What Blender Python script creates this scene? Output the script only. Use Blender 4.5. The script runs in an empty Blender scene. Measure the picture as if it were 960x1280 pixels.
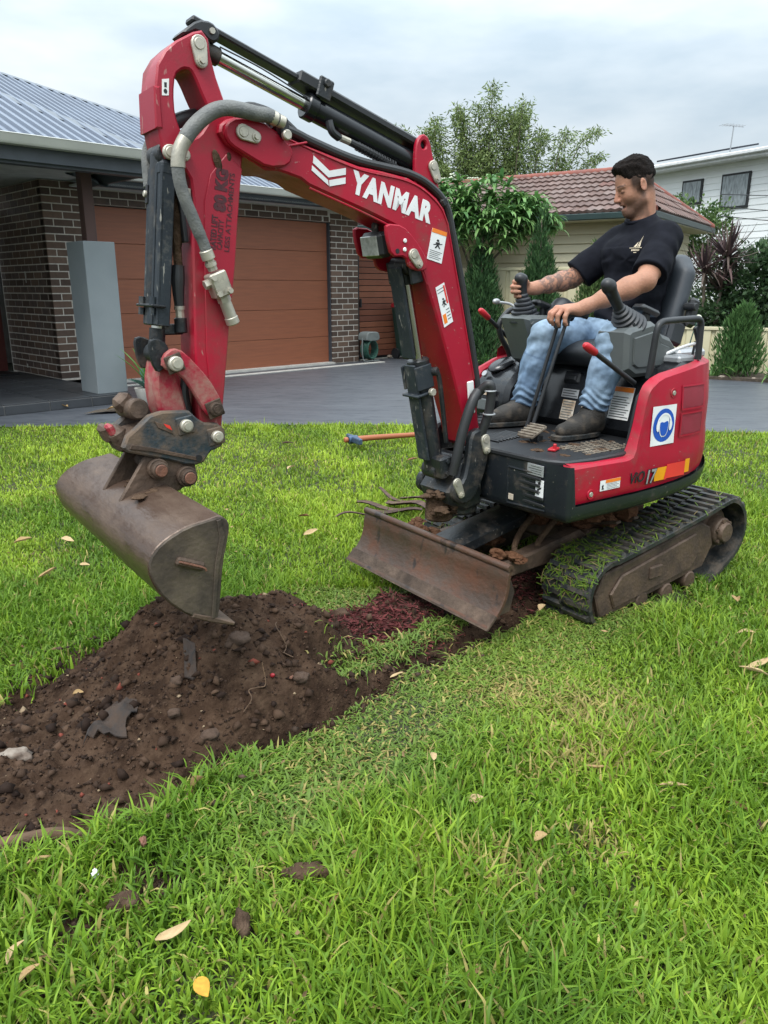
import bpy, bmesh, math, random
import numpy as np
from math import sin, cos, pi, radians, sqrt, atan2
from mathutils import Vector, Matrix, noise as mnoise
from mathutils.geometry import tessellate_polygon

random.seed(7)
rng = np.random.default_rng(11)
SC = bpy.context.scene
COL = SC.collection

# ------------------------------------------------------------------ camera
cam_d = bpy.data.cameras.new('camera')
cam = bpy.data.objects.new('camera', cam_d)
COL.objects.link(cam)
cam_d.sensor_fit = 'HORIZONTAL'
cam_d.sensor_width = 36.0
cam_d.lens = 36.0 * 965 / 960
cam_d.clip_start = 0.05
cam_d.clip_end = 2000
cam.location = (0, 0, 1.2)
cam.rotation_euler = (radians(90 - 16.2), 0, 0)
SC.camera = cam

# ------------------------------------------------------------------ world: overcast daylight
SUN_EL, SUN_AZ = radians(58), radians(205)      # azimuth clockwise from +Y
world = bpy.data.worlds.new('World')
SC.world = world
world.use_nodes = True
nt = world.node_tree
nt.nodes.clear()
def wn(t, **k):
    n = nt.nodes.new(t)
    for a, b in k.items():
        setattr(n, a, b)
    return n
out = wn('ShaderNodeOutputWorld')
bg_sky = wn('ShaderNodeBackground')
sky = wn('ShaderNodeTexSky', sky_type='NISHITA', sun_disc=False, sun_elevation=SUN_EL, sun_rotation=SUN_AZ)
bg_sky.inputs['Strength'].default_value = 0.06
nt.links.new(sky.outputs[0], bg_sky.inputs[0])
tc = wn('ShaderNodeTexCoord')
mp = wn('ShaderNodeMapping')
mp.inputs['Scale'].default_value = (1.6, 1.6, 5.0)
mp.inputs['Location'].default_value = (0.35, 0.1, 0.2)
nz = wn('ShaderNodeTexNoise')
nz.inputs['Scale'].default_value = 2.2
nz.inputs['Detail'].default_value = 5.0
nz.inputs['Roughness'].default_value = 0.5
rp = wn('ShaderNodeValToRGB')
rp.color_ramp.elements[0].position = 0.33
rp.color_ramp.elements[0].color = (0.50, 0.605, 0.69, 1)
rp.color_ramp.elements[1].position = 0.66
rp.color_ramp.elements[1].color = (0.82, 0.885, 0.92, 1)
sep = wn('ShaderNodeSeparateXYZ')
# CIE overcast sky: the zenith is brighter than the horizon
zen = wn('ShaderNodeMapRange', interpolation_type='SMOOTHSTEP')
zen.inputs['From Min'].default_value = 0.0
zen.inputs['From Max'].default_value = 1.0
zen.inputs['To Min'].default_value = 0.49
zen.inputs['To Max'].default_value = 2.2
bg_cl = wn('ShaderNodeBackground')
mix = wn('ShaderNodeMixShader')
mix.inputs[0].default_value = 0.92
L_ = nt.links.new
L_(tc.outputs['Generated'], mp.inputs[0]); L_(mp.outputs[0], nz.inputs['Vector']); L_(nz.outputs['Fac'], rp.inputs[0])
L_(tc.outputs['Generated'], sep.inputs[0]); L_(sep.outputs['Z'], zen.inputs['Value'])
L_(rp.outputs[0], bg_cl.inputs[0]); L_(zen.outputs[0], bg_cl.inputs['Strength'])
L_(bg_sky.outputs[0], mix.inputs[1]); L_(bg_cl.outputs[0], mix.inputs[2]); L_(mix.outputs[0], out.inputs[0])

sun_d = bpy.data.lights.new('sun', 'SUN')
sun = bpy.data.objects.new('sun', sun_d)
COL.objects.link(sun)
sun_d.energy = 1.5
sun_d.angle = radians(24)
sun_d.color = (1.0, 0.97, 0.92)
sd = Vector((sin(SUN_AZ) * cos(SUN_EL), cos(SUN_AZ) * cos(SUN_EL), sin(SUN_EL)))
sun.rotation_euler = sd.to_track_quat('Z', 'Y').to_euler()

SC.view_settings.view_transform = 'Standard'
SC.view_settings.look = 'None'
SC.view_settings.exposure = 0.90
SC.view_settings.gamma = 1.0
SC.view_settings.use_curve_mapping = False

# ------------------------------------------------------------------ materials
MATS = {}
def mat(name, c1, c2=None, rough=0.6, metal=0.0, scale=8.0, lo=0.35, hi=0.65, dirt=None, dirt_amt=0.0, dirt_scale=5.0,
        bump=0.0, bump_scale=60.0, spec=0.5, stretch=(1, 1, 1), detail=6.0, coat=0.0, dirt_hard=0.12, rough2=None, chips=None, chip_scale=70, chip_amt=0.30, chip_stretch=(1, 1, 1)):
    m = bpy.data.materials.new(name)
    m.use_nodes = True
    t = m.node_tree
    b = t.nodes['Principled BSDF']
    b.inputs['Roughness'].default_value = rough
    b.inputs['Metallic'].default_value = metal
    b.inputs['Specular IOR Level'].default_value = spec
    if coat:
        b.inputs['Coat Weight'].default_value = coat
        b.inputs['Coat Roughness'].default_value = 0.15
    c2 = c2 or tuple(x * 0.82 for x in c1)
    tcn = t.nodes.new('ShaderNodeTexCoord')
    mpn = t.nodes.new('ShaderNodeMapping')
    mpn.inputs['Scale'].default_value = stretch
    t.links.new(tcn.outputs['Object'], mpn.inputs[0])
    n = t.nodes.new('ShaderNodeTexNoise')
    n.inputs['Scale'].default_value = scale
    n.inputs['Detail'].default_value = detail
    t.links.new(mpn.outputs[0], n.inputs['Vector'])
    r = t.nodes.new('ShaderNodeValToRGB')
    r.color_ramp.elements[0].position = lo
    r.color_ramp.elements[1].position = hi
    r.color_ramp.elements[0].color = (*c1, 1)
    r.color_ramp.elements[1].color = (*c2, 1)
    t.links.new(n.outputs['Fac'], r.inputs[0])
    colour = r.outputs[0]
    if dirt is not None:
        n2 = t.nodes.new('ShaderNodeTexNoise')
        n2.inputs['Scale'].default_value = dirt_scale
        n2.inputs['Detail'].default_value = 9.0
        n2.inputs['Roughness'].default_value = 0.68
        t.links.new(mpn.outputs[0], n2.inputs['Vector'])
        mr = t.nodes.new('ShaderNodeMapRange')
        mr.inputs['From Min'].default_value = 1 - dirt_amt - dirt_hard
        mr.inputs['From Max'].default_value = 1 - dirt_amt + dirt_hard
        t.links.new(n2.outputs['Fac'], mr.inputs['Value'])
        mx = t.nodes.new('ShaderNodeMix')
        mx.data_type = 'RGBA'
        mx.inputs['B'].default_value = (*dirt, 1)
        t.links.new(mr.outputs[0], mx.inputs['Factor'])
        t.links.new(colour, mx.inputs['A'])
        colour = mx.outputs['Result']
        mr2 = t.nodes.new('ShaderNodeMapRange')
        mr2.inputs['To Min'].default_value = rough
        mr2.inputs['To Max'].default_value = 0.9 if rough2 is None else rough2
        t.links.new(mr.outputs[0], mr2.inputs['Value'])
        t.links.new(mr2.outputs[0], b.inputs['Roughness'])
    if chips is not None:                    # fine scratches and chips
        mpc = t.nodes.new('ShaderNodeMapping')
        mpc.inputs['Scale'].default_value = chip_stretch
        t.links.new(tcn.outputs['Object'], mpc.inputs[0])
        n4 = t.nodes.new('ShaderNodeTexNoise')
        n4.inputs['Scale'].default_value = chip_scale
        n4.inputs['Detail'].default_value = 3.0
        t.links.new(mpc.outputs[0], n4.inputs['Vector'])
        mr4 = t.nodes.new('ShaderNodeMapRange')
        mr4.inputs['From Min'].default_value = 1 - chip_amt - 0.02
        mr4.inputs['From Max'].default_value = 1 - chip_amt + 0.03
        t.links.new(n4.outputs['Fac'], mr4.inputs['Value'])
        mx4 = t.nodes.new('ShaderNodeMix')
        mx4.data_type = 'RGBA'
        mx4.inputs['B'].default_value = (*chips, 1)
        t.links.new(mr4.outputs[0], mx4.inputs['Factor'])
        t.links.new(colour, mx4.inputs['A'])
        colour = mx4.outputs['Result']
    t.links.new(colour, b.inputs['Base Color'])
    if bump:
        n3 = t.nodes.new('ShaderNodeTexNoise')
        n3.inputs['Scale'].default_value = bump_scale
        n3.inputs['Detail'].default_value = 5.0
        t.links.new(mpn.outputs[0], n3.inputs['Vector'])
        bp = t.nodes.new('ShaderNodeBump')
        bp.inputs['Strength'].default_value = min(1.0, bump)
        bp.inputs['Distance'].default_value = 0.01
        t.links.new(n3.outputs['Fac'], bp.inputs['Height'])
        t.links.new(bp.outputs[0], b.inputs['Normal'])
    MATS[name] = m
    return m

def vmat(name, rough=0.6, transl=0.0, spec=0.3, bump=0.0, bump_scale=200.0, noise_mix=0.0, sub=0.0):
    """base colour comes from the mesh's own colour attribute 'Col' (one colour per leaf, blade or region)"""
    m = bpy.data.materials.new(name)
    m.use_nodes = True
    t = m.node_tree
    b = t.nodes['Principled BSDF']
    a = t.nodes.new('ShaderNodeAttribute')
    a.attribute_name = 'Col'
    t.links.new(a.outputs['Color'], b.inputs['Base Color'])
    b.inputs['Roughness'].default_value = rough
    b.inputs['Specular IOR Level'].default_value = spec
    if sub:
        b.inputs['Subsurface Weight'].default_value = sub
        b.inputs['Subsurface Radius'].default_value = (0.012, 0.004, 0.002)
        b.inputs['Subsurface Scale'].default_value = 0.6
    if bump:
        tcn = t.nodes.new('ShaderNodeTexCoord')
        n3 = t.nodes.new('ShaderNodeTexNoise')
        n3.inputs['Scale'].default_value = bump_scale
        n3.inputs['Detail'].default_value = 6.0
        t.links.new(tcn.outputs['Object'], n3.inputs['Vector'])
        bp = t.nodes.new('ShaderNodeBump')
        bp.inputs['Strength'].default_value = min(1, bump)
        bp.inputs['Distance'].default_value = 0.008
        t.links.new(n3.outputs['Fac'], bp.inputs['Height'])
        t.links.new(bp.outputs[0], b.inputs['Normal'])
    if transl:
        tr = t.nodes.new('ShaderNodeBsdfTranslucent')
        t.links.new(a.outputs['Color'], tr.inputs['Color'])
        mx = t.nodes.new('ShaderNodeMixShader')
        mx.inputs[0].default_value = transl
        o = t.nodes['Material Output']
        t.links.new(b.outputs[0], mx.inputs[1])
        t.links.new(tr.outputs[0], mx.inputs[2])
        t.links.new(mx.outputs[0], o.inputs['Surface'])
    MATS[name] = m
    return m

MUD = (0.10, 0.062, 0.038)
DUST = (0.30, 0.24, 0.18)
mat('red_paint', (0.385, 0.004, 0.024), (0.31, 0.004, 0.021), rough=0.42, scale=3, dirt=(0.20, 0.045, 0.04), dirt_amt=0.36, dirt_scale=9, bump=0.05, bump_scale=300, spec=0.4, rough2=0.65, chips=(0.34, 0.13, 0.12), chip_scale=45, chip_amt=0.29, chip_stretch=(1, 1, 2.2))
mat('red_arm', (0.37, 0.004, 0.024), (0.29, 0.005, 0.021), rough=0.42, scale=3, dirt=(0.13, 0.045, 0.034), dirt_amt=0.40, dirt_scale=5, bump=0.06, bump_scale=250, rough2=0.75, chips=(0.36, 0.15, 0.13), chip_scale=40, chip_amt=0.30, chip_stretch=(1.5, 1.5, 0.5))
mat('red_worn', (0.34, 0.008, 0.028), (0.26, 0.008, 0.024), rough=0.5, scale=6, dirt=(0.30, 0.17, 0.13), dirt_amt=0.46, dirt_scale=14, bump=0.1, bump_scale=160, rough2=0.85)
mat('red_plastic', (0.50, 0.015, 0.025), rough=0.4)
mat('dark_casting', (0.009, 0.011, 0.013), (0.018, 0.021, 0.024), rough=0.42, scale=4, dirt=(0.085, 0.065, 0.048), dirt_amt=0.38, dirt_scale=11, bump=0.15, bump_scale=120, rough2=0.85, chips=(0.22, 0.20, 0.17), chip_scale=60, chip_amt=0.31, chip_stretch=(1.5, 1.5, 0.5))
mat('dark_panel', (0.011, 0.014, 0.018), (0.017, 0.021, 0.025), rough=0.36, scale=4, dirt=(0.10, 0.08, 0.06), dirt_amt=0.34, dirt_scale=11, bump=0.06, bump_scale=200, chips=(0.20, 0.18, 0.15), chip_scale=75, chip_amt=0.30)
mat('guard_grey', (0.014, 0.019, 0.025), (0.026, 0.033, 0.040), rough=0.52, spec=0.35, scale=6, dirt=(0.15, 0.14, 0.12), dirt_amt=0.36, dirt_scale=16, bump=0.1, bump_scale=150, chips=(0.25, 0.24, 0.21), chip_scale=50, chip_amt=0.32, chip_stretch=(2, 2, 0.3))
mat('hitch_paint', (0.013, 0.024, 0.033), (0.022, 0.036, 0.045), rough=0.5, scale=6, dirt=(0.12, 0.082, 0.055), dirt_amt=0.52, dirt_scale=13, bump=0.25, bump_scale=90)
mat('black_plastic', (0.012, 0.013, 0.015), (0.02, 0.021, 0.023), rough=0.45, dirt=(0.10, 0.085, 0.07), dirt_amt=0.26, dirt_scale=10)
mat('black_gloss', (0.008, 0.009, 0.011), (0.014, 0.015, 0.017), rough=0.22, dirt=(0.09, 0.08, 0.07), dirt_amt=0.27, dirt_scale=12)
mat('black_vinyl', (0.016, 0.018, 0.022), (0.024, 0.027, 0.032), rough=0.5, bump=0.1, bump_scale=400)
mat('seat_grey', (0.028, 0.034, 0.043), (0.038, 0.045, 0.054), rough=0.5, bump=0.1, bump_scale=400)
mat('rubber', (0.010, 0.012, 0.013), (0.020, 0.022, 0.022), rough=0.5, scale=14, dirt=(0.075, 0.058, 0.042), dirt_amt=0.42, dirt_scale=16, bump=0.3, bump_scale=90)
mat('hose_rubber', (0.018, 0.019, 0.02), (0.03, 0.03, 0.032), rough=0.5)
mat('hose_sleeve', (0.115, 0.118, 0.115), (0.165, 0.165, 0.155), rough=0.6, scale=30, bump=0.3, bump_scale=200)
mat('chrome', (0.62, 0.60, 0.54), (0.50, 0.50, 0.46), rough=0.2, metal=1.0, scale=12)
mat('zinc', (0.55, 0.51, 0.42), (0.42, 0.39, 0.33), rough=0.45, metal=0.55, scale=30, dirt=(0.2, 0.16, 0.12), dirt_amt=0.32, dirt_scale=40)
mat('bucket_steel', (0.062, 0.037, 0.026), (0.105, 0.068, 0.050), rough=0.30, metal=0.3, scale=5, dirt=(0.135, 0.090, 0.062), dirt_amt=0.42, dirt_scale=9, bump=0.2, bump_scale=70, stretch=(1, 0.35, 1.4), rough2=0.6)
mat('bucket_side', (0.070, 0.050, 0.034), (0.125, 0.094, 0.068), rough=0.55, metal=0.25, scale=9, dirt=(0.030, 0.023, 0.018), dirt_amt=0.46, dirt_scale=7, bump=0.2, bump_scale=80)
mat('rust_steel', (0.080, 0.050, 0.033), (0.125, 0.080, 0.054), rough=0.6, metal=0.2, scale=10, dirt=(0.042, 0.028, 0.020), dirt_amt=0.47, dirt_scale=9, bump=0.35, bump_scale=70)
mat('blade_steel', (0.056, 0.034, 0.023), (0.090, 0.058, 0.042), rough=0.45, metal=0.2, scale=5, dirt=(0.115, 0.044, 0.022), dirt_amt=0.45, dirt_scale=8, bump=0.25, bump_scale=70, stretch=(1, 0.6, 1.0), rough2=0.75, chips=(0.030, 0.020, 0.016), chip_scale=14, chip_amt=0.36, chip_stretch=(1, 1, 0.35))
mat('mud', (0.055, 0.033, 0.021), (0.105, 0.066, 0.042), rough=0.95, scale=25, bump=0.9, bump_scale=90, spec=0.15)
mat('rust_mud', (0.095, 0.042, 0.022), (0.15, 0.075, 0.042), rough=0.95, scale=40, bump=0.9, bump_scale=120, spec=0.15)
mat('rust_pin', (0.20, 0.085, 0.05), (0.13, 0.06, 0.04), rough=0.65, metal=0.2, scale=40, bump=0.3, bump_scale=150)
mat('console_grey', (0.078, 0.088, 0.088), (0.092, 0.101, 0.100), rough=0.5, bump=0.06, bump_scale=500, dirt=(0.2, 0.18, 0.15), dirt_amt=0.2, dirt_scale=9)
mat('white_decal', (0.78, 0.78, 0.76), (0.70, 0.70, 0.68), rough=0.4, dirt=(0.42, 0.36, 0.28), dirt_amt=0.32, dirt_scale=30)
mat('clean_white', (0.82, 0.82, 0.82), rough=0.35)
mat('dirty_decal', (0.60, 0.55, 0.47), (0.45, 0.37, 0.28), rough=0.6, scale=20, dirt=(0.30, 0.20, 0.12), dirt_amt=0.45, dirt_scale=25)
mat('worn_tread', (0.25, 0.215, 0.165), (0.16, 0.13, 0.095), rough=0.7, scale=25, dirt=(0.07, 0.05, 0.036), dirt_amt=0.48, dirt_scale=18)
mat('silver_decal', (0.42, 0.43, 0.44), rough=0.35, metal=0.4)
mat('orange_decal', (0.85, 0.22, 0.02), rough=0.4)
mat('amber_decal', (0.85, 0.36, 0.01), rough=0.3)
mat('red_decal', (0.75, 0.05, 0.035), rough=0.3)
mat('blue_decal', (0.015, 0.09, 0.46), rough=0.35)
mat('ink', (0.012, 0.012, 0.014), rough=0.5)
mat('dark_print', (0.05, 0.012, 0.016), (0.10, 0.012, 0.02), rough=0.5, scale=60)
mat('grille_red', (0.22, 0.008, 0.02), (0.28, 0.01, 0.03), rough=0.6, bump=0.6, bump_scale=600)
mat('lens_glass', (0.55, 0.56, 0.52), (0.35, 0.36, 0.33), rough=0.15, metal=0.3, scale=60)
# ------------------------------------------------------------------ mesh building helpers
def poly_area(p):
    return 0.5 * sum(p[i][0] * p[(i + 1) % len(p)][1] - p[(i + 1) % len(p)][0] * p[i][1] for i in range(len(p)))

def inset_poly(p, d):
    n = len(p)
    ccw = poly_area(p) > 0
    res = []
    for i in range(n):
        a, b, c = Vector(p[i - 1]), Vector(p[i]), Vector(p[(i + 1) % n])
        e1 = (b - a).normalized(); e2 = (c - b).normalized()
        n1 = Vector((-e1.y, e1.x)); n2 = Vector((-e2.y, e2.x))
        if not ccw:
            n1, n2 = -n1, -n2
        m = n1 + n2
        l = m.length
        if l < 1e-4:
            res.append((b.x + n1.x * d, b.y + n1.y * d)); continue
        m /= l
        k = d / max(0.5, m.dot(n1))
        res.append((b.x + m.x * k, b.y + m.y * k))
    return res

def smooth_poly(p, it=1, keep=()):
    """Chaikin corner rounding of a closed outline"""
    for _ in range(it):
        q = []
        n = len(p)
        for i in range(n):
            a, b = p[i], p[(i + 1) % n]
            q.append((0.78 * a[0] + 0.22 * b[0], 0.78 * a[1] + 0.22 * b[1]))
            q.append((0.22 * a[0] + 0.78 * b[0], 0.22 * a[1] + 0.78 * b[1]))
        p = q
    return p

def catmull(pts, n=6):
    P = [Vector(p) for p in pts]
    if len(P) < 3:
        return P
    P = [P[0] * 2 - P[1]] + P + [P[-1] * 2 - P[-2]]
    res = []
    for i in range(1, len(P) - 2):
        for k in range(n):
            t = k / n
            a, b, c, d = P[i - 1], P[i], P[i + 1], P[i + 2]
            res.append(0.5 * ((2 * b) + (c - a) * t + (2 * a - 5 * b + 4 * c - d) * t * t + (3 * b - a - 3 * c + d) * t ** 3))
    res.append(P[-2])
    return res

class MB:
    def __init__(self):
        self.v = []; self.f = []; self.c = []
        self.col = None
    def add(self, vs, fs):
        o = len(self.v)
        self.v.extend([tuple(x) for x in vs])
        self.f.extend([tuple(i + o for i in f) for f in fs])
        if self.col is not None:
            self.c.extend([self.col] * len(vs))
        return self
    def box(self, c, s, rot=None, ch=0.0):
        hx, hy, hz = s[0] / 2, s[1] / 2, s[2] / 2
        ch = min(ch, hx * 0.9, hy * 0.9, hz * 0.9)
        if ch <= 0:
            vs = [(x, y, z) for x in (-hx, hx) for y in (-hy, hy) for z in (-hz, hz)]
            fs = [(0, 1, 3, 2), (4, 6, 7, 5), (0, 4, 5, 1), (2, 3, 7, 6), (0, 2, 6, 4), (1, 5, 7, 3)]
        else:
            vs = []
            idx = {}
            for sx in (-1, 1):
                for sy in (-1, 1):
                    for sz in (-1, 1):
                        for ax in range(3):
                            q = [sx * (hx - ch), sy * (hy - ch), sz * (hz - ch)]
                            q[ax] = (sx * hx, sy * hy, sz * hz)[ax]
                            idx[(sx, sy, sz, ax)] = len(vs); vs.append(tuple(q))
            fs = []
            for ax in range(3):
                o1, o2 = [(1, 2), (2, 0), (0, 1)][ax]
                for s_ in (-1, 1):
                    k = []
                    for (u, w) in ((-1, -1), (1, -1), (1, 1), (-1, 1)):
                        q = [0, 0, 0]; q[ax] = s_; q[o1] = u; q[o2] = w
                        k.append(idx[(*q, ax)])
                    fs.append(tuple(k if s_ > 0 else k[::-1]))
            for ax in range(3):
                o1, o2 = [(1, 2), (2, 0), (0, 1)][ax]
                for u in (-1, 1):
                    for w in (-1, 1):
                        q0 = [0, 0, 0]; q0[o1] = u; q0[o2] = w
                        a0 = list(q0); a0[ax] = -1; a1 = list(q0); a1[ax] = 1
                        k = [idx[(*a0, o1)], idx[(*a1, o1)], idx[(*a1, o2)], idx[(*a0, o2)]]
                        fs.append(tuple(k if u * w > 0 else k[::-1]))
            for sx in (-1, 1):
                for sy in (-1, 1):
                    for sz in (-1, 1):
                        k = [idx[(sx, sy, sz, 0)], idx[(sx, sy, sz, 1)], idx[(sx, sy, sz, 2)]]
                        fs.append(tuple(k if sx * sy * sz > 0 else k[::-1]))
        R = rot if rot is not None else Matrix.Identity(3)
        c = Vector(c)
        self.add([R @ Vector(q) + c for q in vs], fs)
        return self
    def cyl(self, p0, p1, r0, r1=None, seg=16, cap=True, ch=0.0):
        p0, p1 = Vector(p0), Vector(p1)
        r1 = r0 if r1 is None else r1
        ax = (p1 - p0); L = ax.length; ax /= L
        rings = [(0, r0), (L, r1)]
        if ch > 0:
            rings = [(0, r0 - ch), (ch, r0), (L - ch, r1), (L, r1 - ch)]
        self._rings(p0, ax, rings, seg, cap)
        return self
    def _rings(self, p0, ax, rings, seg, cap=True):
        u = ax.orthogonal().normalized(); w = ax.cross(u)
        vs = []; fs = []
        for (h, r) in rings:
            for k in range(seg):
                a = 2 * pi * k / seg
                vs.append(p0 + ax * h + (u * cos(a) + w * sin(a)) * r)
        n = len(rings)
        for j in range(n - 1):
            for k in range(seg):
                k2 = (k + 1) % seg
                fs.append((j * seg + k, j * seg + k2, (j + 1) * seg + k2, (j + 1) * seg + k))
        if cap:
            fs.append(tuple(range(seg))[::-1])
            fs.append(tuple((n - 1) * seg + k for k in range(seg)))
        self.add(vs, fs)
    def lathe(self, p0, ax, rings, seg=20, cap=True):
        self._rings(Vector(p0), Vector(ax).normalized(), rings, seg, cap)
        return self
    def tube(self, pts, r, seg=10, n=6, smooth=True, cap=True, rfun=None):
        P = catmull(pts, n) if smooth else [Vector(p) for p in pts]
        m = len(P)
        t = [(P[min(i + 1, m - 1)] - P[max(i - 1, 0)]).normalized() for i in range(m)]
        u = t[0].orthogonal().normalized()
        vs = []; fs = []
        for i in range(m):
            u = (u - t[i] * u.dot(t[i]))
            if u.length < 1e-5:
                u = t[i].orthogonal()
            u.normalize()
            w = t[i].cross(u)
            rr = r if rfun is None else rfun(i / (m - 1)) * r
            for k in range(seg):
                a = 2 * pi * k / seg
                vs.append(P[i] + (u * cos(a) + w * sin(a)) * rr)
        for i in range(m - 1):
            for k in range(seg):
                k2 = (k + 1) % seg
                fs.append((i * seg + k, i * seg + k2, (i + 1) * seg + k2, (i + 1) * seg + k))
        if cap:
            fs.append(tuple(range(seg))[::-1]); fs.append(tuple((m - 1) * seg + k for k in range(seg)))
        self.add(vs, fs)
        return self
    def ell(self, c, r, rot=None, seg=14, rings=8):
        R = rot if rot is not None else Matrix.Identity(3)
        c = Vector(c)
        vs = [R @ Vector((0, 0, r[2])) + c]
        for j in range(1, rings):
            th = pi * j / rings
            for k in range(seg):
                a = 2 * pi * k / seg
                vs.append(R @ Vector((r[0] * sin(th) * cos(a), r[1] * sin(th) * sin(a), r[2] * cos(th))) + c)
        vs.append(R @ Vector((0, 0, -r[2])) + c)
        fs = []
        for k in range(seg):
            fs.append((0, 1 + k, 1 + (k + 1) % seg))
            fs.append((len(vs) - 1, 1 + (rings - 2) * seg + (k + 1) % seg, 1 + (rings - 2) * seg + k))
        for j in range(rings - 2):
            for k in range(seg):
                k2 = (k + 1) % seg
                a = 1 + j * seg
                fs.append((a + k, a + seg + k, a + seg + k2, a + k2))
        self.add(vs, fs)
        return self
    def blob(self, c, r, seed=0.0, amp=0.35):
        o = len(self.v)
        self.ell((0, 0, 0), (1, 1, 1), None, 14, 9)
        c = Vector(c); s = Vector((seed * 7.1 + c.x * 9, seed * 3.3 + c.y * 9, seed))
        for i in range(o, len(self.v)):
            d = Vector(self.v[i]).normalized()
            k = 1 + amp * (mnoise.noise(d * 1.2 + s) + 0.7 * mnoise.noise(d * 2.7 + s) + 0.5 * mnoise.noise(d * 6 + s))
            self.v[i] = (c.x + d.x * r[0] * k, c.y + d.y * r[1] * k, c.z + d.z * r[2] * k)
        return self
    def prism(self, o, y0, y1, ch=0.004, holes=(), mp=None):
        """outline in (x, z), extruded along y from y0 to y1, chamfered edges; mp maps (x, y, z) to space"""
        mp = mp or (lambda x, y, z: (x, y, z))
        if poly_area(o) < 0:
            o = o[::-1]
        hs = [h[::-1] if poly_area(h) > 0 else h for h in holes]
        if y1 < y0:
            y0, y1 = y1, y0
        loops = [o] + list(hs)
        ins = []
        for i, l in enumerate(loops):
            if ch <= 0:
                ins.append(l)
            elif i == 0:
                ins.append(inset_poly(l, ch))
            else:
                q = inset_poly(l[::-1], -ch)[::-1]
                ins.append(q)
        vs = []; fs = []
        base = []
        for i, l in enumerate(loops):
            ys = [y0, y0 + ch, y1 - ch, y1] if ch > 0 else [y0, y1]
            b = []
            for j, y in enumerate(ys):
                src = ins[i] if (ch > 0 and j in (0, 3)) else l
                b.append(len(vs))
                vs.extend([mp(x, y, z) for x, z in src])
            base.append(b)
            n = len(l)
            for j in range(len(ys) - 1):
                for k in range(n):
                    k2 = (k + 1) % n
                    fs.append((b[j] + k, b[j + 1] + k, b[j + 1] + k2, b[j] + k2))
        tri = tessellate_polygon([[Vector((x, z, 0)) for x, z in l] for l in ins])
        order = [(i, k) for i, l in enumerate(ins) for k in range(len(l))]
        flat = [p for l in ins for p in l]
        for t in tri:
            t = list(t)
            ar = poly_area([flat[q] for q in t])
            if abs(ar) < 1e-12:
                continue
            if ar < 0:
                t = t[::-1]
            fs.append(tuple(base[order[q][0]][0] + order[q][1] for q in t))
            fs.append(tuple(base[order[q][0]][-1] + order[q][1] for q in t[::-1]))
        self.add(vs, fs)
        return self
    def sheet(self, grid):
        """grid of points [row][col] -> quads"""
        o = len(self.v)
        R, Cn = len(grid), len(grid[0])
        vs = [p for row in grid for p in row]
        fs = [(i * Cn + j, i * Cn + j + 1, (i + 1) * Cn + j + 1, (i + 1) * Cn + j) for i in range(R - 1) for j in range(Cn - 1)]
        self.add(vs, fs)
        return self
    def mesh(self, name, material, smooth=35):
        me = bpy.data.meshes.new(name)
        me.from_pydata(self.v, [], self.f)
        me.update()
        bm = bmesh.new(); bm.from_mesh(me)
        bmesh.ops.recalc_face_normals(bm, faces=bm.faces)
        bm.to_mesh(me); bm.free()
        if isinstance(material, (list, tuple)):
            for q in material:
                me.materials.append(MATS[q])
        else:
            me.materials.append(MATS[material])
        if self.c:
            at = me.color_attributes.new('Col', 'FLOAT_COLOR', 'POINT')
            at.data.foreach_set('color', np.array([(*c, 1.0) for c in self.c], dtype=np.float32).ravel())
        if smooth:
            me.shade_smooth()
            me.set_sharp_from_angle(angle=radians(smooth))
        return me
    def build(self, name, material, parent=None, smooth=35, kind=None):
        return link(name, self.mesh(name, material, smooth), parent, kind)

def link(name, me, parent=None, kind=None, loc=None, rz=None):
    o = bpy.data.objects.new(name, me)
    COL.objects.link(o)
    if parent is not None:
        o.parent = parent
    if kind:
        o['kind'] = kind
    if loc is not None:
        o.location = loc
    if rz is not None:
        o.rotation_euler = (0, 0, rz)
    return o

def tag(o, label, cat, group=None):
    o['label'] = label; o['category'] = cat
    if group:
        o['group'] = group
    return o

def thing(name, label, cat, loc=(0, 0, 0), rz=0.0, group=None):
    o = bpy.data.objects.new(name, None)
    COL.objects.link(o)
    o.empty_display_size = 0.1
    o.location = loc; o.rotation_euler = (0, 0, rz)
    return tag(o, label, cat, group)

def np_mesh(name, verts, faces, material, cols=None, smooth=False):
    """fast mesh from numpy arrays; faces (n,3) or (n,4)"""
    me = bpy.data.meshes.new(name)
    verts = np.asarray(verts, dtype=np.float32); faces = np.asarray(faces, dtype=np.int32)
    k = faces.shape[1]
    me.vertices.add(len(verts)); me.vertices.foreach_set('co', verts.ravel())
    me.loops.add(faces.size); me.loops.foreach_set('vertex_index', faces.ravel())
    me.polygons.add(len(faces))
    me.polygons.foreach_set('loop_start', np.arange(0, faces.size, k, dtype=np.int32))
    me.update(calc_edges=True)
    me.validate()
    me.materials.append(MATS[material])
    if cols is not None:
        cols = np.asarray(cols, dtype=np.float32)
        if cols.shape[1] == 3:
            cols = np.hstack([cols, np.ones((len(cols), 1), dtype=np.float32)])
        at = me.color_attributes.new('Col', 'FLOAT_COLOR', 'POINT')
        at.data.foreach_set('color', cols.ravel())
    if smooth:
        me.shade_smooth()
    return me

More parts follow.
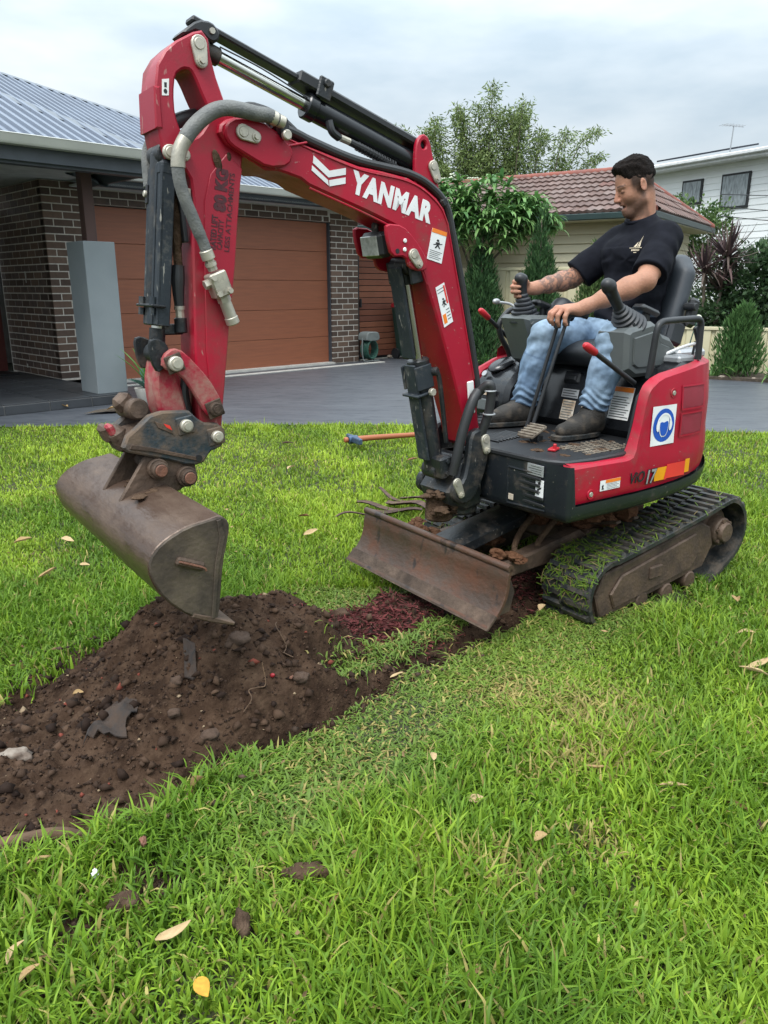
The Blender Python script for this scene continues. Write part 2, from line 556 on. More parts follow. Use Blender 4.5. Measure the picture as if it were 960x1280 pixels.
def text_mesh(s, size, material, bold=0.0, shear=0.0, ext=0.0006, spacing=1.0, sx=1.0):
    cu = bpy.data.curves.new('lettering', 'FONT')
    cu.body = s; cu.size = size; cu.extrude = ext; cu.offset = bold; cu.shear = shear
    cu.align_x = 'CENTER'; cu.align_y = 'CENTER'; cu.space_character = spacing; cu.resolution_u = 3
    o = bpy.data.objects.new('lettering', cu)
    COL.objects.link(o)
    dg = bpy.context.evaluated_depsgraph_get()
    me = bpy.data.meshes.new_from_object(o.evaluated_get(dg))
    bpy.data.objects.remove(o); bpy.data.curves.remove(cu)
    me.materials.clear(); me.materials.append(MATS[material])
    if sx != 1.0:
        me.transform(Matrix.Diagonal((sx, 1, 1, 1)))
    return me

def place_flat(me, name, parent, pos, right, up):
    """flat mesh (x right, y up) laid on a surface"""
    r = Vector(right).normalized(); u = Vector(up); u = (u - r * u.dot(r)).normalized(); n = r.cross(u)
    o = link(name, me, parent)
    M = Matrix((r, u, n)).transposed().to_4x4(); M.translation = Vector(pos)
    o.matrix_local = M
    return o

# ------------------------------------------------------------------ implicit surfaces (people, rounded lumps)
class Field:
    def __init__(s, lo, hi, res):
        s.lo = np.array(lo, float); s.res = res
        s.n = np.ceil((np.array(hi) - s.lo) / res).astype(int) + 1
        s.d = np.full(s.n, 0.2, dtype=np.float32)
    def region(s, lo, hi):
        a = np.clip(np.floor((np.array(lo) - s.lo) / s.res).astype(int), 0, s.n)
        b = np.clip(np.ceil((np.array(hi) - s.lo) / s.res).astype(int) + 1, 0, s.n)
        ax = [s.lo[i] + s.res * np.arange(a[i], b[i], dtype=np.float32) for i in range(3)]
        X, Y, Z = np.meshgrid(*ax, indexing='ij', sparse=True)
        return (slice(a[0], b[0]), slice(a[1], b[1]), slice(a[2], b[2])), X, Y, Z
    def comb(s, sl, v, k, sub=False):
        d = s.d[sl]
        if sub:
            v = -v
            hh = np.maximum(k - np.abs(d - v), 0) / k
            s.d[sl] = np.maximum(d, v) + hh * hh * k * 0.25
        else:
            hh = np.maximum(k - np.abs(d - v), 0) / k
            s.d[sl] = np.minimum(d, v) - hh * hh * k * 0.25
    def cone(s, a, b, ra, rb, k=0.02, sub=False, clip=None, sc=None):
        a = np.array(a, float); b = np.array(b, float)
        m = max(ra, rb) + k + 0.02
        sl, X, Y, Z = s.region(np.minimum(a, b) - m, np.maximum(a, b) + m)
        ba = b - a; L2 = max(1e-9, ba @ ba)
        px, py, pz = X - a[0], Y - a[1], Z - a[2]
        t = np.clip((px * ba[0] + py * ba[1] + pz * ba[2]) / L2, 0, 1)
        v = np.sqrt((px - t * ba[0]) ** 2 + (py - t * ba[1]) ** 2 + (pz - t * ba[2]) ** 2) - (ra + (rb - ra) * t)
        if clip is not None:
            q, n = clip
            v = np.maximum(v, (X - q[0]) * n[0] + (Y - q[1]) * n[1] + (Z - q[2]) * n[2])
        s.comb(sl, v, k, sub)
    def ell(s, c, r, k=0.02, R=None, sub=False, clip=None):
        m = max(r) + k + 0.02
        sl, X, Y, Z = s.region(np.array(c) - m, np.array(c) + m)
        px, py, pz = X - c[0], Y - c[1], Z - c[2]
        if R is not None:
            Ri = np.array(R.transposed())
            px, py, pz = (Ri[0, 0] * px + Ri[0, 1] * py + Ri[0, 2] * pz, Ri[1, 0] * px + Ri[1, 1] * py + Ri[1, 2] * pz, Ri[2, 0] * px + Ri[2, 1] * py + Ri[2, 2] * pz)
        k0 = np.sqrt((px / r[0]) ** 2 + (py / r[1]) ** 2 + (pz / r[2]) ** 2)
        k1 = np.sqrt((px / r[0] ** 2) ** 2 + (py / r[1] ** 2) ** 2 + (pz / r[2] ** 2) ** 2)
        v = k0 * (k0 - 1) / np.maximum(k1, 1e-6)
        if clip is not None:
            q, n = clip
            v = np.maximum(v, (X - q[0]) * n[0] + (Y - q[1]) * n[1] + (Z - q[2]) * n[2])
        s.comb(sl, v, k, sub)
    def mesh(s):
        d = s.d
        ins = d < 0
        n = d.shape
        c = [ins[i:n[0] - 1 + i, j:n[1] - 1 + j, k:n[2] - 1 + k] for i in (0, 1) for j in (0, 1) for k in (0, 1)]
        cnt = sum(x.astype(np.int8) for x in c)
        act = (cnt > 0) & (cnt < 8)
        idx = np.argwhere(act)
        vid = np.full(act.shape, -1, dtype=np.int32); vid[act] = np.arange(len(idx))
        acc = np.zeros((len(idx), 3)); num = np.zeros(len(idx))
        cor = [(i, j, k) for i in (0, 1) for j in (0, 1) for k in (0, 1)]
        vals = [d[idx[:, 0] + i, idx[:, 1] + j, idx[:, 2] + k] for i, j, k in cor]
        for p in range(8):
            for q in range(p + 1, 8):
                if sum(abs(cor[p][m] - cor[q][m]) for m in range(3)) != 1:
                    continue
                a, b = vals[p], vals[q]
                cr = (a < 0) != (b < 0)
                t = np.where(cr, a / np.where(cr, a - b, 1), 0)
                pt = np.array(cor[p]) + t[:, None] * (np.array(cor[q]) - np.array(cor[p]))
                acc += pt * cr[:, None]; num += cr
        V = (idx + acc / num[:, None]) * s.res + s.lo
        F = []
        for ax in range(3):
            o1, o2 = (ax + 1) % 3, (ax + 2) % 3
            A = [slice(None)] * 3; B = [slice(None)] * 3
            A[ax] = slice(0, n[ax] - 1); B[ax] = slice(1, n[ax])
            cr = ins[tuple(A)] != ins[tuple(B)]
            e = np.argwhere(cr)
            ok = (e[:, o1] > 0) & (e[:, o2] > 0) & (e[:, o1] < n[o1] - 1) & (e[:, o2] < n[o2] - 1)
            e = e[ok]
            inside = ins[e[:, 0], e[:, 1], e[:, 2]]
            def at(u, w):
                q = e.copy(); q[:, o1] -= u; q[:, o2] -= w
                return vid[q[:, 0], q[:, 1], q[:, 2]]
            quad = np.stack([at(0, 0), at(1, 0), at(1, 1), at(0, 1)], axis=1)
            quad[~inside] = quad[~inside][:, ::-1]
            F.append(quad)
        F = np.vstack(F)
        F = F[(F >= 0).all(axis=1)]
        return V, F

def sdf_obj(name, field, material, parent, cols=None, disp=None):
    V, F = field.mesh()
    if disp is not None:
        V = disp(V)
    cc = cols(V) if cols is not None else None
    return link(name, np_mesh(name, V, F, material, cc, smooth=True), parent)

def vnoise(P, scale=1.0, seed=0):
    """cheap smooth vector noise, values about -1..1 for each point of an array"""
    P = np.asarray(P) * scale
    r = np.random.default_rng(seed)
    res = np.zeros(len(P))
    for k in range(7):
        w = r.normal(size=3); w *= (0.7 + 0.8 * r.random()) / np.linalg.norm(w)
        res += np.sin(P @ w * 6.28 + r.random() * 6.28 + 1.7 * np.sin(P @ r.normal(size=3) * 2.3))
    return res / 4.0
# ------------------------------------------------------------------ the excavator (local x = forward, y = its left, z = up)
EX_LOC = (0.873, 3.315, 0.0)
EX_ROT = radians(215)
exc = thing('mini_excavator', 'red and black mini excavator with its boom raised over the lawn', 'excavator', EX_LOC, EX_ROT)
EM = Matrix.Translation(EX_LOC) @ Matrix.Rotation(EX_ROT, 4, 'Z')
def ex2w(p):
    return EM @ Vector(p)

def part(name, mb, m, parent=exc, smooth=35):
    return mb.build(name, m, parent, smooth)

def pin_plate(p0, p1, y, t=0.014, r=0.019, parent=exc):
    """bolted retaining plate with pin head, seen on every joint"""
    s = 1 if t > 0 else -1
    d = Vector((p1[0] - p0[0], p1[1] - p0[1])); L = d.length; d /= L; n = Vector((-d.y, d.x))
    o = []
    for k in range(9):
        a = pi / 2 + pi * k / 8
        o.append((p0[0] + r * (d.x * cos(a) + n.x * sin(a)), p0[1] + r * (d.y * cos(a) + n.y * sin(a))))
    for k in range(9):
        a = -pi / 2 + pi * k / 8
        o.append((p1[0] + 0.8 * r * (d.x * cos(a) + n.x * sin(a)), p1[1] + 0.8 * r * (d.y * cos(a) + n.y * sin(a))))
    m = MB().prism(o, y, y + t, 0.002)
    q = part('pin_plate', m, 'zinc', parent)
    b = MB().cyl((p0[0], y + t, p0[1]), (p0[0], y + t * 1.25, p0[1]), r * 0.68, seg=18, ch=0.0015)
    part('pin', b, 'zinc', q)
    b = MB().cyl((p1[0], y + t, p1[1]), (p1[0], y + t * 1.3, p1[1]), r * 0.6, seg=16)
    b.cyl((p1[0], y + t * 1.3, p1[1]), (p1[0], y + t * 1.9, p1[1]), r * 0.38, seg=6)
    part('bolt', b, 'zinc', q)
    return q

def hub_pin(x, z, y, r=0.02, m='rust_steel', parent=exc, length=0.02):
    b = MB().cyl((x, y - 0.004, z), (x, y + length, z), r, seg=6 if r < 0 else 18, ch=0.003)
    b.cyl((x, y + length, z), (x, y + length + 0.006, z), r * 0.55, seg=14)
    return part('pivot_pin', b, m, parent)

# ---- tracks
def track_path():
    ci, ri = (0.362, 0.088), 0.122
    cs, rs = (-0.352, 0.205), 0.132
    pts = []
    # top tangent, idler front, bottom run, sprocket rear (clockwise seen from the left)
    a_t = radians(90 + 8.0)
    for k in range(0, 15):
        a = radians(99) - radians(187) * k / 14
        pts.append((ci[0] + ri * cos(a), ci[1] + ri * sin(a)))
    pts.append((0.10, ci[1] - ri - 0.002)); pts.append((-0.16, ci[1] - ri + 0.004))
    pts.append((-0.245, -0.015))
    for k in range(0, 13):
        a = radians(-125) - radians(137) * k / 12
        pts.append((cs[0] + rs * cos(a), cs[1] + rs * sin(a)))
    for k in range(1, 5):
        t = k / 5
        x0, z0 = cs[0] + rs * cos(radians(98)), cs[1] + rs * sin(radians(98))
        x1, z1 = pts[0]
        pts.append((x0 + (x1 - x0) * t, z0 + (z1 - z0) * t - 0.006 * sin(pi * t)))
    return pts, ci, cs

TP, T_CI, T_CS = track_path()
def resample(p, n):
    P = [Vector(q) for q in p] + [Vector(p[0])]
    L = [0]
    for i in range(len(P) - 1):
        L.append(L[-1] + (P[i + 1] - P[i]).length)
    res = []
    j = 0
    for k in range(n):
        s = L[-1] * k / n
        while L[j + 1] < s:
            j += 1
        t = (s - L[j]) / (L[j + 1] - L[j])
        res.append(P[j].lerp(P[j + 1], t))
    return res

lug_mb = MB()
# one rubber lug: a staggered bar, wider foot, narrower crown (x along the track, y across, z out)
for (ya, yb, xo) in ((-0.112, -0.012, -0.010), (-0.02, 0.112, 0.010)):
    vs = []
    for (hx, z, iy) in ((0.014, -0.002, 0.0), (0.0085, 0.014, 0.006)):
        vs += [(xo - hx, ya + iy, z), (xo + hx, ya + iy, z), (xo + hx, yb - iy, z), (xo - hx, yb - iy, z)]
    lug_mb.add(vs, [(0, 1, 5, 4), (1, 2, 6, 5), (2, 3, 7, 6), (3, 0, 4, 7), (4, 5, 6, 7)])
lug_me = lug_mb.mesh('track_lug', 'rubber', 0)

def make_track(yc, side):
    belt = MB()
    P = resample(TP, 96)
    n = len(P)
    nor = []
    for i in range(n):
        t = (P[(i + 1) % n] - P[i - 1]).normalized()
        nor.append(Vector((-t.y, t.x)) if False else Vector((t.y, -t.x)) * -1)
    # outward = away from centroid
    cen = Vector((0.0, 0.13))
    for i in range(n):
        if nor[i].dot(P[i] - cen) < 0:
            nor[i] = -nor[i]
    vs = []
    prof = [(-0.115, 0.0), (-0.115, 0.016), (-0.107, 0.019), (0.107, 0.019), (0.115, 0.016), (0.115, 0.0)]
    for i in range(n):
        for (y, h) in prof:
            q = P[i] + nor[i] * h
            vs.append((q.x, yc + y, q.y))
    fs = []
    m = len(prof)
    for i in range(n):
        i2 = (i + 1) % n
        for k in range(m):
            k2 = (k + 1) % m
            fs.append((i * m + k, i * m + k2, i2 * m + k2, i2 * m + k))
    belt.add(vs, fs)
    tr = part('rubber_track', belt, 'rubber', exc, 30)
    for i, q in enumerate(resample(TP, 52)):
        j = min(range(n), key=lambda a: (P[a] - q).length)
        no = nor[j]; tg = Vector((no.y, -no.x))
        o = link('track_lug', lug_me, tr)
        M = Matrix(((tg.x, 0, no.x), (0, side, 0), (tg.y, 0, no.y))).to_4x4()
        o.matrix_local = Matrix.Translation((q.x + no.x * 0.018, yc, q.y + no.y * 0.018)) @ M
    # frame plate, idler, sprocket, rollers
    yo = yc + side * 0.085
    fr = MB()
    fr.prism([(0.40, -0.005), (0.435, 0.09), (0.39, 0.172), (0.20, 0.20), (-0.20, 0.272), (-0.27, 0.24), (-0.30, 0.16), (-0.24, 0.07), (0.30, 0.0)], yc - 0.09, yc + 0.09, 0.006)
    fr.prism([(0.33, 0.02), (0.36, 0.085), (0.30, 0.15), (-0.16, 0.235), (-0.20, 0.15), (-0.14, 0.085)], yc + side * 0.088, yc + side * 0.1, 0.006)
    fr.box((0.10, yc + side * 0.102, 0.125), (0.075, 0.014, 0.05), ch=0.004)
    fp = part('track_frame', fr, 'rust_steel', tr)
    idl = MB().cyl((T_CI[0], yc - 0.07, T_CI[1]), (T_CI[0], yc + 0.07, T_CI[1]), 0.118, seg=28, ch=0.008)
    part('idler', idl, 'rust_steel', tr)
    sp = MB()
    sp.cyl((T_CS[0], yc - 0.05, T_CS[1]), (T_CS[0], yc + 0.05, T_CS[1]), 0.095, seg=26, ch=0.006)
    for k in range(11):
        a = 2 * pi * k / 11
        sp.box((T_CS[0] + 0.105 * cos(a), yc, T_CS[1] + 0.105 * sin(a)), (0.034, 0.05, 0.03), Matrix.Rotation(-a, 3, 'Y'), 0.006)
    sp.cyl((T_CS[0], yc + side * 0.04, T_CS[1]), (T_CS[0], yc + side * 0.098, T_CS[1]), 0.066, 0.06, seg=24, ch=0.006)
    sp.cyl((T_CS[0], yc + side * 0.095, T_CS[1]), (T_CS[0], yc + side * 0.118, T_CS[1]), 0.045, 0.042, seg=20, ch=0.004)
    for k in range(6):
        a = 2 * pi * k / 6 + 0.3
        sp.cyl((T_CS[0] + 0.05 * cos(a), yc + side * 0.096, T_CS[1] + 0.05 * sin(a)), (T_CS[0] + 0.05 * cos(a), yc + side * 0.106, T_CS[1] + 0.05 * sin(a)), 0.008, seg=6)
    part('drive_sprocket', sp, 'rust_steel', tr)
    for x in (0.16, 0.0, -0.15):
        r = MB().cyl((x, yc - 0.085, 0.012 + (0.02 if x < -.1 else 0)), (x, yc + side * 0.098, 0.012 + (0.02 if x < -.1 else 0)), 0.038, seg=16, ch=0.005)
        part('track_roller', r, 'rust_steel', tr)
    return tr
track_near = make_track(0.385, 1)
track_far = make_track(-0.385, -1)

# grass clippings and mud stuck to the near track
cl_v, cl_f, cl_c = [], [], []
for i in range(620):
    t = random.random() ** 1.4
    P_ = resample(TP, 200)
    break
P200 = resample(TP, 200)
for i in range(1000):
    j = int(random.choice([random.gauss(8, 7), random.gauss(6, 9), random.uniform(-40, 22), random.uniform(-70, 10)])) % 200
    q = P200[j]; q2 = P200[(j + 1) % 200]
    tg = (q2 - q).normalized(); no = Vector((-tg.y, tg.x))
    if no.dot(q - Vector((0, 0.13))) < 0:
        no = -no
    yc = random.choice([0.385] * 5 + [-0.385]) + random.uniform(-0.115, 0.115)
    c = Vector((q.x + no.x * (0.022 + random.random() * 0.014), yc, q.y + no.y * (0.022 + random.random() * 0.014)))
    a = random.uniform(0, 2 * pi)
    d = Vector((tg.x * cos(a), sin(a), tg.y * cos(a))) + Vector((no.x, 0, no.y)) * random.uniform(-0.25, 0.5)
    l = random.uniform(0.008, 0.032)
    w = d.cross(Vector((no.x, 0, no.y))).normalized() * random.uniform(0.001, 0.0022)
    o = len(cl_v)
    cl_v += [c - d * l - w, c - d * l + w, c + d * l * 0.4 + w, c + d * l * 0.4 - w, c + d * l]
    cl_f += [(o, o + 1, o + 2), (o, o + 2, o + 3), (o + 3, o + 2, o + 4)]
    g = random.random()
    col = (0.06 + 0.10 * g, 0.12 + 0.11 * g, 0.02) if random.random() < 0.85 else (0.20, 0.155, 0.07)
    cl_c += [col] * 5
vmat('clippings', rough=0.7, transl=0.2)
o = link('grass_clippings', np_mesh('grass_clippings', cl_v, cl_f, 'clippings', cl_c), exc); o['kind'] = 'stuff'

# ---- undercarriage
uc = MB()
uc.box((-0.02, 0, 0.20), (0.50, 0.50, 0.10), ch=0.02)
uc.box((0.12, 0.30, 0.17), (0.10, 0.2, 0.07), ch=0.01)
uc.box((-0.20, 0.30, 0.20), (0.10, 0.2, 0.07), ch=0.01)
uc.box((0.12, -0.30, 0.17), (0.10, 0.2, 0.07), ch=0.01)
uc.box((-0.20, -0.30, 0.20), (0.10, 0.2, 0.07), ch=0.01)
for x in (-0.05, -0.17, 0.06, 0.17):
    uc.box((x, 0.27, 0.285), (0.03, 0.16, 0.012), Matrix.Rotation(0.25, 3, 'X'), 0.003)
part('undercarriage', uc, 'rust_steel')
tt = MB().lathe((0.0, 0, 0.24), (0, 0, 1), [(0, 0.26), (0.05, 0.27), (0.09, 0.27), (0.10, 0.24), (0.17, 0.23)], 36)
part('slewing_ring', tt, 'mud')
ld = MB()
for i in range(26):
    a = random.uniform(-0.5, 1.9)
    r = random.uniform(0.2, 0.3)
    ld.blob((r * cos(a) + 0.05, r * sin(a), 0.26 + random.random() * 0.07), (random.uniform(0.02, 0.06), random.uniform(0.02, 0.06), random.uniform(0.015, 0.04)), i)
for i in range(14):
    ld.blob((0.56 + random.uniform(-0.12, 0.26), random.choice((-0.40, -0.2, 0.2, 0.0)) + random.uniform(-0.04, 0.04), 0.20 + random.random() * 0.035), (random.uniform(0.02, 0.05), random.uniform(0.02, 0.05), random.uniform(0.008, 0.022)), i, 0.5)
o = part('dried_mud', ld, 'rust_mud'); o['kind'] = 'stuff'

# ---- dozer blade with arms, ram and guard
bp = [(0.853, 0.285), (0.864, 0.25), (0.868, 0.21), (0.880, 0.17), (0.900, 0.137), (0.925, 0.112), (0.952, 0.088)]
bl = MB()
front = catmull([(x, 0, z) for x, z in bp], 4)
o_ = [(q.x, q.z) for q in front]
back = [(x - 0.016, z - 0.004) for x, z in o_[::-1]]
bl.prism(o_ + back, -0.44, 0.445, 0.0025)
bl.cyl((0.851, -0.44, 0.283), (0.851, 0.445, 0.283), 0.0135, seg=14)
blade = part('dozer_blade', bl, 'blade_steel', exc, 40)
ce = MB().prism([(0.915, 0.127), (0.956, 0.082), (0.948, 0.076), (0.905, 0.118)], -0.443, 0.448, 0.002)
part('cutting_edge', ce, 'rust_steel', blade)
for y in (-0.40, -0.15, 0.15, 0.41):
    rb = MB().prism([(0.838, 0.27), (0.852, 0.20), (0.875, 0.14), (0.90, 0.10), (0.82, 0.11), (0.80, 0.18)], y - 0.008, y + 0.008, 0.002)
    part('rib', rb, 'rust_steel', blade)
ba = MB()
for y in (-0.20, 0.20):
    ba.prism([(0.22, 0.235), (0.26, 0.26), (0.55, 0.215), (0.86, 0.19), (0.86, 0.12), (0.55, 0.145), (0.25, 0.16)], y - 0.035, y + 0.035, 0.008)
part('blade_arm', ba, 'rust_steel')
br = MB()
br.cyl((0.28, 0.0, 0.30), (0.60, 0.0, 0.25), 0.036, seg=16, ch=0.004)
part('blade_cylinder', br, 'dark_casting')
br = MB().cyl((0.60, 0.0, 0.25), (0.84, 0.0, 0.20), 0.018, seg=12)
part('blade_rod', br, 'chrome')
gp = MB()
gp.sheet([[(0.42 + 0.36 * u, -0.085 + 0.17 * v, 0.318 - 0.075 * u + 0.012 * sin(pi * v)) for v in (0, .15, .5, .85, 1)] for u in (0, .3, .6, 1)])
gp.sheet([[(0.42 + 0.36 * u, 0.085 - 0.003 * w, 0.318 - 0.075 * u - 0.04 * w) for w in (0, 1)] for u in (0, .3, .6, 1)])
part('ram_guard', gp, 'dark_casting')
hz = MB().tube([(0.40, 0.10, 0.31), (0.52, 0.15, 0.27), (0.56, 0.17, 0.21), (0.50, 0.2, 0.19), (0.44, 0.19, 0.25), (0.30, 0.16, 0.32)], 0.012, 10)
part('blade_hose', hz, 'mud')
hz = MB().tube([(0.42, -0.06, 0.33), (0.38, -0.10, 0.36), (0.25, -0.1, 0.36)], 0.014, 10)
hz.tube([(0.78, 0.12, 0.20), (0.70, 0.14, 0.20), (0.55, 0.2, 0.16), (0.4, 0.2, 0.2)], 0.010, 10)
part('blade_hose', hz, 'hose_rubber')

# ---- upper body: plan outline (x, y) of the house, near side is +y
def tail(r_x=0.44, r_y=0.50, n=22, x0=0.02):
    return [(x0 - r_x * abs(sin(pi * k / n - pi / 2 + pi / 2)) ** 0.0 * 0 - r_x * sin(pi * k / n) ** 0.8, r_y * cos(pi * k / n)) for k in range(n + 1)]
def body_plan(grow=0.0, xf=0.645, bow=0.02, rc=0.020):
    """counter-clockwise outline: front face right to left, near side, round tail, far side"""
    w = 0.50 + grow
    pts = []
    pts += [(0.40, -w + 0.055), (0.52, -0.345), (0.605, -0.225)]
    for k in range(7):
        y = -0.14 + (w - rc + 0.14) * k / 6
        pts.append((xf + grow + bow * (1 - (y / w) ** 2), y))
    for k in range(1, 6):
        a = radians(90 * k / 6)
        pts.append((xf + grow - rc * (1 - cos(a)), w - rc + rc * sin(a)))
    pts += [(xf + grow - rc - 0.012, w), (0.5, w), (0.3, w), (0.15, w - 0.001)]
    for k in range(25):
        a = pi / 2 + pi * k / 24
        pts.append((0.04 + (0.44 + grow) * (-(abs(cos(a)) ** 0.82)), w * math.copysign(abs(sin(a)) ** 0.82, sin(a))))
    pts += [(0.15, -w + 0.001), (0.3, -w)]
    return pts
def zprism(mb, plan, z0, z1, ch=0.004, holes=()):
    mb.prism(plan, z0, z1, ch, holes, mp=lambda x, y, z: (x, z, y))

# dark lower skirt with its bottom edge rising towards the tail
def skirt_z(x):
    t = min(1, max(0, (0.30 - x) / 0.75))
    return 0.415 + 0.10 * t * t
sk = MB()
pl = body_plan(0.004)
n = len(pl)
rows = []
pin_ = inset_poly(pl, 0.022); pin2 = inset_poly(pl, 0.10)
vs = []; fs = []
tops = []
for i, (x, y) in enumerate(pl):
    zb = skirt_z(x)
    front_ = x > 0.630 or y < 0
    zt = 0.617 if front_ or y < 0.2 else zb + 0.062
    zt = min(0.617, zt)
    vs += [(pin2[i][0], pin2[i][1], zb + 0.01), (pin_[i][0], pin_[i][1], zb), (x + (pin_[i][0] - x) * .25, y + (pin_[i][1] - y) * .25, zb + 0.014), (x, y, zb + 0.035), (x, y, zt)]
for i in range(n):
    j = (i + 1) % n
    for k in range(4):
        fs.append((i * 5 + k, j * 5 + k, j * 5 + k + 1, i * 5 + k + 1))
sk.add(vs, fs)
sk.add([(x, y, 0.43 if x > -.1 else skirt_z(x) + 0.012) for x, y in pin2], [tuple(range(n))])
skirt = part('lower_skirt', sk, 'dark_panel', exc, 50)
core = MB()
zprism(core, inset_poly(body_plan(), 0.025), 0.45, 0.606, 0.004)
part('body_frame', core, 'dark_panel')
# vent slots, plates and stickers on the front face
def on_front(y, z, dx=0.0):
    return (0.645 + 0.02 * (1 - (y / 0.5) ** 2) + 0.0045 + dx, y, z)
for k in range(5):
    z = 0.555 - k * 0.023
    y0, y1 = (0.235 + k * 0.012, 0.385 - 0.004 * k) if k < 3 else (0.27, 0.40)
    m = MB()
    m.box(on_front((y0 + y1) / 2, z, 0.001), (0.006, y1 - y0, 0.011), Matrix.Rotation(-0.06, 3, 'Z'), 0.002)
    part('vent_slot', m, 'black_plastic', skirt)
fr = MB()
yy = (0.225, 0.42)
for (a, b) in (((0.222, 0.575), (0.222, 0.44)), ((0.222, 0.575), (0.39, 0.572)), ((0.222, 0.44), (0.40, 0.445))):
    fr.tube([on_front(a[0], a[1], 0), on_front((a[0] + b[0]) / 2, (a[1] + b[1]) / 2, 0), on_front(b[0], b[1], 0)], 0.004, 6, 3)
part('vent_frame', fr, 'dark_panel', skirt)
for (y, z, w, h, mm) in ((0.352, 0.585, 0.082, 0.040, 'silver_decal'), (0.375, 0.522, 0.040, 0.062, 'clean_white'), (0.242, 0.465, 0.026, 0.022, 'dirty_decal')):
    m = MB().box(on_front(y, z, 0.003), (0.003, w, h), Matrix.Rotation(-0.05 * y / 0.35, 3, 'Z'), 0.001)
    q = part('decal', m, mm, skirt)
    if mm == 'silver_decal':
        m = MB()
        for k in range(4):
            m.box(on_front(y + 0.004 * (k % 2), z - 0.012 + k * 0.008, 0.0048), (0.001, w * (0.8 - 0.15 * (k % 2)), 0.0016), Matrix.Rotation(-0.05, 3, 'Z'))
        part('print', m, 'ink', q, 0)
    if mm == 'clean_white':
        m = MB()
        for (dy, dz, sy, sz) in ((0, 0.018, 0.012, 0.012), (0.004, 0.0, 0.018, 0.006), (-0.004, -0.012, 0.008, 0.02), (0.008, -0.016, 0.006, 0.014)):
            m.box(on_front(y + dy, z + dz, 0.0048), (0.001, sy, sz), Matrix.Rotation(0.3 + dy * 50, 3, 'X'))
        part('print', m, 'ink', q, 0)

# red side / tail shell, near side; top edge follows the cut-out for the step
def shell_top(s, x, y):
    # near side, from front corner to the tail
    if y > 0.15:
        pts = [(0.66, 0.617), (0.34, 0.612), (0.312, 0.620), (0.292, 0.66), (0.275, 0.72), (0.255, 0.83), (0.235, 0.86), (0.20, 0.88), (0.15, 0.895), (-0.08, 0.928), (-0.6, 0.945)]
    else:
        pts = [(0.66, 0.935), (-0.6, 0.945)]
    for (a, b) in zip(pts, pts[1:]):
        if b[0] <= x <= a[0]:
            return a[1] + (b[1] - a[1]) * (a[0] - x) / (a[0] - b[0])
    return pts[-1][1]
dense = []
plan = body_plan()
for (a, b) in zip(plan, plan[1:] + plan[:1]):
    L = sqrt((b[0] - a[0]) ** 2 + (b[1] - a[1]) ** 2)
    m_ = max(1, int(L / 0.012))
    for k in range(m_):
        t = k / m_
        dense.append((a[0] + (b[0] - a[0]) * t, a[1] + (b[1] - a[1]) * t))
i0 = max(range(len(dense)), key=lambda i: dense[i][1] * 2 + dense[i][0])
near = [p for p in dense if (p[1] > 0.455 and p[0] < 0.640) or (p[0] < 0.15)]
near.sort(key=lambda p: atan2(p[1], p[0] - 0.1) % (2 * pi))
near = [p for p in near if p[1] > -0.49 or p[0] < 0.1]
vs = []; fs = []
nin = []
for i, (x, y) in enumerate(near):
    a = near[max(0, i - 1)]; b = near[min(len(near) - 1, i + 1)]
    t = Vector((b[0] - a[0], b[1] - a[1])).normalized()
    nin.append(Vector((-t.y, t.x)))
NR = 9
for i, (x, y) in enumerate(near):
    zb = skirt_z(x) + 0.064
    zt = shell_top(0, x, y)
    n_ = nin[i]
    up = zt - zb
    for k in range(NR):
        u = k / (NR - 1)
        z = zb + up * u
        # crease and crown: the tail leans in a little, the upper edge is rounded
        off = 0.004 + 0.0 * u
        crease = 0.010 * max(0.0, min(1.0, (z - 0.625) / 0.02)) if x < 0.33 else 0
        off += crease * (0.6 if y > .2 else .6) + 0.02 * max(0, (z - 0.80)) / 0.14 * (1 if x < .2 else .3)
        e = 0.012
        if k == NR - 1:
            off += e; 
        elif k == NR - 2:
            z = zt - 0.010
            off += 0.0015
        elif k == 0:
            off += 0.006
        vs.append((x + n_.x * off, y + n_.y * off, z))
    vs.append((x + n_.x * 0.05, y + n_.y * 0.05, zt + 0.004))
W_ = NR + 1
for i in range(len(near) - 1):
    for k in range(W_ - 1):
        fs.append((i * W_ + k, (i + 1) * W_ + k, (i + 1) * W_ + k + 1, i * W_ + k + 1))
o_first = [k for k in range(W_)]
sh = MB().add(vs, fs)
# front end return of the shell
e = [Vector(vs[k]) for k in range(NR)]
sh.add(e + [q + Vector((-0.002, -0.035, 0)) for q in e], [(k, k + 1, NR + k + 1, NR + k) for k in range(NR - 1)])
shell = part('side_shell', sh, 'red_paint', exc, 32)
# inner wall of the shell beside the step
iw = MB()
iw.prism([(0.30, 0.605), (0.275, 0.72), (0.255, 0.82), (0.20, 0.865), (0.05, 0.895), (0.05, 0.605)], 0.435, 0.445, 0.003)
part('shell_liner', iw, 'black_plastic')
hd = MB()
zprism(hd, inset_poly([p for p in body_plan() if p[0] < -0.02], 0.03), 0.60, 0.925, 0.02)
part('engine_hood', hd, 'red_paint')
hd = MB()
hd.box((-0.06, 0.36, 0.935), (0.10, 0.12, 0.03), ch=0.008); hd.box((-0.20, 0.30, 0.945), (0.18, 0.1, 0.04), ch=0.012)
part('hood_latch', hd, 'silver_decal')
hz = MB().tube([(-0.02, 0.34, 0.95), (-0.07, 0.40, 0.985), (-0.11, 0.42, 0.99), (-0.13, 0.42, 0.95)], 0.006, 8)
part('hood_cable', hz, 'clean_white')
hz = MB().box((-0.13, 0.40, 1.03), (0.02, 0.012, 0.06), Matrix.Rotation(0.5, 3, 'Y'), 0.004)
hz.tube([(-0.13, 0.4, 1.0), (-0.12, 0.4, 0.95)], 0.005, 8, smooth=False)
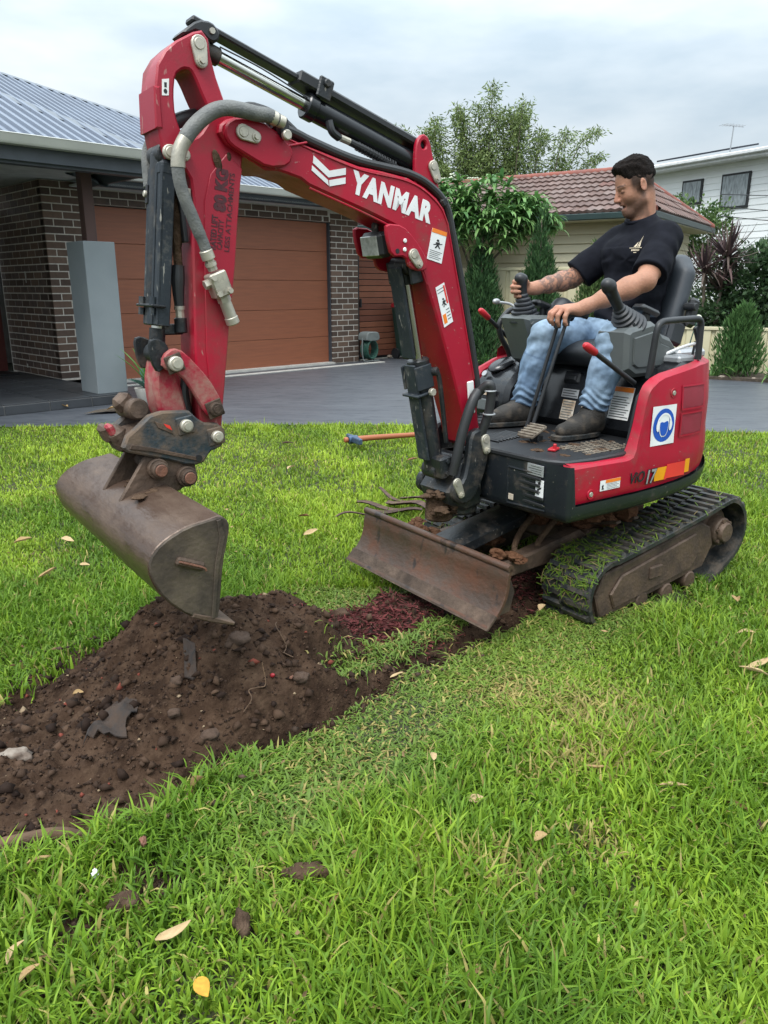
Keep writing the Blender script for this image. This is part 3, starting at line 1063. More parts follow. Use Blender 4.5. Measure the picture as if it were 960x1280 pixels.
part('hood_handle', hz, 'black_plastic')

def on_side(x, z, d=0.0):
    zb = skirt_z(x)
    off = 0.004 + (0.010 * max(0.0, min(1.0, (z - 0.625) / 0.02)) * 0.6 if x < 0.33 else 0) + 0.02 * max(0, z - 0.80) / 0.14 * (1 if x < .2 else .3)
    if x > 0.15:
        y = 0.5
    else:
        c_ = max(0, min(1, (0.04 - x) / 0.44)) ** (1 / 0.82)
        y = 0.5 * (max(0.0, 1 - c_ * c_) ** 0.5) ** 0.82
    return (x, y - off + d, z)
def side_patch(x0, x1, z0, z1, d, name, m, parent, nx=6, nz=3, skew=0.0, hf=None):
    g = []
    for j in range(nz + 1):
        z = z0 + (z1 - z0) * j / nz
        g.append([on_side(x0 + (x1 - x0) * i / nx + skew * (z - z0), z, d) for i in range(nx + 1)])
    mm = MB().sheet(g)
    return part(name, mm, m, parent, 40)
# ear-protection sign: white square, blue disc, white head with ear muffs
x0, x1, z0, z1 = 0.222, 0.082, 0.640, 0.786
side_patch(x0, x1, z0, z1, 0.0025, 'sign_square', 'clean_white', shell)
def side_shape(pts, cx, cz, s, d, name, m, parent):
    P = [(cx + px * s, cz + pz * s) for px, pz in pts]
    tri = tessellate_polygon([[Vector((a, b, 0)) for a, b in P]])
    mm = MB().add([on_side(a, b, d) for a, b in P], [tuple(t) for t in tri])
    return part(name, mm, m, parent, 0)
cx, cz = (x0 + x1) / 2, (z0 + z1) / 2
circ = lambda r, n=36, ex=1.0: [(r * cos(2 * pi * k / n) * ex, r * sin(2 * pi * k / n)) for k in range(n)]
sg = side_shape(circ(0.062), cx, cz, 1, 0.004, 'sign_disc', 'blue_decal', shell)
side_shape(smooth_poly([(-.030, .012), (-.026, -.022), (-.013, -.043), (.013, -.043), (.026, -.022), (.030, .012), (.026, .03), (.012, .038), (-.012, .038), (-.026, .03)]), cx, cz, 1, 0.0052, 'sign_head_outline', 'clean_white', sg)
side_shape(smooth_poly([(-.026, .010), (-.022, -.021), (-.011, -.039), (.011, -.039), (.022, -.021), (.026, .010), (.016, .014), (0, .010), (-.014, .016)]), cx, cz, 1, 0.0062, 'sign_face', 'blue_decal', sg)
arc = [(0.044 * cos(radians(a)), 0.044 * sin(radians(a)) + 0.002) for a in range(10, 171, 10)] + [(0.036 * cos(radians(a)), 0.036 * sin(radians(a)) + 0.002) for a in range(170, 9, -10)]
side_shape(arc, cx, cz, 1, 0.0062, 'sign_headband', 'clean_white', sg)
for s in (-1, 1):
    side_shape(smooth_poly([(s * .030, .018), (s * .040, .018), (s * .047, .004), (s * .045, -.014), (s * .036, -.022), (s * .030, -.020)]), cx, cz, 1, 0.0068, 'sign_ear_muff', 'clean_white', sg)
# grille panels, reflector, warning sticker, recessed bolts
for (za, zb) in ((0.765, 0.845), (0.665, 0.742)):
    g = side_patch(0.045, -0.105, za, zb, 0.003, 'grille_panel', 'grille_red', shell, 8)
    fm = MB()
    for za2, zb2 in ((za - 0.007, za), (zb, zb + 0.007)):
        fm.sheet([[on_side(0.052 + (-0.112 - 0.052) * i / 8, z_, 0.0055) for i in range(9)] for z_ in (za2, zb2)])
    for xa2, xb2 in ((0.053, 0.045), (-0.105, -0.112)):
        fm.sheet([[on_side(x_, z_, 0.0055) for x_ in (xa2, xb2)] for z_ in (za - 0.007, zb + 0.007)])
    part('grille_frame', fm, 'red_paint', g, 30)
side_patch(0.185, 0.115, 0.505, 0.555, 0.003, 'reflector', 'amber_decal', shell, 6, 3, skew=-0.10 if False else 0.0)
side_patch(0.1149, -0.0, 0.507, 0.562, 0.0033, 'reflector', 'red_decal', shell, 8)
side_patch(-0.0001, -0.03, 0.515, 0.568, 0.0033, 'reflector', 'amber_decal', shell, 3)
tri_ = MB().add([on_side(0.128, 0.5045, 0.0045), on_side(0.1149, 0.5045, 0.0045), on_side(0.1149, 0.559, 0.0045)], [(0, 1, 2)])
part('reflector_stripe', tri_, 'red_decal', shell, 0)
ws = side_patch(0.490, 0.382, 0.512, 0.550, 0.003, 'warning_sticker', 'clean_white', shell)
side_patch(0.462, 0.382, 0.538, 0.550, 0.0042, 'orange_band', 'orange_decal', ws)
m = MB()
for k in range(4):
    m.sheet([[on_side(0.455, 0.516 + k * 0.0055, 0.0042), on_side(0.39 + 0.01 * (k % 2), 0.516 + k * 0.0055, 0.0042)], [on_side(0.455, 0.5175 + k * 0.0055, 0.0042), on_side(0.39 + 0.01 * (k % 2), 0.5175 + k * 0.0055, 0.0042)]])
part('small_print', m, 'console_grey', ws, 0)
side_shape([(-.010, -.014), (.008, -.014), (.004, -.004), (.008, .002), (-.002, .010), (-.006, .002), (-.002, -.004)], 0.476, 0.528, 0.75, 0.0042, 'pictogram', 'ink', ws)
for (x, z) in ((0.535, 0.508), (0.102, 0.827)):
    q = on_side(x, z, 0)
    m = MB().lathe((x, q[1] + 0.001, z), (0, 1, 0), [(0, 0.019), (0.003, 0.018), (0.003, 0.012), (0.001, 0.011)], 18)
    b = part('bolt_recess', m, 'red_paint', shell)
    m = MB().cyl((x, q[1], z), (x, q[1] + 0.006, z), 0.009, seg=12, ch=0.001)
    part('bolt', m, 'zinc', b)
def side_text(s, x, z, size, m, **k):
    me = text_mesh(s, size, m, **k)
    q = on_side(x, z, 0.0035)
    q0, q1 = Vector(on_side(x + 0.02, z)), Vector(on_side(x - 0.02, z))
    return place_flat(me, 'lettering', shell, q, q1 - q0, (0, 0, 1))
side_text('ViO', 0.290, 0.533, 0.056, 'ink', bold=0.0010, shear=0.25, sx=0.95)
side_text('17', 0.2145, 0.525, 0.072, 'ink', bold=0.0042, shear=0.25, sx=0.8, ext=0.0004)
side_text('17', 0.2145, 0.525, 0.072, 'silver_decal', bold=0.0012, shear=0.25, sx=0.8, ext=0.0011)

# ---- floor, step, pedals
dk = MB()
zprism(dk, [(0.33, -0.47), (0.42, -0.43), (0.53, -0.33), (0.62, -0.21), (0.66, -0.12), (0.675, 0.1), (0.668, 0.30), (0.655, 0.40), (0.62, 0.455), (0.5, 0.472), (0.33, 0.468), (0.22, 0.43), (0.0, 0.42), (0.0, -0.46)], 0.606, 0.628, 0.006)
part('floor_plate', dk, 'black_plastic')
# moulded floor mat: honeycomb ridges near the step, ribs beside the levers
fm = MB()
for i in range(9):
    for j in range(6):
        x = 0.225 + i * 0.028 + (0.014 if j % 2 else 0); y = 0.265 + j * 0.028
        if (x - 0.36) ** 2 / 0.04 + (y - 0.33) ** 2 / 0.012 > 1.15:
            continue
        for k in range(6):
            a = 2 * pi * k / 6 + pi / 6; b = a + pi / 3
            c0 = Vector((x + 0.0155 * cos(a), y + 0.0155 * sin(a), 0.629)); c1 = Vector((x + 0.0155 * cos(b), y + 0.0155 * sin(b), 0.629))
            if k < 3:
                fm.cyl(c0, c1, 0.0028, seg=5, cap=False)
part('mat_ridges', fm, 'worn_tread')
fm = MB()
for k in range(9):
    fm.box((0.40 + k * 0.022, -0.02 + 0.004 * k, 0.632), (0.010, 0.12, 0.008), ch=0.003)
part('floor_ribs', fm, 'black_plastic')
lm = MB()
for i in range(36):
    lm.blob((random.uniform(0.2, 0.60), random.uniform(0.0, 0.43), 0.628), (random.uniform(0.006, 0.026), random.uniform(0.006, 0.026), random.uniform(0.002, 0.006)), i, 0.6)
o = part('floor_dirt', lm, 'mud'); o['kind'] = 'stuff'
pd = MB()
R_ = Matrix.Rotation(0.42, 3, 'Y')
pd.box((0.455, 0.125, 0.668), (0.088, 0.082, 0.014), R_, 0.004)
pedal = part('travel_pedal', pd, 'worn_tread')
for k in range(5):
    m = MB().box(Vector((0.455, 0.125, 0.668)) + R_ @ Vector((-0.034 + k * 0.017, 0, 0.009)), (0.008, 0.08, 0.006), R_, 0.002)
    part('pedal_rib', m, 'worn_tread', pedal)
m = MB().box((0.43, 0.125, 0.64), (0.03, 0.05, 0.03), ch=0.004)
part('pedal_stem', m, 'dark_casting', pedal)
pd = MB()
R_ = Matrix.Rotation(0.9, 3, 'Y')
c0 = Vector((0.27, -0.33, 0.63))
pd.prism([(0.165, 0.545), (0.185, 0.655), (0.235, 0.665), (0.315, 0.585), (0.28, 0.545)], -0.40, -0.325, 0.006)
fp_ = part('swing_pedal', pd, 'black_plastic')
for k in range(7):
    t = k / 6
    m = MB().box((0.243 + 0.062 * t, -0.362, 0.662 - 0.07 * t), (0.008, 0.076, 0.006), Matrix.Rotation(0.85, 3, 'Y'), 0.002)
    part('pedal_rib', m, 'black_plastic', fp_)
m = MB().box((0.52, 0.30, 0.634), (0.05, 0.03, 0.01), Matrix.Rotation(0.4, 3, 'Z'), 0.003)
m.box((0.525, 0.31, 0.645), (0.012, 0.012, 0.022), None, 0.003)
part('pedal_lock', m, 'red_plastic')

# ---- seat box, stickers, seat
sb = MB()
sb.prism([(0.10, 0.628), (0.125, 0.66), (0.085, 0.82), (0.04, 0.90), (-0.03, 0.93), (-0.10, 0.93), (-0.10, 0.628)], -0.42, 0.432, 0.012)
seatbox = part('seat_box', sb, 'black_gloss')
def on_box(y, z, d=0.002):
    if z < 0.82:
        x = 0.125 + (z - 0.66) / 0.16 * -0.04
    else:
        x = 0.085 + (z - 0.82) / 0.08 * -0.045
    return (x + d, y, z)
def box_patch(y0, y1, z0, z1, m, name='decal', d=0.003, parent=seatbox):
    g = [[on_box(y0 + (y1 - y0) * i / 3, z0 + (z1 - z0) * j / 3, d) for i in range(4)] for j in range(4)]
    return part(name, MB().sheet(g), m, parent, 40)
def box_lines(q, y0, y1, z0, z1, n, m='ink'):
    mm = MB()
    for k in range(n):
        z = z0 + (z1 - z0) * (k + 0.5) / n
        h = (z1 - z0) / n * 0.16
        yb = y0 + (y1 - y0) * (0.96 - 0.25 * ((k * 37 % 10) / 10))
        mm.sheet([[on_box(y0 + (y1 - y0) * 0.06, z - h, 0.0042), on_box(yb, z - h, 0.0042)], [on_box(y0 + (y1 - y0) * 0.06, z + h, 0.0042), on_box(yb, z + h, 0.0042)]])
    part('small_print', mm, m, q, 0)
q = box_patch(-0.055, 0.035, 0.755, 0.79, 'silver_decal'); box_lines(q, -0.055, 0.035, 0.757, 0.788, 3)
q = box_patch(-0.04, 0.03, 0.665, 0.745, 'dirty_decal'); box_lines(q, -0.04, 0.03, 0.668, 0.742, 7, 'console_grey')
q = box_patch(0.065, 0.13, 0.742, 0.83, 'white_decal'); box_lines(q, 0.065, 0.13, 0.745, 0.827, 5)
q = box_patch(0.065, 0.15, 0.66, 0.735, 'dirty_decal'); box_lines(q, 0.065, 0.15, 0.665, 0.73, 5, 'console_grey')
q = box_patch(0.205, 0.305, 0.70, 0.825, 'white_decal'); box_lines(q, 0.205, 0.305, 0.705, 0.79, 9)
box_patch(0.207, 0.303, 0.806, 0.824, 'orange_decal', d=0.0042, parent=q)
m = MB().cyl((0.126, 0.405, 0.70), (0.132, 0.405, 0.70), 0.017, seg=20)
part('round_badge', m, 'silver_decal', seatbox)
m = MB().box((0.075, -0.02, 0.835), (0.03, 0.085, 0.05), Matrix.Rotation(-0.3, 3, 'Y'), 0.008)
m.box((0.088, -0.02, 0.835), (0.02, 0.06, 0.022), Matrix.Rotation(-0.3, 3, 'Y'), 0.004)
part('box_latch', m, 'black_plastic', seatbox)
for y in (0.0, 0.12):
    m = MB().cyl((0.045, y, 0.895), (0.052, y, 0.897), 0.006, seg=8)
    part('bolt', m, 'silver_decal', seatbox)

F_ = Field((-0.50, -0.30, 0.84), (0.20, 0.30, 1.42), 0.008)
F_.ell((-0.06, 0, 0.945), (0.20, 0.205, 0.05), 0.02)
F_.cone((-0.14, -0.13, 0.94), (0.06, -0.14, 0.945), 0.055, 0.05, 0.03)
F_.cone((-0.14, 0.13, 0.94), (0.06, 0.14, 0.945), 0.055, 0.05, 0.03)
F_.cone((0.07, -0.13, 0.935), (0.07, 0.13, 0.935), 0.048, 0.048, 0.03)
seat = sdf_obj('seat_cushion', F_, 'black_vinyl', exc)
F_ = Field((-0.56, -0.32, 0.86), (-0.10, 0.32, 1.44), 0.008)
for y in (-0.12, -0.04, 0.04, 0.12):
    F_.cone((-0.30, y, 1.00), (-0.385, y, 1.285), 0.055, 0.05, 0.05)
for s in (-1, 1):
    F_.cone((-0.26, s * 0.17, 0.99), (-0.36, s * 0.165, 1.25), 0.045, 0.04, 0.04)
sb_ = sdf_obj('seat_back', F_, 'seat_grey', exc)
m = MB().box((-0.33, 0.235, 1.10), (0.06, 0.03, 0.12), Matrix.Rotation(-0.25, 3, 'Y'), 0.012)
m.cyl((-0.30, 0.22, 1.125), (-0.30, 0.275, 1.125), 0.016, seg=12, ch=0.003)
part('seat_bracket', m, 'black_plastic')
m = MB()
m.box((-0.245, 0.225, 1.02), (0.10, 0.03, 0.10), Matrix.Rotation(-0.3, 3, 'Y'), 0.014)
part('seat_side', m, 'black_vinyl')
F_ = Field((-0.25, -0.35, 0.98), (0.15, -0.1, 1.2), 0.006)
F_.cone((-0.16, -0.22, 1.09), (-0.02, -0.2, 1.11), 0.035, 0.045, 0.02)
F_.cone((-0.02, -0.2, 1.11), (0.03, -0.2, 1.09), 0.045, 0.03, 0.02)
sdf_obj('arm_rest', F_, 'black_vinyl', exc)

# ---- joystick consoles
def joystick(side, base, top, name='joystick'):
    b = Vector(base); t = Vector(top); ax = (t - b).normalized()
    rings = []
    h = 0.0
    for k in range(7):
        r = 0.071 - k * 0.0078
        rings += [(h, r * 0.86), (h + 0.003, r), (h + 0.010, r * 1.0), (h + 0.0145, r * 0.82)]
        h += 0.0165
    bo = MB().lathe(b, ax, rings + [(h + 0.004, 0.018)], 28)
    j = part(name, bo, 'black_vinyl')
    F = Field(np.minimum(b, t) - 0.09, np.maximum(b, t) + 0.09, 0.0045)
    g0 = b + ax * 0.10
    F.cone(g0, t, 0.019, 0.0235, 0.01)
    F.cone(t, t + Vector((0.008, side * 0.0, 0.006)), 0.0265, 0.023, 0.012)
    F.cone(b + ax * 0.09, g0, 0.022, 0.018, 0.01)
    sdf_obj('grip', F, 'black_plastic', j)
    return j
jl = joystick(1, (0.120, 0.275, 1.050), (0.275, 0.292, 1.205))
jr = joystick(-1, (0.150, -0.248, 1.065), (0.185, -0.245, 1.232))
def console(ys, prof, bulge):
    m = MB().prism(prof, ys[0], ys[1], 0.016)
    c = part('console', m, 'console_grey')
    q = MB().prism(inset_poly(prof if poly_area(prof) > 0 else prof[::-1], 0.035), ys[1] - 0.002, ys[1] + 0.006, 0.005)
    part('console_moulding', q, 'console_grey', c)
    m = MB()
    for (x, z) in ((prof[0][0] - 0.04, prof[0][1] + 0.03), (prof[1][0] - .03, prof[1][1] + .03)):
        m.cyl((x, ys[1], z), (x, ys[1] + 0.004, z), 0.006, seg=8)
    part('bolt', m, 'black_plastic', c)
    return c
console((0.195, 0.345), [(0.205, 0.90), (0.215, 1.04), (0.19, 1.055), (0.065, 1.078), (0.035, 1.065), (-0.005, 1.028), (-0.06, 1.012), (-0.10, 0.975), (-0.125, 0.90), (-0.09, 0.875), (0.15, 0.872)], 0)
console((-0.335, -0.165), [(0.145, 0.90), (0.225, 1.075), (0.20, 1.09), (0.05, 1.085), (-0.05, 1.04), (-0.12, 0.97), (-0.12, 0.885), (0.10, 0.875)], 0)
for (x, y, z, s) in ((0.03, 0.265, 1.115, 1), (0.075, -0.235, 1.125, -1)):
    m = MB().box((x - 0.02, y, z), (0.12, 0.06, 0.026), Matrix.Rotation(-0.28, 3, 'Y'), 0.011)
    m.box((x - 0.02, y, z - 0.03), (0.03, 0.025, 0.06), None, 0.006)
    part('wrist_rest', m, 'black_plastic')
m = MB().tube([(0.13, -0.30, 1.10), (0.15, -0.34, 1.13), (0.2, -0.37, 1.14)], 0.006, 8)
m.ell((0.205, -0.372, 1.142), (0.02, 0.013, 0.013))
part('blade_lever', m, 'silver_decal')
# guard rails and red-handled safety levers
gr = MB().tube([(0.175, 0.425, 0.88), (0.172, 0.43, 0.95), (0.165, 0.435, 1.05), (0.145, 0.435, 1.078), (0.10, 0.435, 1.084), (0.0, 0.435, 1.087), (-0.075, 0.435, 1.087), (-0.098, 0.435, 1.07), (-0.102, 0.435, 1.03), (-0.105, 0.435, 0.935)], 0.0125, 12, 6)
part('guard_rail', gr, 'black_plastic')
gr = MB().tube([(-0.01, -0.415, 1.10), (0.05, -0.415, 1.108), (0.10, -0.415, 1.09), (0.142, -0.415, 1.04), (0.128, -0.415, 0.985), (0.085, -0.415, 0.93), (0.055, -0.415, 0.87)], 0.0125, 12, 6)
part('guard_rail', gr, 'black_plastic')
for (a, b) in (((0.445, 0.39, 0.985), (0.215, 0.395, 0.862)), ((0.215, -0.415, 1.075), (0.045, -0.415, 0.955))):
    a, b = Vector(a), Vector(b)
    m = MB().cyl(a, b, 0.0095, seg=12)
    lv = part('safety_lever', m, 'black_plastic')
    d = (a - b).normalized()
    m = MB().lathe(a - d * 0.01, d, [(0, 0.0105), (0.004, 0.0135), (0.04, 0.0145), (0.058, 0.0135), (0.067, 0.009), (0.070, 0.003)], 16)
    part('lever_handle', m, 'red_plastic', lv)
# travel levers
for (b, t, s) in (((0.33, -0.035, 0.62), (0.233, 0.02, 1.065), 1), ((0.36, 0.02, 0.62), (0.222, 0.055, 1.075), -1)):
    b, t = Vector(b), Vector(t)
    m = MB().cyl(b, t, 0.0085, 0.007, seg=12)
    m.cyl(b, b.lerp(t, 0.12), 0.011, 0.009, seg=12)
    lv = part('travel_lever', m, 'black_plastic')
    m = MB().tube([t + Vector((0.004, 0, -0.02)), t + Vector((0, 0, 0.01)), t + Vector((-0.012, 0.012 if s < 0 else -0.0, 0.026)), t + Vector((-0.045, 0.03 * (1 if s < 0 else 0.2), 0.026)), t + Vector((-0.07, 0.045 * (1 if s < 0 else 0.2), 0.018))], 0.0145, 12, 5)
    part('lever_handle', m, 'black_plastic', lv)

# ---- far-side (right) tank cover: black moulding in a red rim
tc_prof = [(0.245, 0.57), (0.275, 0.70), (0.255, 0.79), (0.20, 0.85), (0.11, 0.885), (0.02, 0.905), (-0.04, 0.91), (-0.04, 0.57)]
m = MB().prism(tc_prof, -0.495, -0.455, 0.012)
part('tank_cover_rim', m, 'red_paint')
m = MB().prism(inset_poly(tc_prof[::-1] if poly_area(tc_prof) < 0 else tc_prof, 0.012), -0.456, -0.235, 0.02)
tcov = part('tank_cover', m, 'black_gloss')
m = MB().ell((0.155, -0.375, 0.868), (0.075, 0.05, 0.022), Matrix.Rotation(0.35, 3, 'Y'), 16, 8)
part('tank_cap', m, 'black_gloss', tcov)
m = MB().cyl((0.225, -0.40, 0.825), (0.235, -0.40, 0.832), 0.014, seg=14)
part('lock', m, 'silver_decal', tcov)
m = MB().box((0.267, -0.335, 0.755), (0.004, 0.075, 0.028), Matrix.Rotation(-0.2, 3, 'Y'), 0.001)
part('decal', m, 'dirty_decal', tcov)
m = MB().box((0.275, -0.34, 0.70), (0.012, 0.10, 0.05), Matrix.Rotation(-0.15, 3, 'Y'), 0.004)
part('cover_moulding', m, 'console_grey', tcov)
# ---- boom: boxed plates, outline measured on the near face
boom_o = [(1.665, 1.605), (1.660, 1.625), (1.640, 1.640), (1.615, 1.647), (1.575, 1.649), (1.53, 1.645), (1.49, 1.625), (1.43, 1.605), (1.364, 1.590), (1.29, 1.573), (1.213, 1.556),
          (1.12, 1.548), (1.023, 1.536), (0.96, 1.513), (0.906, 1.483), (0.872, 1.450), (0.852, 1.405), (0.835, 1.34), (0.793, 1.199), (0.755, 1.05), (0.716, 0.892), (0.693, 0.74), (0.678, 0.672), (0.683, 0.635), (0.705, 0.622),
          (0.732, 0.640), (0.747, 0.70), (0.772, 0.768), (0.835, 0.94), (0.905, 1.119), (0.945, 1.21), (0.975, 1.285), (1.005, 1.345), (1.05, 1.383), (1.107, 1.403), (1.182, 1.428), (1.389, 1.490), (1.417, 1.506), (1.46, 1.516), (1.49, 1.522), (1.529, 1.520), (1.582, 1.545), (1.645, 1.578)]
m = MB().prism(boom_o, -0.078, 0.078, 0.006)
boom = part('boom', m, 'red_paint', exc, 30)
# weld bead and side lip along the near face
lip = MB()
lip.tube([(0.945, 0.079, 1.21), (0.99, 0.079, 1.30), (1.02, 0.079, 1.35), (1.07, 0.079, 1.378), (1.182, 0.079, 1.418), (1.389, 0.079, 1.482)], 0.0035, 6)
lip.tube([(1.49, 0.079, 1.617), (1.36, 0.079, 1.582), (1.21, 0.079, 1.546), (1.02, 0.079, 1.524), (0.915, 0.079, 1.475), (0.868, 0.079, 1.42), (0.84, 0.079, 1.33), (0.72, 0.079, 0.88)], 0.003, 6)
part('weld_bead', lip, 'red_paint', boom)
# fork at the boom tip
for s in (-1, 1):
    fk = MB().prism(smooth_poly([(1.655, 1.600), (1.648, 1.628), (1.615, 1.648), (1.54, 1.646), (1.485, 1.615), (1.44, 1.578), (1.46, 1.535), (1.528, 1.525), (1.59, 1.552), (1.64, 1.575)]), s * 0.070, s * 0.090, 0.005)
    part('tip_plate', fk, 'red_paint', boom)
pin_plate((1.603, 1.609), (1.566, 1.600), 0.090, 0.010, 0.0205)
m = MB().box((1.445, 0.082, 1.592), (0.10, 0.012, 0.006), Matrix.Rotation(0.24, 3, 'Y'), 0.002)
part('stiffener', m, 'red_paint', boom)
# lettering, chevron mark, warning stickers on the near face
B0 = Vector((1.240, 0.0788, 1.505)); B1 = Vector((0.930, 0.0788, 1.427))
rt = (B1 - B0).normalized(); upv = Vector((0, 1, 0)).cross(rt); upv = upv if upv.z > 0 else -upv
me = text_mesh('YANMAR', 0.083, 'clean_white', bold=0.0048, shear=0.0, spacing=1.12)
xs = [v.co.x for v in me.vertices]; w_ = max(xs) - min(xs)
me.transform(Matrix.Diagonal((0.325 / w_, 1.0, 1, 1)))
place_flat(me, 'lettering', boom, (B0 + B1) / 2 + Vector((0, 0.0, 0.004)), rt, upv)
def boom_flat(pts, m, name='chevron', d=0.0788, parent=boom, th=0.0012):
    return part(name, MB().prism(pts, d, d + th, 0), m, parent, 0)
boom_flat([(1.373, 1.572), (1.320, 1.535), (1.262, 1.547), (1.2625, 1.528), (1.3235, 1.516), (1.376, 1.552)], 'clean_white')
boom_flat([(1.379, 1.545), (1.3255, 1.5085), (1.3235, 1.493), (1.381, 1.531)], 'clean_white')
boom_flat([(1.3215, 1.5085), (1.2635, 1.5205), (1.264, 1.503), (1.3205, 1.4915)], 'clean_white')
st = boom_flat([(0.925, 1.391), (0.863, 1.378), (0.884, 1.278), (0.947, 1.293)], 'clean_white', 'warning_sticker')
def lerp2(a, b, t): return (a[0] + (b[0] - a[0]) * t, a[1] + (b[1] - a[1]) * t)
def quad_uv(Q, u, v):
    a = lerp2(Q[0], Q[1], u); b = lerp2(Q[3], Q[2], u); return lerp2(a, b, v)
def sticker_art(Q, parent, orange=(0, 0.13), lines=(0.66, 0.95, 5), fig=(0.3, 0.6)):
    d = 0.0801
    if orange:
        boom_flat([quad_uv(Q, u, v) for u, v in ((0, orange[0]), (1, orange[0]), (1, orange[1]), (0, orange[1]))], 'orange_decal', 'orange_band', d, parent, 0.0006)
    for k in range(lines[2]):
        v = lines[0] + (lines[1] - lines[0]) * (k + 0.5) / lines[2]
        boom_flat([quad_uv(Q, u, w) for u, w in ((0.08, v - 0.008), (0.9 - 0.1 * (k % 3), v - 0.008), (0.9 - 0.1 * (k % 3), v + 0.008), (0.08, v + 0.008))], 'console_grey', 'small_print', d, parent, 0.0004)
    if fig:
        c = (fig[0] + fig[1]) / 2; r = (fig[1] - fig[0]) / 2
        boom_flat([quad_uv(Q, 0.5 + 0.09 * cos(a), c - 0.75 * r + 0.25 * r * sin(a)) for a in np.linspace(0, 2 * pi, 10, endpoint=False)], 'ink', 'pictogram', d, parent, 0.0005)
        for pts in ([(0.36, -0.3), (0.66, -0.5), (0.62, 0.15), (0.46, 0.25)], [(0.62, -0.1), (0.8, -0.35), (0.84, -0.25), (0.62, 0.1)], [(0.40, 0.0), (0.22, 0.3), (0.28, 0.4), (0.46, 0.15)], [(0.47, 0.2), (0.36, 0.9), (0.46, 0.95), (0.55, 0.3)], [(0.58, 0.15), (0.74, 0.75), (0.66, 0.85), (0.5, 0.25)]):
            boom_flat([quad_uv(Q, u, c + r * v) for u, v in pts], 'ink', 'pictogram', d, parent, 0.0005)
sticker_art([(0.925, 1.391), (0.863, 1.378), (0.884, 1.278), (0.947, 1.293)], st)
Q2 = [(0.908, 1.200), (0.871, 1.217), (0.827, 1.087), (0.866, 1.067)]
st = boom_flat(Q2, 'clean_white', 'warning_sticker')
sticker_art(Q2, st, orange=None, lines=(0.05, 0.2, 2), fig=(0.32, 0.55))
boom_flat([quad_uv(Q2, u, v) for u, v in ((0.1, 0.7), (0.45, 0.7), (0.45, 0.93), (0.1, 0.93))], 'orange_decal', 'orange_band', 0.0801, st, 0.0006)
for k in range(4):
    boom_flat([quad_uv(Q2, u, v) for u, v in ((0.55, 0.62 + .08 * k), (0.92, 0.62 + .08 * k), (0.92, 0.64 + .08 * k), (0.55, 0.64 + .08 * k))], 'console_grey', 'small_print', 0.0801, st, 0.0005)
boom_flat([quad_uv(Q2, u, v) for u, v in ((0.78, 0.05), (0.95, 0.05), (0.95, 0.5), (0.78, 0.5))], 'red_decal', 'red_band', 0.0801, st, 0.0006)
# head of the boom ram: bracket plates under the bend, work lamp
for s in (-1, 1):
    bk = MB().prism(smooth_poly([(1.128, 1.395), (1.126, 1.36), (1.106, 1.295), (1.048, 1.298), (1.035, 1.262), (0.985, 1.250), (0.955, 1.262), (0.965, 1.30), (1.01, 1.352), (1.06, 1.392)]), s * 0.084, s * 0.100, 0.004)
    b = part('ram_bracket', bk, 'red_paint', boom)
    if s > 0:
        for (x, z, r) in ((1.055, 1.345, 0.007), (1.056, 1.318, 0.007)):
            q = MB().cyl((x, 0.1, z), (x, 0.106, z), r, seg=10, ch=0.002)
            part('bolt', q, 'clean_white', b)
        q = MB().cyl((1.083, 0.0965, 1.313), (1.083, 0.1012, 1.313), 0.008, seg=12)
        part('bracket_hole', q, 'ink', b)
pin_plate((1.022, 1.303), (1.000, 1.275), 0.100, 0.010, 0.019)
lp = MB().box((1.095, -0.0, 1.335), (0.055, 0.115, 0.082), Matrix.Rotation(0.18, 3, 'Y'), 0.014)
lamp = part('work_lamp', lp, 'black_plastic')
R_ = Matrix.Rotation(0.18, 3, 'Y')
lp = MB().box(Vector((1.095, 0, 1.335)) + R_ @ Vector((0.029, 0, 0)), (0.006, 0.092, 0.062), R_, 0.002)
part('lamp_lens', lp, 'lens_glass', lamp)
lp = MB().box(Vector((1.095, 0.059, 1.335)), (0.040, 0.006, 0.060), R_, 0.002)
part('lamp_side', lp, 'black_plastic', lamp)
lp = MB().tube([(1.10, 0.0, 1.375), (1.10, 0.0, 1.40), (1.07, 0, 1.42)], 0.012, 8)
part('lamp_bracket', lp, 'dark_casting', lamp)
# arm-ram lug on the back of the boom
for s in (-1, 1):
    lg = MB().prism(smooth_poly([(0.974, 1.52), (0.976, 1.60), (0.970, 1.655), (0.945, 1.680), (0.918, 1.668), (0.90, 1.61), (0.882, 1.55), (0.868, 1.50), (0.86, 1.46), (0.93, 1.46)]), s * 0.030, s * 0.048, 0.004, holes=[[(0.941 + 0.011 * cos(2 * pi * k / 12), 1.645 + 0.0125 * sin(2 * pi * k / 12)) for k in range(12)]])
    part('ram_lug', lg, 'red_paint', boom)
pin_plate((0.905, 1.583), (0.888, 1.547), 0.048, 0.009, 0.0185)

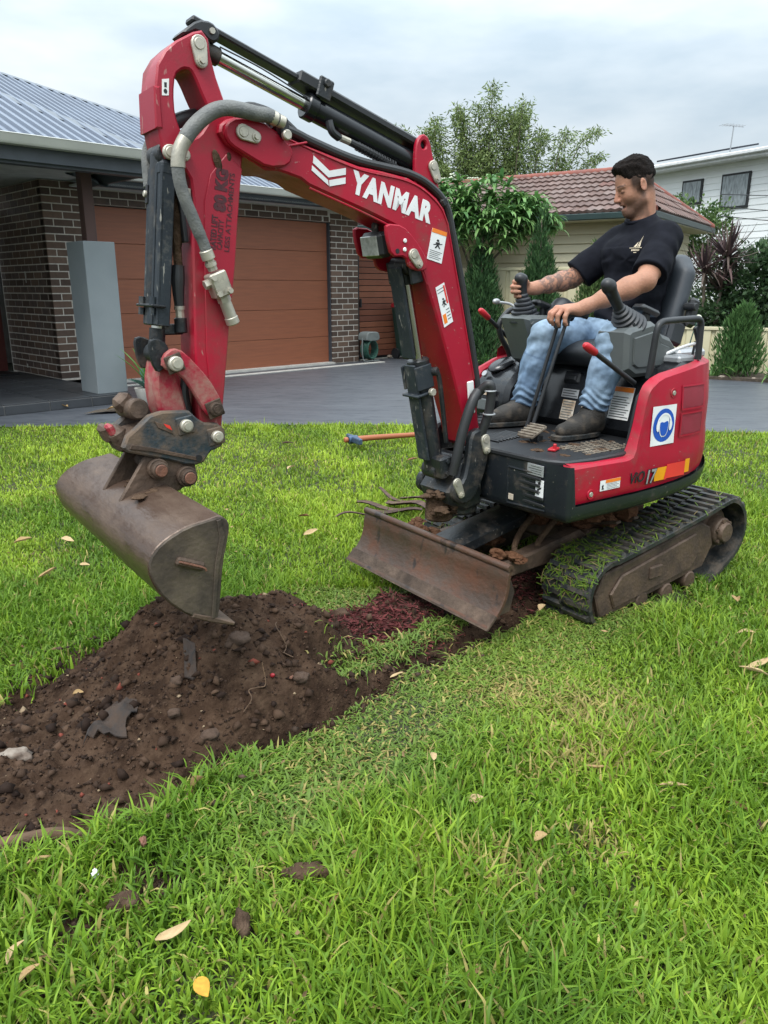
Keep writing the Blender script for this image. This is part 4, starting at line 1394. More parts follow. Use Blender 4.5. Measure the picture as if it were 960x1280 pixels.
# ---- arm ram: barrel, rod, sliding guards
A0, A1 = Vector((0.915, 0, 1.583)), Vector((1.683, 0, 1.826))
ax = (A1 - A0).normalized(); up_ = Vector((-ax.z, 0, ax.x))
if up_.z < 0: up_ = -up_
L = (A1 - A0).length
b = MB().cyl(A0 + ax * 0.02, A0 + ax * 0.455, 0.034, seg=24, ch=0.004)
b.cyl(A0 + ax * 0.425, A0 + ax * 0.462, 0.039, seg=24, ch=0.004)
b.cyl(A0 + Vector((0, -0.03, 0)), A0 + Vector((0, 0.03, 0)), 0.03, seg=20, ch=0.003)
barrel = part('arm_cylinder', b, 'black_gloss')
b = MB().cyl(A0 + ax * 0.455, A1 - ax * 0.05, 0.0185, seg=20)
part('arm_rod', b, 'chrome')
b = MB().cyl(A1 - ax * 0.065, A1, 0.024, seg=18, ch=0.003)
b.cyl(A1 + Vector((0, -0.03, 0)), A1 + Vector((0, 0.03, 0)), 0.028, seg=20, ch=0.003)
part('rod_eye', b, 'dark_casting')
R_ = Matrix((ax, Vector((0, 1, 0)), up_)).transposed()
b = MB().box(A0 + ax * 0.235 + up_ * 0.056, (0.43, 0.066, 0.026), R_, 0.006)
b.box(A0 + ax * 0.47 + up_ * 0.055, (0.085, 0.075, 0.034), R_, 0.005)
part('ram_cover', b, 'black_plastic')
b = MB().box(A0 + ax * 0.66 + up_ * 0.052, (0.36, 0.052, 0.016), R_, 0.004)
part('rod_cover', b, 'black_plastic')
b = MB().tube([A0 + ax * 0.75 + up_ * 0.02 + Vector((0, 0.02, 0)), A0 + ax * 0.62 + up_ * 0.022 + Vector((0, 0.024, 0)), A0 + ax * 0.47 + up_ * 0.01 + Vector((0, 0.03, 0))], 0.0022, 6)
part('control_wire', b, 'black_plastic')
b = MB().cyl(A0 + ax * 0.425 + up_ * 0.07 + Vector((0, 0.02, 0)), A0 + ax * 0.425 + up_ * 0.07 + Vector((0, 0.05, 0)), 0.012, seg=14, ch=0.003)
b.box(A0 + ax * 0.425 + up_ * 0.055 + Vector((0, 0.036, 0)), (0.05, 0.012, 0.06), R_, 0.004)
part('cover_clamp', b, 'dark_casting')
b = MB().tube([A0 + ax * 0.385 - up_ * 0.02 + Vector((0, 0.03, 0)), A0 + ax * 0.37 - up_ * 0.045 + Vector((0, 0.035, 0)), A0 + ax * 0.34 - up_ * 0.05 + Vector((0, 0.03, 0))], 0.012, 10)
h = part('hose_elbow', b, 'black_plastic')
b = MB().cyl(A0 + ax * 0.335 - up_ * 0.048 + Vector((0, 0.029, 0)), A0 + ax * 0.30 - up_ * 0.045 + Vector((0, 0.027, 0)), 0.0105, seg=10)
part('hose_fitting', b, 'zinc', h)
b = MB().tube([A0 + ax * 0.30 - up_ * 0.045 + Vector((0, 0.027, 0)), A0 + ax * 0.2 - up_ * 0.042 + Vector((0, 0.022, 0)), A0 + ax * 0.08 - up_ * 0.05 + Vector((0, 0.02, 0)), (0.93, 0.01, 1.525)], 0.011, 10)
for k in range(14):
    c = A0 + ax * (0.12 + 0.011 * k) - up_ * 0.043 + Vector((0, 0.021, 0))
    b.cyl(c, c + ax * 0.004, 0.0145, seg=10)
part('ram_hose', b, 'hose_rubber')
# hose run along the back of the boom
for (y, r, off) in ((0.062, 0.013, 0.012), (0.03, 0.012, 0.014), (-0.03, 0.012, 0.014)):
    run = [(1.50, 1.628), (1.43, 1.612), (1.364, 1.592), (1.213, 1.556), (1.023, 1.535), (0.93, 1.503), (0.872, 1.455), (0.842, 1.37), (0.793, 1.199), (0.75, 1.03), (0.716, 0.892), (0.70, 0.80)]
    run = [Vector((x, y, z)) for x, z in run]
    q = []
    for i, p_ in enumerate(run):
        t = (run[min(i + 1, len(run) - 1)] - run[max(i - 1, 0)]).normalized()
        nn = Vector((t.z, 0, -t.x))
        if nn.dot(p_ - Vector((1.1, y, 1.2))) < 0:
            nn = -nn
        q.append(p_ + nn * (off + r * 0.5))
    b = MB().tube(q, r, 10, 6)
    part('boom_hose', b, 'hose_rubber', boom)
b = MB().box((0.868, 0.05, 1.475), (0.03, 0.05, 0.03), Matrix.Rotation(0.6, 3, 'Y'), 0.006)
part('hose_clamp', b, 'dark_casting', boom)
# slack hose at the boom foot, with two rings
b = MB().tube([(0.720, 0.10, 0.83), (0.700, 0.135, 0.865), (0.690, 0.14, 0.84), (0.69, 0.13, 0.76), (0.705, 0.11, 0.68)], 0.017, 12)
part('slack_hose', b, 'hose_rubber')
b = MB().tube([(0.722, 0.105, 0.838), (0.755, 0.11, 0.80), (0.79, 0.105, 0.70), (0.812, 0.10, 0.60), (0.82, 0.09, 0.54)], 0.019, 12)
part('slack_hose', b, 'hose_rubber')
for (z, x) in ((0.842, 0.692), (0.757, 0.692)):
    b = MB().tube([(x + 0.021 * cos(a), 0.135 + 0.021 * sin(a), z) for a in np.linspace(0, 2 * pi, 17)], 0.0035, 6, smooth=False)
    part('hose_ring', b, 'silver_decal')
b = MB().box((0.735, 0.0825, 0.815), (0.03, 0.008, 0.12), Matrix.Rotation(0.12, 3, 'Y'), 0.003)
part('hose_bracket', b, 'white_decal')

# ---- swing post, boom foot
sw = MB()
for s in (-1, 1):
    sw.prism(smooth_poly([(0.762, 0.690), (0.715, 0.706), (0.678, 0.685), (0.668, 0.60), (0.69, 0.52), (0.735, 0.44), (0.79, 0.42), (0.838, 0.455), (0.83, 0.505), (0.79, 0.515), (0.772, 0.59)]), s * 0.086, s * 0.122, 0.008)
sw.prism([(0.67, 0.40), (0.67, 0.60), (0.74, 0.60), (0.80, 0.52), (0.84, 0.47), (0.82, 0.42), (0.75, 0.385)], -0.09, 0.09, 0.012)
sw.cyl((0.715, 0, 0.36), (0.715, 0, 0.60), 0.075, seg=24, ch=0.01)
sw.box((0.665, 0, 0.52), (0.06, 0.16, 0.18), None, 0.01)
swing = part('swing_post', sw, 'dark_casting')
pin_plate((0.698, 0.662), (0.690, 0.622), 0.122, 0.010, 0.02, exc)
pin_plate((0.828, 0.515), (0.806, 0.468), 0.122, 0.008, 0.018, exc)
b = MB().cyl((0.80, -0.01, 0.34), (0.80, -0.01, 0.46), 0.055, 0.05, seg=20, ch=0.008)
for i in range(16):
    b.blob((random.uniform(0.76, 0.86), random.uniform(-0.06, 0.07), random.uniform(0.36, 0.46)), (random.uniform(.012, .032), random.uniform(.012, .03), random.uniform(.008, .022)), i, 0.5)
part('post_foot', b, 'mud')['kind'] = 'stuff'
b = MB().box((0.838, 0.045, 0.565), (0.055, 0.075, 0.085), Matrix.Rotation(0.2, 3, 'Y'), 0.008)
for z in (0.59, 0.545):
    b.cyl((0.842, 0.080, z), (0.842, 0.092, z), 0.008, seg=8)
part('ram_clevis', b, 'dark_casting')

# ---- boom ram with its guard
C0, C1 = Vector((0.835, 0, 0.545)), Vector((0.985, 0, 1.270))
ax = (C1 - C0).normalized(); fw = Vector((ax.z, 0, -ax.x))
b = MB().cyl(C0, C0 + ax * 0.40, 0.036, seg=24, ch=0.004)
b.cyl(C0 + Vector((0, -0.04, 0)), C0 + Vector((0, 0.04, 0)), 0.034, seg=18, ch=0.003)
b.cyl(C0 + ax * 0.375, C0 + ax * 0.42, 0.041, seg=24, ch=0.004)
part('boom_cylinder', b, 'dark_casting')
b = MB().cyl(C0 + ax * 0.41, C1, 0.0185, seg=20)
part('boom_rod', b, 'chrome')
b = MB().cyl(C1 + Vector((0, -0.05, 0)), C1 + Vector((0, 0.05, 0)), 0.03, seg=20, ch=0.003)
b.cyl(C1 - ax * 0.06, C1, 0.026, seg=16)
part('rod_eye', b, 'dark_casting')
R_ = Matrix((fw, Vector((0, 1, 0)), ax)).transposed()
def guard(u0, u1, f0, f1, w, name, m, parent=exc, ch=0.005):
    c = C0 + ax * ((u0 + u1) / 2) + fw * ((f0 + f1) / 2)
    q = MB().box(c, (f1 - f0, w, u1 - u0), R_, ch)
    return part(name, q, m, parent)
guard(0.43, 0.745, 0.030, 0.042, 0.074, 'rod_guard', 'guard_grey')
g_ = guard(0.05, 0.41, 0.034, 0.044, 0.066, 'ram_guard', 'guard_grey')
guard(0.05, 0.41, 0.0, 0.036, 0.010, 'guard_rib', 'guard_grey', g_)
b = MB()
for s in (-1, 1):
    c = C0 + ax * 0.36 + fw * 0.012 + Vector((0, s * 0.040, 0))
    b.box(c, (0.075, 0.008, 0.085), R_, 0.003)
c = C0 + ax * 0.30 + fw * 0.015
b.box(c, (0.09, 0.092, 0.010), R_, 0.003)
part('guard_clamp', b, 'guard_grey', g_)
b = MB().cyl(C0 + ax * 0.305 + Vector((0, 0.05, 0)), C0 + ax * 0.305 + Vector((0, 0.066, 0)), 0.014, seg=8, ch=0.002)
part('bolt', b, 'zinc', g_)
b = MB().cyl(C0 + ax * 0.37 - fw * 0.028 + Vector((0, 0.03, 0)), C0 + ax * 0.37 - fw * 0.04 + Vector((0, 0.055, 0)), 0.016, seg=12, ch=0.003)
b.tube([C0 + ax * 0.37 - fw * 0.04 + Vector((0, 0.05, 0)), C0 + ax * 0.32 - fw * 0.045 + Vector((0, 0.05, 0)), C0 + ax * 0.1 - fw * 0.04 + Vector((0, 0.045, 0))], 0.009, 8)
part('ram_pipe', b, 'dark_casting')
for s in (-1, 1):
    b = MB().box(C1 - ax * 0.02 + Vector((0, s * 0.062, 0)) + fw * 0.0, (0.05, 0.012, 0.075), R_, 0.004)
    part('ram_ear', b, 'dark_casting')

# ---- arm (dipper) with its open head
arm_o = [(1.714, 1.842), (1.689, 1.850), (1.672, 1.832), (1.669, 1.793), (1.656, 1.743), (1.637, 1.692), (1.617, 1.662), (1.595, 1.640), (1.575, 1.615), (1.585, 1.57), (1.590, 1.549), (1.602, 1.462), (1.614, 1.375), (1.629, 1.256), (1.642, 1.177), (1.653, 1.122), (1.669, 1.005), (1.682, 0.918), (1.691, 0.861), (1.699, 0.804), (1.712, 0.770), (1.735, 0.760), (1.757, 0.772), (1.765, 0.80), (1.768, 0.87), (1.767, 1.025), (1.760, 1.178), (1.752, 1.341), (1.741, 1.426), (1.746, 1.484), (1.761, 1.508), (1.790, 1.528), (1.812, 1.530), (1.820, 1.552), (1.826, 1.585), (1.833, 1.638), (1.828, 1.695), (1.818, 1.751), (1.794, 1.787), (1.763, 1.814)]
hole = smooth_poly([(1.748, 1.752), (1.728, 1.752), (1.715, 1.730), (1.700, 1.695), (1.682, 1.660), (1.684, 1.633), (1.712, 1.595), (1.739, 1.582), (1.765, 1.598), (1.778, 1.640), (1.778, 1.690), (1.770, 1.735)])
m = MB().prism(arm_o, -0.058, 0.058, 0.005, holes=[hole])
arm = part('arm', m, 'red_arm', exc, 30)
sp = MB().prism([(1.595, 1.52), (1.606, 1.462), (1.618, 1.375), (1.633, 1.256), (1.656, 1.122), (1.686, 0.918), (1.70, 0.83), (1.728, 0.83), (1.735, 1.02), (1.725, 1.25), (1.712, 1.43), (1.69, 1.50), (1.64, 1.555)], 0.057, 0.0625, 0.002)
part('side_plate', sp, 'red_arm', arm)
st = part('sticker', MB().prism([(1.808, 1.718), (1.789, 1.722), (1.793, 1.682), (1.811, 1.680)], 0.058, 0.0592, 0), 'white_decal', arm, 0)
part('pictogram', MB().prism([(1.803, 1.712), (1.796, 1.712), (1.797, 1.700), (1.803, 1.700)], 0.059, 0.0597, 0).prism([(1.801 + 0.005 * cos(a), 1.691 + 0.006 * sin(a)) for a in np.linspace(0, 2 * pi, 10, endpoint=False)], 0.059, 0.0597, 0), 'ink', st, 0)
pl_ = MB().prism([(1.836, 1.60), (1.832, 1.70), (1.815, 1.70), (1.815, 1.60)], -0.062, 0.062, 0.004)
part('head_plate', pl_, 'red_arm', arm)
pin_plate((1.703, 1.814), (1.699, 1.774), 0.058, 0.011, 0.0215)
pin_plate((1.803, 1.545), (1.762, 1.541), 0.058, 0.012, 0.019)
br_ = MB().prism(smooth_poly([(1.735, 1.846), (1.69, 1.880), (1.650, 1.882), (1.628, 1.862), (1.632, 1.838), (1.655, 1.830), (1.69, 1.856), (1.725, 1.838)]), -0.05, 0.036, 0.005)
q = part('cover_bracket', br_, 'black_plastic')
b = MB().cyl((1.652, 0.036, 1.858), (1.652, 0.042, 1.858), 0.008, seg=8)
part('bolt', b, 'zinc', q)
# stencilled lettering up the arm
T0, T1 = Vector((1.668, 0.0632, 1.30)), Vector((1.636, 0.0632, 1.52))
rt = (T1 - T0).normalized(); upv = Vector((0, 1, 0)).cross(rt)
def arm_text(s, u, v, size, bold, width):
    me = text_mesh(s, size, 'dark_print', bold=bold)
    xs = [q.co.x for q in me.vertices]
    me.transform(Matrix.Diagonal((width / (max(xs) - min(xs)), 1, 1, 1)))
    place_flat(me, 'lettering', arm, T0 + rt * u + upv * v, rt, upv)
arm_text('RATED LIFT', 0.045, 0.029, 0.024, 0.0008, 0.092)
arm_text('CAPACITY', 0.042, 0.0095, 0.022, 0.0004, 0.080)
arm_text('80 KG', 0.160, 0.016, 0.046, 0.0030, 0.112)
arm_text('LESS ATTACHMENTS', 0.105, -0.013, 0.021, 0.0002, 0.21)
wr = MB().ell((1.668, 0.0615, 1.535), (0.012, 0.003, 0.03), Matrix.Rotation(0.3, 3, 'Y'), 12, 6)
wr.ell((1.633, 0.0615, 1.548), (0.007, 0.003, 0.012), None, 10, 6)
part('grease_mark', wr, 'mud', arm)
# big sleeved hose looping over the arm to the valve block
hp = [(1.50, 0.105, 1.648), (1.53, 0.105, 1.656), (1.569, 0.11, 1.656), (1.607, 0.115, 1.658), (1.659, 0.118, 1.658), (1.703, 0.118, 1.643), (1.746, 0.115, 1.61), (1.776, 0.112, 1.574), (1.794, 0.11, 1.541), (1.80, 0.108, 1.504), (1.796, 0.106, 1.462), (1.783, 0.104, 1.42), (1.769, 0.102, 1.388), (1.753, 0.10, 1.35), (1.738, 0.098, 1.317), (1.729, 0.096, 1.288)]
b = MB().tube(hp, 0.0172, 14, 6, rfun=lambda t: 1.16 if 0.04 < t < 0.47 else (1.0 if t < .9 else .92))
hs = part('sleeved_hose', b, 'hose_sleeve')
b = MB()
cm = catmull(hp, 14)
for i in range(len(cm)):
    t = i / len(cm)
    if 0.45 < t < 0.60:
        d = (cm[min(i + 1, len(cm) - 1)] - cm[i - 1]).normalized()
        b.cyl(cm[i] - d * 0.0011, cm[i] + d * 0.0011, 0.0192, seg=14)
part('spring_guard', b, 'zinc', hs)
b = MB()
for (i0, r) in ((1, 0.019), (4, 0.0215)):
    p_ = Vector(hp[0]).lerp(Vector(hp[1]), 0.0)
    d = (Vector(hp[1]) - Vector(hp[0])).normalized()
    b.cyl(p_ - d * (0.028 - 0.008 * i0), p_ - d * (0.008 - 0.008 * i0), r * 0.9, seg=12, ch=0.002)
part('hose_fitting', b, 'zinc', hs)
b = MB()
d = (Vector(hp[-1]) - Vector(hp[-3])).normalized()
p_ = Vector(hp[-1])
b.cyl(p_ - d * 0.012, p_ + d * 0.014, 0.019, seg=14, ch=0.002)
b.cyl(p_ + d * 0.012, p_ + d * 0.045, 0.0135, seg=6)
b.cyl(p_ + d * 0.022, p_ + d * 0.032, 0.0165, seg=14)
part('hose_fitting', b, 'zinc', hs)
p2 = p_ + d * 0.085
R_ = Matrix((Vector((-d.z, 0, d.x)), Vector((0, 1, 0)), d)).transposed()
b = MB().box(p2, (0.052, 0.05, 0.068), R_, 0.004)
vb = part('valve_block', b, 'zinc')
b = MB()
for (u, w) in ((-0.016, 0.024), (0.017, -0.024), (0.018, 0.022)):
    c = p2 + R_ @ Vector((u, 0.025, w))
    b.cyl(c, c + Vector((0, 0.008, 0)), 0.008, seg=6)
c = p2 + R_ @ Vector((0.026, 0.0, -0.012))
b.cyl(c, c + R_ @ Vector((0.014, 0, 0)), 0.013, seg=6)
part('bolt', b, 'zinc', vb)
b = MB().cyl(p2 + d * 0.03, p2 + d * 0.10, 0.0165, 0.0175, seg=16, ch=0.002)
b.cyl(p2 + d * 0.095, p2 + d * 0.118, 0.0195, seg=16, ch=0.003)
b.cyl(p2 + d * 0.03, p2 + d * 0.05, 0.0195, seg=6)
part('coupling', b, 'zinc', vb)
# hose from the far side, pipes in front of the arm
b = MB().tube([(1.50, -0.02, 1.66), (1.58, -0.03, 1.685), (1.66, -0.03, 1.665), (1.74, -0.02, 1.64), (1.79, -0.03, 1.60), (1.80, -0.06, 1.55)], 0.020, 12)
part('sleeved_hose', b, 'hose_rubber')
b = MB().tube([(1.58, 0.05, 1.66), (1.54, 0.055, 1.68), (1.47, 0.05, 1.665), (1.40, 0.05, 1.62)], 0.014, 10)
b.tube([(1.60, 0.0, 1.665), (1.52, 0.0, 1.695), (1.42, 0.02, 1.65)], 0.014, 10)
part('boom_hose', b, 'hose_rubber')
b = MB().box((1.478, 0.092, 1.632), (0.03, 0.03, 0.05), Matrix.Rotation(0.25, 3, 'Y'), 0.004)
cl = part('hose_clamp', b, 'black_plastic')
b = MB().cyl((1.476, 0.1, 1.612), (1.476, 0.118, 1.612), 0.014, seg=16, ch=0.003)
part('bolt', b, 'zinc', cl)
b = MB().tube([(1.79, -0.07, 1.60), (1.808, -0.072, 1.578), (1.818, -0.072, 1.54), (1.82, -0.066, 1.47)], 0.016, 12)
part('sleeved_hose', b, 'hose_sleeve')
b = MB().tube([(1.775, 0.02, 1.44), (1.782, 0.02, 1.40), (1.785, 0.02, 1.32), (1.785, 0.02, 1.24)], 0.0125, 10, rfun=lambda t: 1.25 if .3 < t < .7 else 1)
part('ram_hose', b, 'mud')
b = MB().tube([(1.785, 0.02, 1.26), (1.79, 0.02, 1.20), (1.79, 0.02, 1.15)], 0.019, 10, rfun=lambda t: 1 - 0.4 * abs(t - .3))
part('ram_hose', b, 'hose_rubber')
b = MB().cyl((1.79, 0.02, 1.16), (1.79, 0.02, 1.115), 0.013, seg=8)
b.cyl((1.79, 0.02, 1.15), (1.79, 0.02, 1.14), 0.0155, seg=14)
part('hose_fitting', b, 'zinc')
b = MB().cyl((1.79, 0.02, 1.118), (1.79, 0.02, 1.075), 0.018, seg=14, ch=0.003)
b.box((1.81, 0.0, 1.085), (0.06, 0.03, 0.03), None, 0.004)
pass
part('ram_port', b, 'dark_casting')
b = MB().box((1.772, 0.03, 1.42), (0.012, 0.04, 0.20), Matrix.Rotation(0.06, 3, 'Y'), 0.003)
part('hose_guide', b, 'black_plastic', arm)
b = MB().cyl((1.755, 0.045, 1.46), (1.758, 0.045, 1.42), 0.011, seg=8)
part('hose_fitting', b, 'zinc')

# ---- bucket ram, boxed guard
D0, D1 = Vector((1.798, 0, 1.545)), Vector((1.860, 0, 1.020))
ax = (D0 - D1).normalized(); fw = Vector((ax.z, 0, -ax.x))
R_ = Matrix((fw, Vector((0, 1, 0)), ax)).transposed()
b = MB().cyl(D0, D0 - ax * 0.40, 0.034, seg=22, ch=0.003)
b.cyl(D0 + Vector((0, -0.045, 0)), D0 + Vector((0, 0.045, 0)), 0.032, seg=20, ch=0.003)
part('bucket_cylinder', b, 'dark_casting')
b = MB().cyl(D0 - ax * 0.39, D1, 0.0175, seg=18)
part('bucket_rod', b, 'chrome')
b = MB().cyl(D1 + Vector((0, -0.035, 0)), D1 + Vector((0, 0.035, 0)), 0.028, seg=18, ch=0.003)
b.cyl(D1, D1 + ax * 0.07, 0.0225, seg=16)
part('rod_eye', b, 'dark_casting')
def gbox(u0, u1, f0, f1, y0, y1, name, m, parent=exc, ch=0.004):
    f0 -= 0.020; f1 -= 0.020
    c = D0 - ax * ((u0 + u1) / 2) + fw * ((f0 + f1) / 2) + Vector((0, (y0 + y1) / 2, 0))
    q = MB().box(c, (f1 - f0, y1 - y0, u1 - u0), R_, ch)
    return part(name, q, m, parent)
gd = gbox(0.03, 0.452, 0.030, 0.044, -0.056, 0.056, 'ram_guard', 'guard_grey')
gbox(0.03, 0.452, 0.004, 0.042, 0.044, 0.056, 'guard_side', 'guard_grey', gd, 0.003)
gbox(0.03, 0.452, 0.004, 0.042, -0.056, -0.044, 'guard_side', 'guard_grey', gd, 0.003)
gbox(0.03, 0.45, 0.0435, 0.0475, -0.012, 0.030, 'guard_rib', 'guard_grey', gd, 0.0015)
gbox(0.02, 0.06, -0.008, 0.046, -0.03, 0.057, 'guard_head', 'guard_grey', gd, 0.008)
gbox(0.395, 0.402, 0.020, 0.060, -0.072, 0.065, 'guard_band', 'dark_casting', gd, 0.002)
for (y, f) in ((-0.045, 0.032), (0.045, 0.032)):
    c = D0 - ax * 0.375 + fw * f + Vector((0, y, 0))
    q = MB().cyl(c, c - ax * 0.022, 0.009, seg=8)
    c2 = D0 - ax * 0.405 + fw * f + Vector((0, y, 0))
    q.cyl(c2, c2 - ax * 0.02, 0.0085, seg=6)
    part('bolt', q, 'guard_grey', gd)
q = MB().box(D0 - ax * 0.10 + fw * 0.027 + Vector((0, -0.045, 0)), (0.004, 0.018, 0.05), R_, 0.0015)
part('guard_slot', q, 'ink', gd)
q = MB().cyl(D0 - ax * 0.10 + fw * 0.027 + Vector((0, -0.045, 0)), D0 - ax * 0.10 + fw * 0.036 + Vector((0, -0.045, 0)), 0.009, seg=12, ch=0.002)
part('bolt', q, 'zinc', gd)

# ---- bucket linkage
for s in (-1, 1):
    q = MB().prism(smooth_poly([(1.878, 0.985), (1.872, 1.020), (1.842, 1.040), (1.811, 1.028), (1.743, 0.950), (1.706, 0.880), (1.706, 0.838), (1.735, 0.828), (1.762, 0.850), (1.786, 0.900), (1.825, 0.965)], 1), s * 0.070, s * 0.090, 0.004)
    part('side_link', q, 'red_worn')
hub_pin(1.843, 0.997, 0.090, 0.021, 'zinc'); hub_pin(1.732, 0.861, 0.090, 0.020, 'rust_steel')
for (x, z) in ((1.843, 0.997), (1.732, 0.861)):
    q = MB().box((x, 0.092, z), (0.05, 0.006, 0.05), Matrix.Rotation(0.3, 3, 'Y'), 0.002)
    part('pin_keeper', q, 'rust_steel')
q = MB().prism(smooth_poly([(1.875, 1.005), (1.850, 1.022), (1.822, 1.005), (1.818, 0.95), (1.806, 0.90), (1.795, 0.84), (1.80, 0.805), (1.84, 0.80), (1.868, 0.815), (1.885, 0.87), (1.89, 0.94)], 1), -0.052, 0.052, 0.010)
part('bucket_link', q, 'red_worn')
for y in (-0.062, 0.062):
    q = MB().prism(smooth_poly([(1.905, 1.060), (1.880, 1.066), (1.850, 1.05), (1.845, 1.01), (1.86, 0.985), (1.885, 0.97), (1.90, 1.0)]), y - 0.007, y + 0.007, 0.003)
    part('rod_link', q, 'dark_casting')
q = MB().tube([(1.79, 0.03, 0.96), (1.80, 0.035, 0.90), (1.79, 0.03, 0.82)], 0.013, 8)
q.tube([(1.775, -0.01, 0.96), (1.785, 0.0, 0.90), (1.775, 0.0, 0.82)], 0.013, 8)
part('hitch_hose', q, 'hose_rubber')

# ---- quick hitch
hk = [(1.925, 0.858), (1.887, 0.866), (1.811, 0.862), (1.788, 0.838), (1.765, 0.822), (1.726, 0.817), (1.706, 0.798), (1.704, 0.766), (1.72, 0.747), (1.752, 0.738), (1.766, 0.722), (1.776, 0.708), (1.800, 0.702), (1.834, 0.708), (1.882, 0.727), (1.995, 0.762), (2.006, 0.776), (1.992, 0.806), (1.964, 0.826), (1.94, 0.846)]
for s in (-1, 1):
    q = MB().prism(hk, s * 0.062, s * 0.094, 0.005)
    h_ = part('hitch_plate', q, 'hitch_paint')
    q = MB().prism([(1.905, 0.822), (1.915, 0.842), (1.875, 0.825), (1.862, 0.80)], s * 0.094, s * 0.097, 0.001)
    part('worn_badge', q, 'dirty_decal' if s < 0 else 'rust_steel', h_)
    if s > 0:
        q = MB().prism([(1.882, 0.822), (1.890, 0.834), (1.872, 0.826), (1.866, 0.812)], s * 0.097, s * 0.0978, 0)
        part('badge_mark', q, 'red_decal', h_)
        q = MB().prism([(1.99, 0.772), (1.93, 0.758), (1.80, 0.716), (1.80, 0.727), (1.93, 0.770), (1.985, 0.784)], s * 0.094, s * 0.099, 0.001)
        part('hitch_edge', q, 'rust_steel', h_)
        q = MB().cyl((1.793, 0.094, 0.722), (1.793, 0.099, 0.722), 0.010, seg=14)
        part('hitch_hole', q, 'ink', h_)
hub_pin(1.826, 0.822, 0.094, 0.0185, 'zinc'); hub_pin(1.735, 0.781, 0.094, 0.0175, 'zinc')
for (x, z) in ((1.826, 0.822), (1.735, 0.781)):
    q = MB().box((x, 0.095, z), (0.05, 0.008, 0.052), Matrix.Rotation(0.15, 3, 'Y'), 0.003)
    part('pin_keeper', q, 'hitch_paint')
q = MB().box((1.90, 0, 0.80), (0.16, 0.122, 0.05), Matrix.Rotation(0.2, 3, 'Y'), 0.01)
q.box((1.985, -0.02, 0.785), (0.05, 0.10, 0.075), Matrix.Rotation(0.5, 3, 'Y'), 0.014)
q.cyl((1.94, -0.09, 0.862), (1.94, 0.05, 0.872), 0.03, seg=18, ch=0.005)
q.box((1.962, -0.02, 0.885), (0.055, 0.05, 0.05), Matrix.Rotation(0.7, 3, 'Y'), 0.014)
q.box((2.015, -0.03, 0.80), (0.03, 0.06, 0.055), Matrix.Rotation(0.4, 3, 'Y'), 0.01)
part('hitch_body', q, 'rust_steel')
q = MB().box((2.012, 0.005, 0.815), (0.02, 0.04, 0.035), Matrix.Rotation(0.4, 3, 'Y'), 0.006)
part('hitch_latch', q, 'red_worn')

# ---- bucket
sidep = [(1.914, 0.649), (1.888, 0.652), (1.870, 0.632), (1.874, 0.600), (1.894, 0.530), (1.913, 0.387), (1.928, 0.382), (1.990, 0.408), (2.051, 0.470), (2.080, 0.534), (2.080, 0.575), (2.046, 0.611), (1.982, 0.640)]
shell_c = catmull([(1.872, 0, 0.637), (1.893, 0, 0.654), (1.925, 0, 0.650), (1.985, 0, 0.640), (2.046, 0, 0.612), (2.077, 0, 0.577), (2.081, 0, 0.534), (2.052, 0, 0.470), (1.990, 0, 0.408), (1.935, 0, 0.378), (1.87, 0, 0.350)], 5)
oc = [(q.x, q.z) for q in shell_c]
ic = inset_poly(oc + [(1.9, 0.5)], 0.010 if poly_area(oc + [(1.9, 0.5)]) > 0 else 0.010)[:len(oc)]
q = MB()
q.prism(oc + ic[::-1], -0.455, 0.466, 0.0025)
bucket = part('bucket', q, 'bucket_steel', exc, 40)
for s, y in ((1, 0.466), (-1, -0.455)):
    q = MB().prism(smooth_poly(sidep), y - 0.007, y + 0.006, 0.003)
    bs = part('side_plate', q, 'bucket_side', bucket)
    if s > 0:
        q = MB().prism([(1.905, 0.645), (1.893, 0.648), (1.885, 0.60), (1.906, 0.52), (1.925, 0.388), (1.935, 0.388), (1.917, 0.53), (1.90, 0.60)], y + 0.005, y + 0.010, 0.002)
        part('weld_bead', q, 'bucket_side', bs)
        q = MB().box((1.982, y + 0.012, 0.548), (0.075, 0.016, 0.022), Matrix.Rotation(-0.42, 3, 'Y'), 0.005)
        part('name_plate', q, 'rust_steel', bs)
        q = MB().tube([(2.012, y + 0.021, 0.562), (1.955, y + 0.021, 0.536), (1.945, y + 0.021, 0.525)], 0.003, 6)
        q.box((1.985, y + 0.021, 0.55), (0.04, 0.003, 0.006), Matrix.Rotation(-0.42, 3, 'Y'))
        part('weld_bead', q, 'rust_pin', bs)
q = MB().prism([(1.985, 0.404), (1.935, 0.378), (1.874, 0.353), (1.871, 0.361), (1.93, 0.392), (1.98, 0.414)], -0.462, 0.474, 0.0025)
part('cutting_edge', q, 'rust_steel', bucket)
for y in (-0.085, 0.072):
    q = MB().prism([(2.030, 0.618), (2.005, 0.655), (1.948, 0.738), (1.925, 0.748), (1.80, 0.705), (1.795, 0.672), (1.815, 0.652), (1.852, 0.630), (1.95, 0.632)], y - 0.008, y + 0.009, 0.003)
    part('ear', q, 'rust_steel', bucket)
for (x, z, r) in ((1.914, 0.705, 0.0235), (1.831, 0.672, 0.0235)):
    q = MB().cyl((x, 0.08, z), (x, 0.118, z), r, seg=20, ch=0.003)
    q.cyl((x, 0.082, z), (x, 0.10, z), r * 1.28, seg=20, ch=0.002)
    pb = part('pivot_pin', q, 'rust_steel', bucket)
    q = MB().cyl((x, 0.118, z), (x, 0.124, z), r * 0.75, seg=20, ch=0.002)
    part('pin_end', q, 'rust_pin', pb)
    q = MB().cyl((x, -0.12, z), (x, 0.09, z), r * 0.7, seg=16)
    part('pin_shaft', q, 'rust_steel', pb)
q = MB()
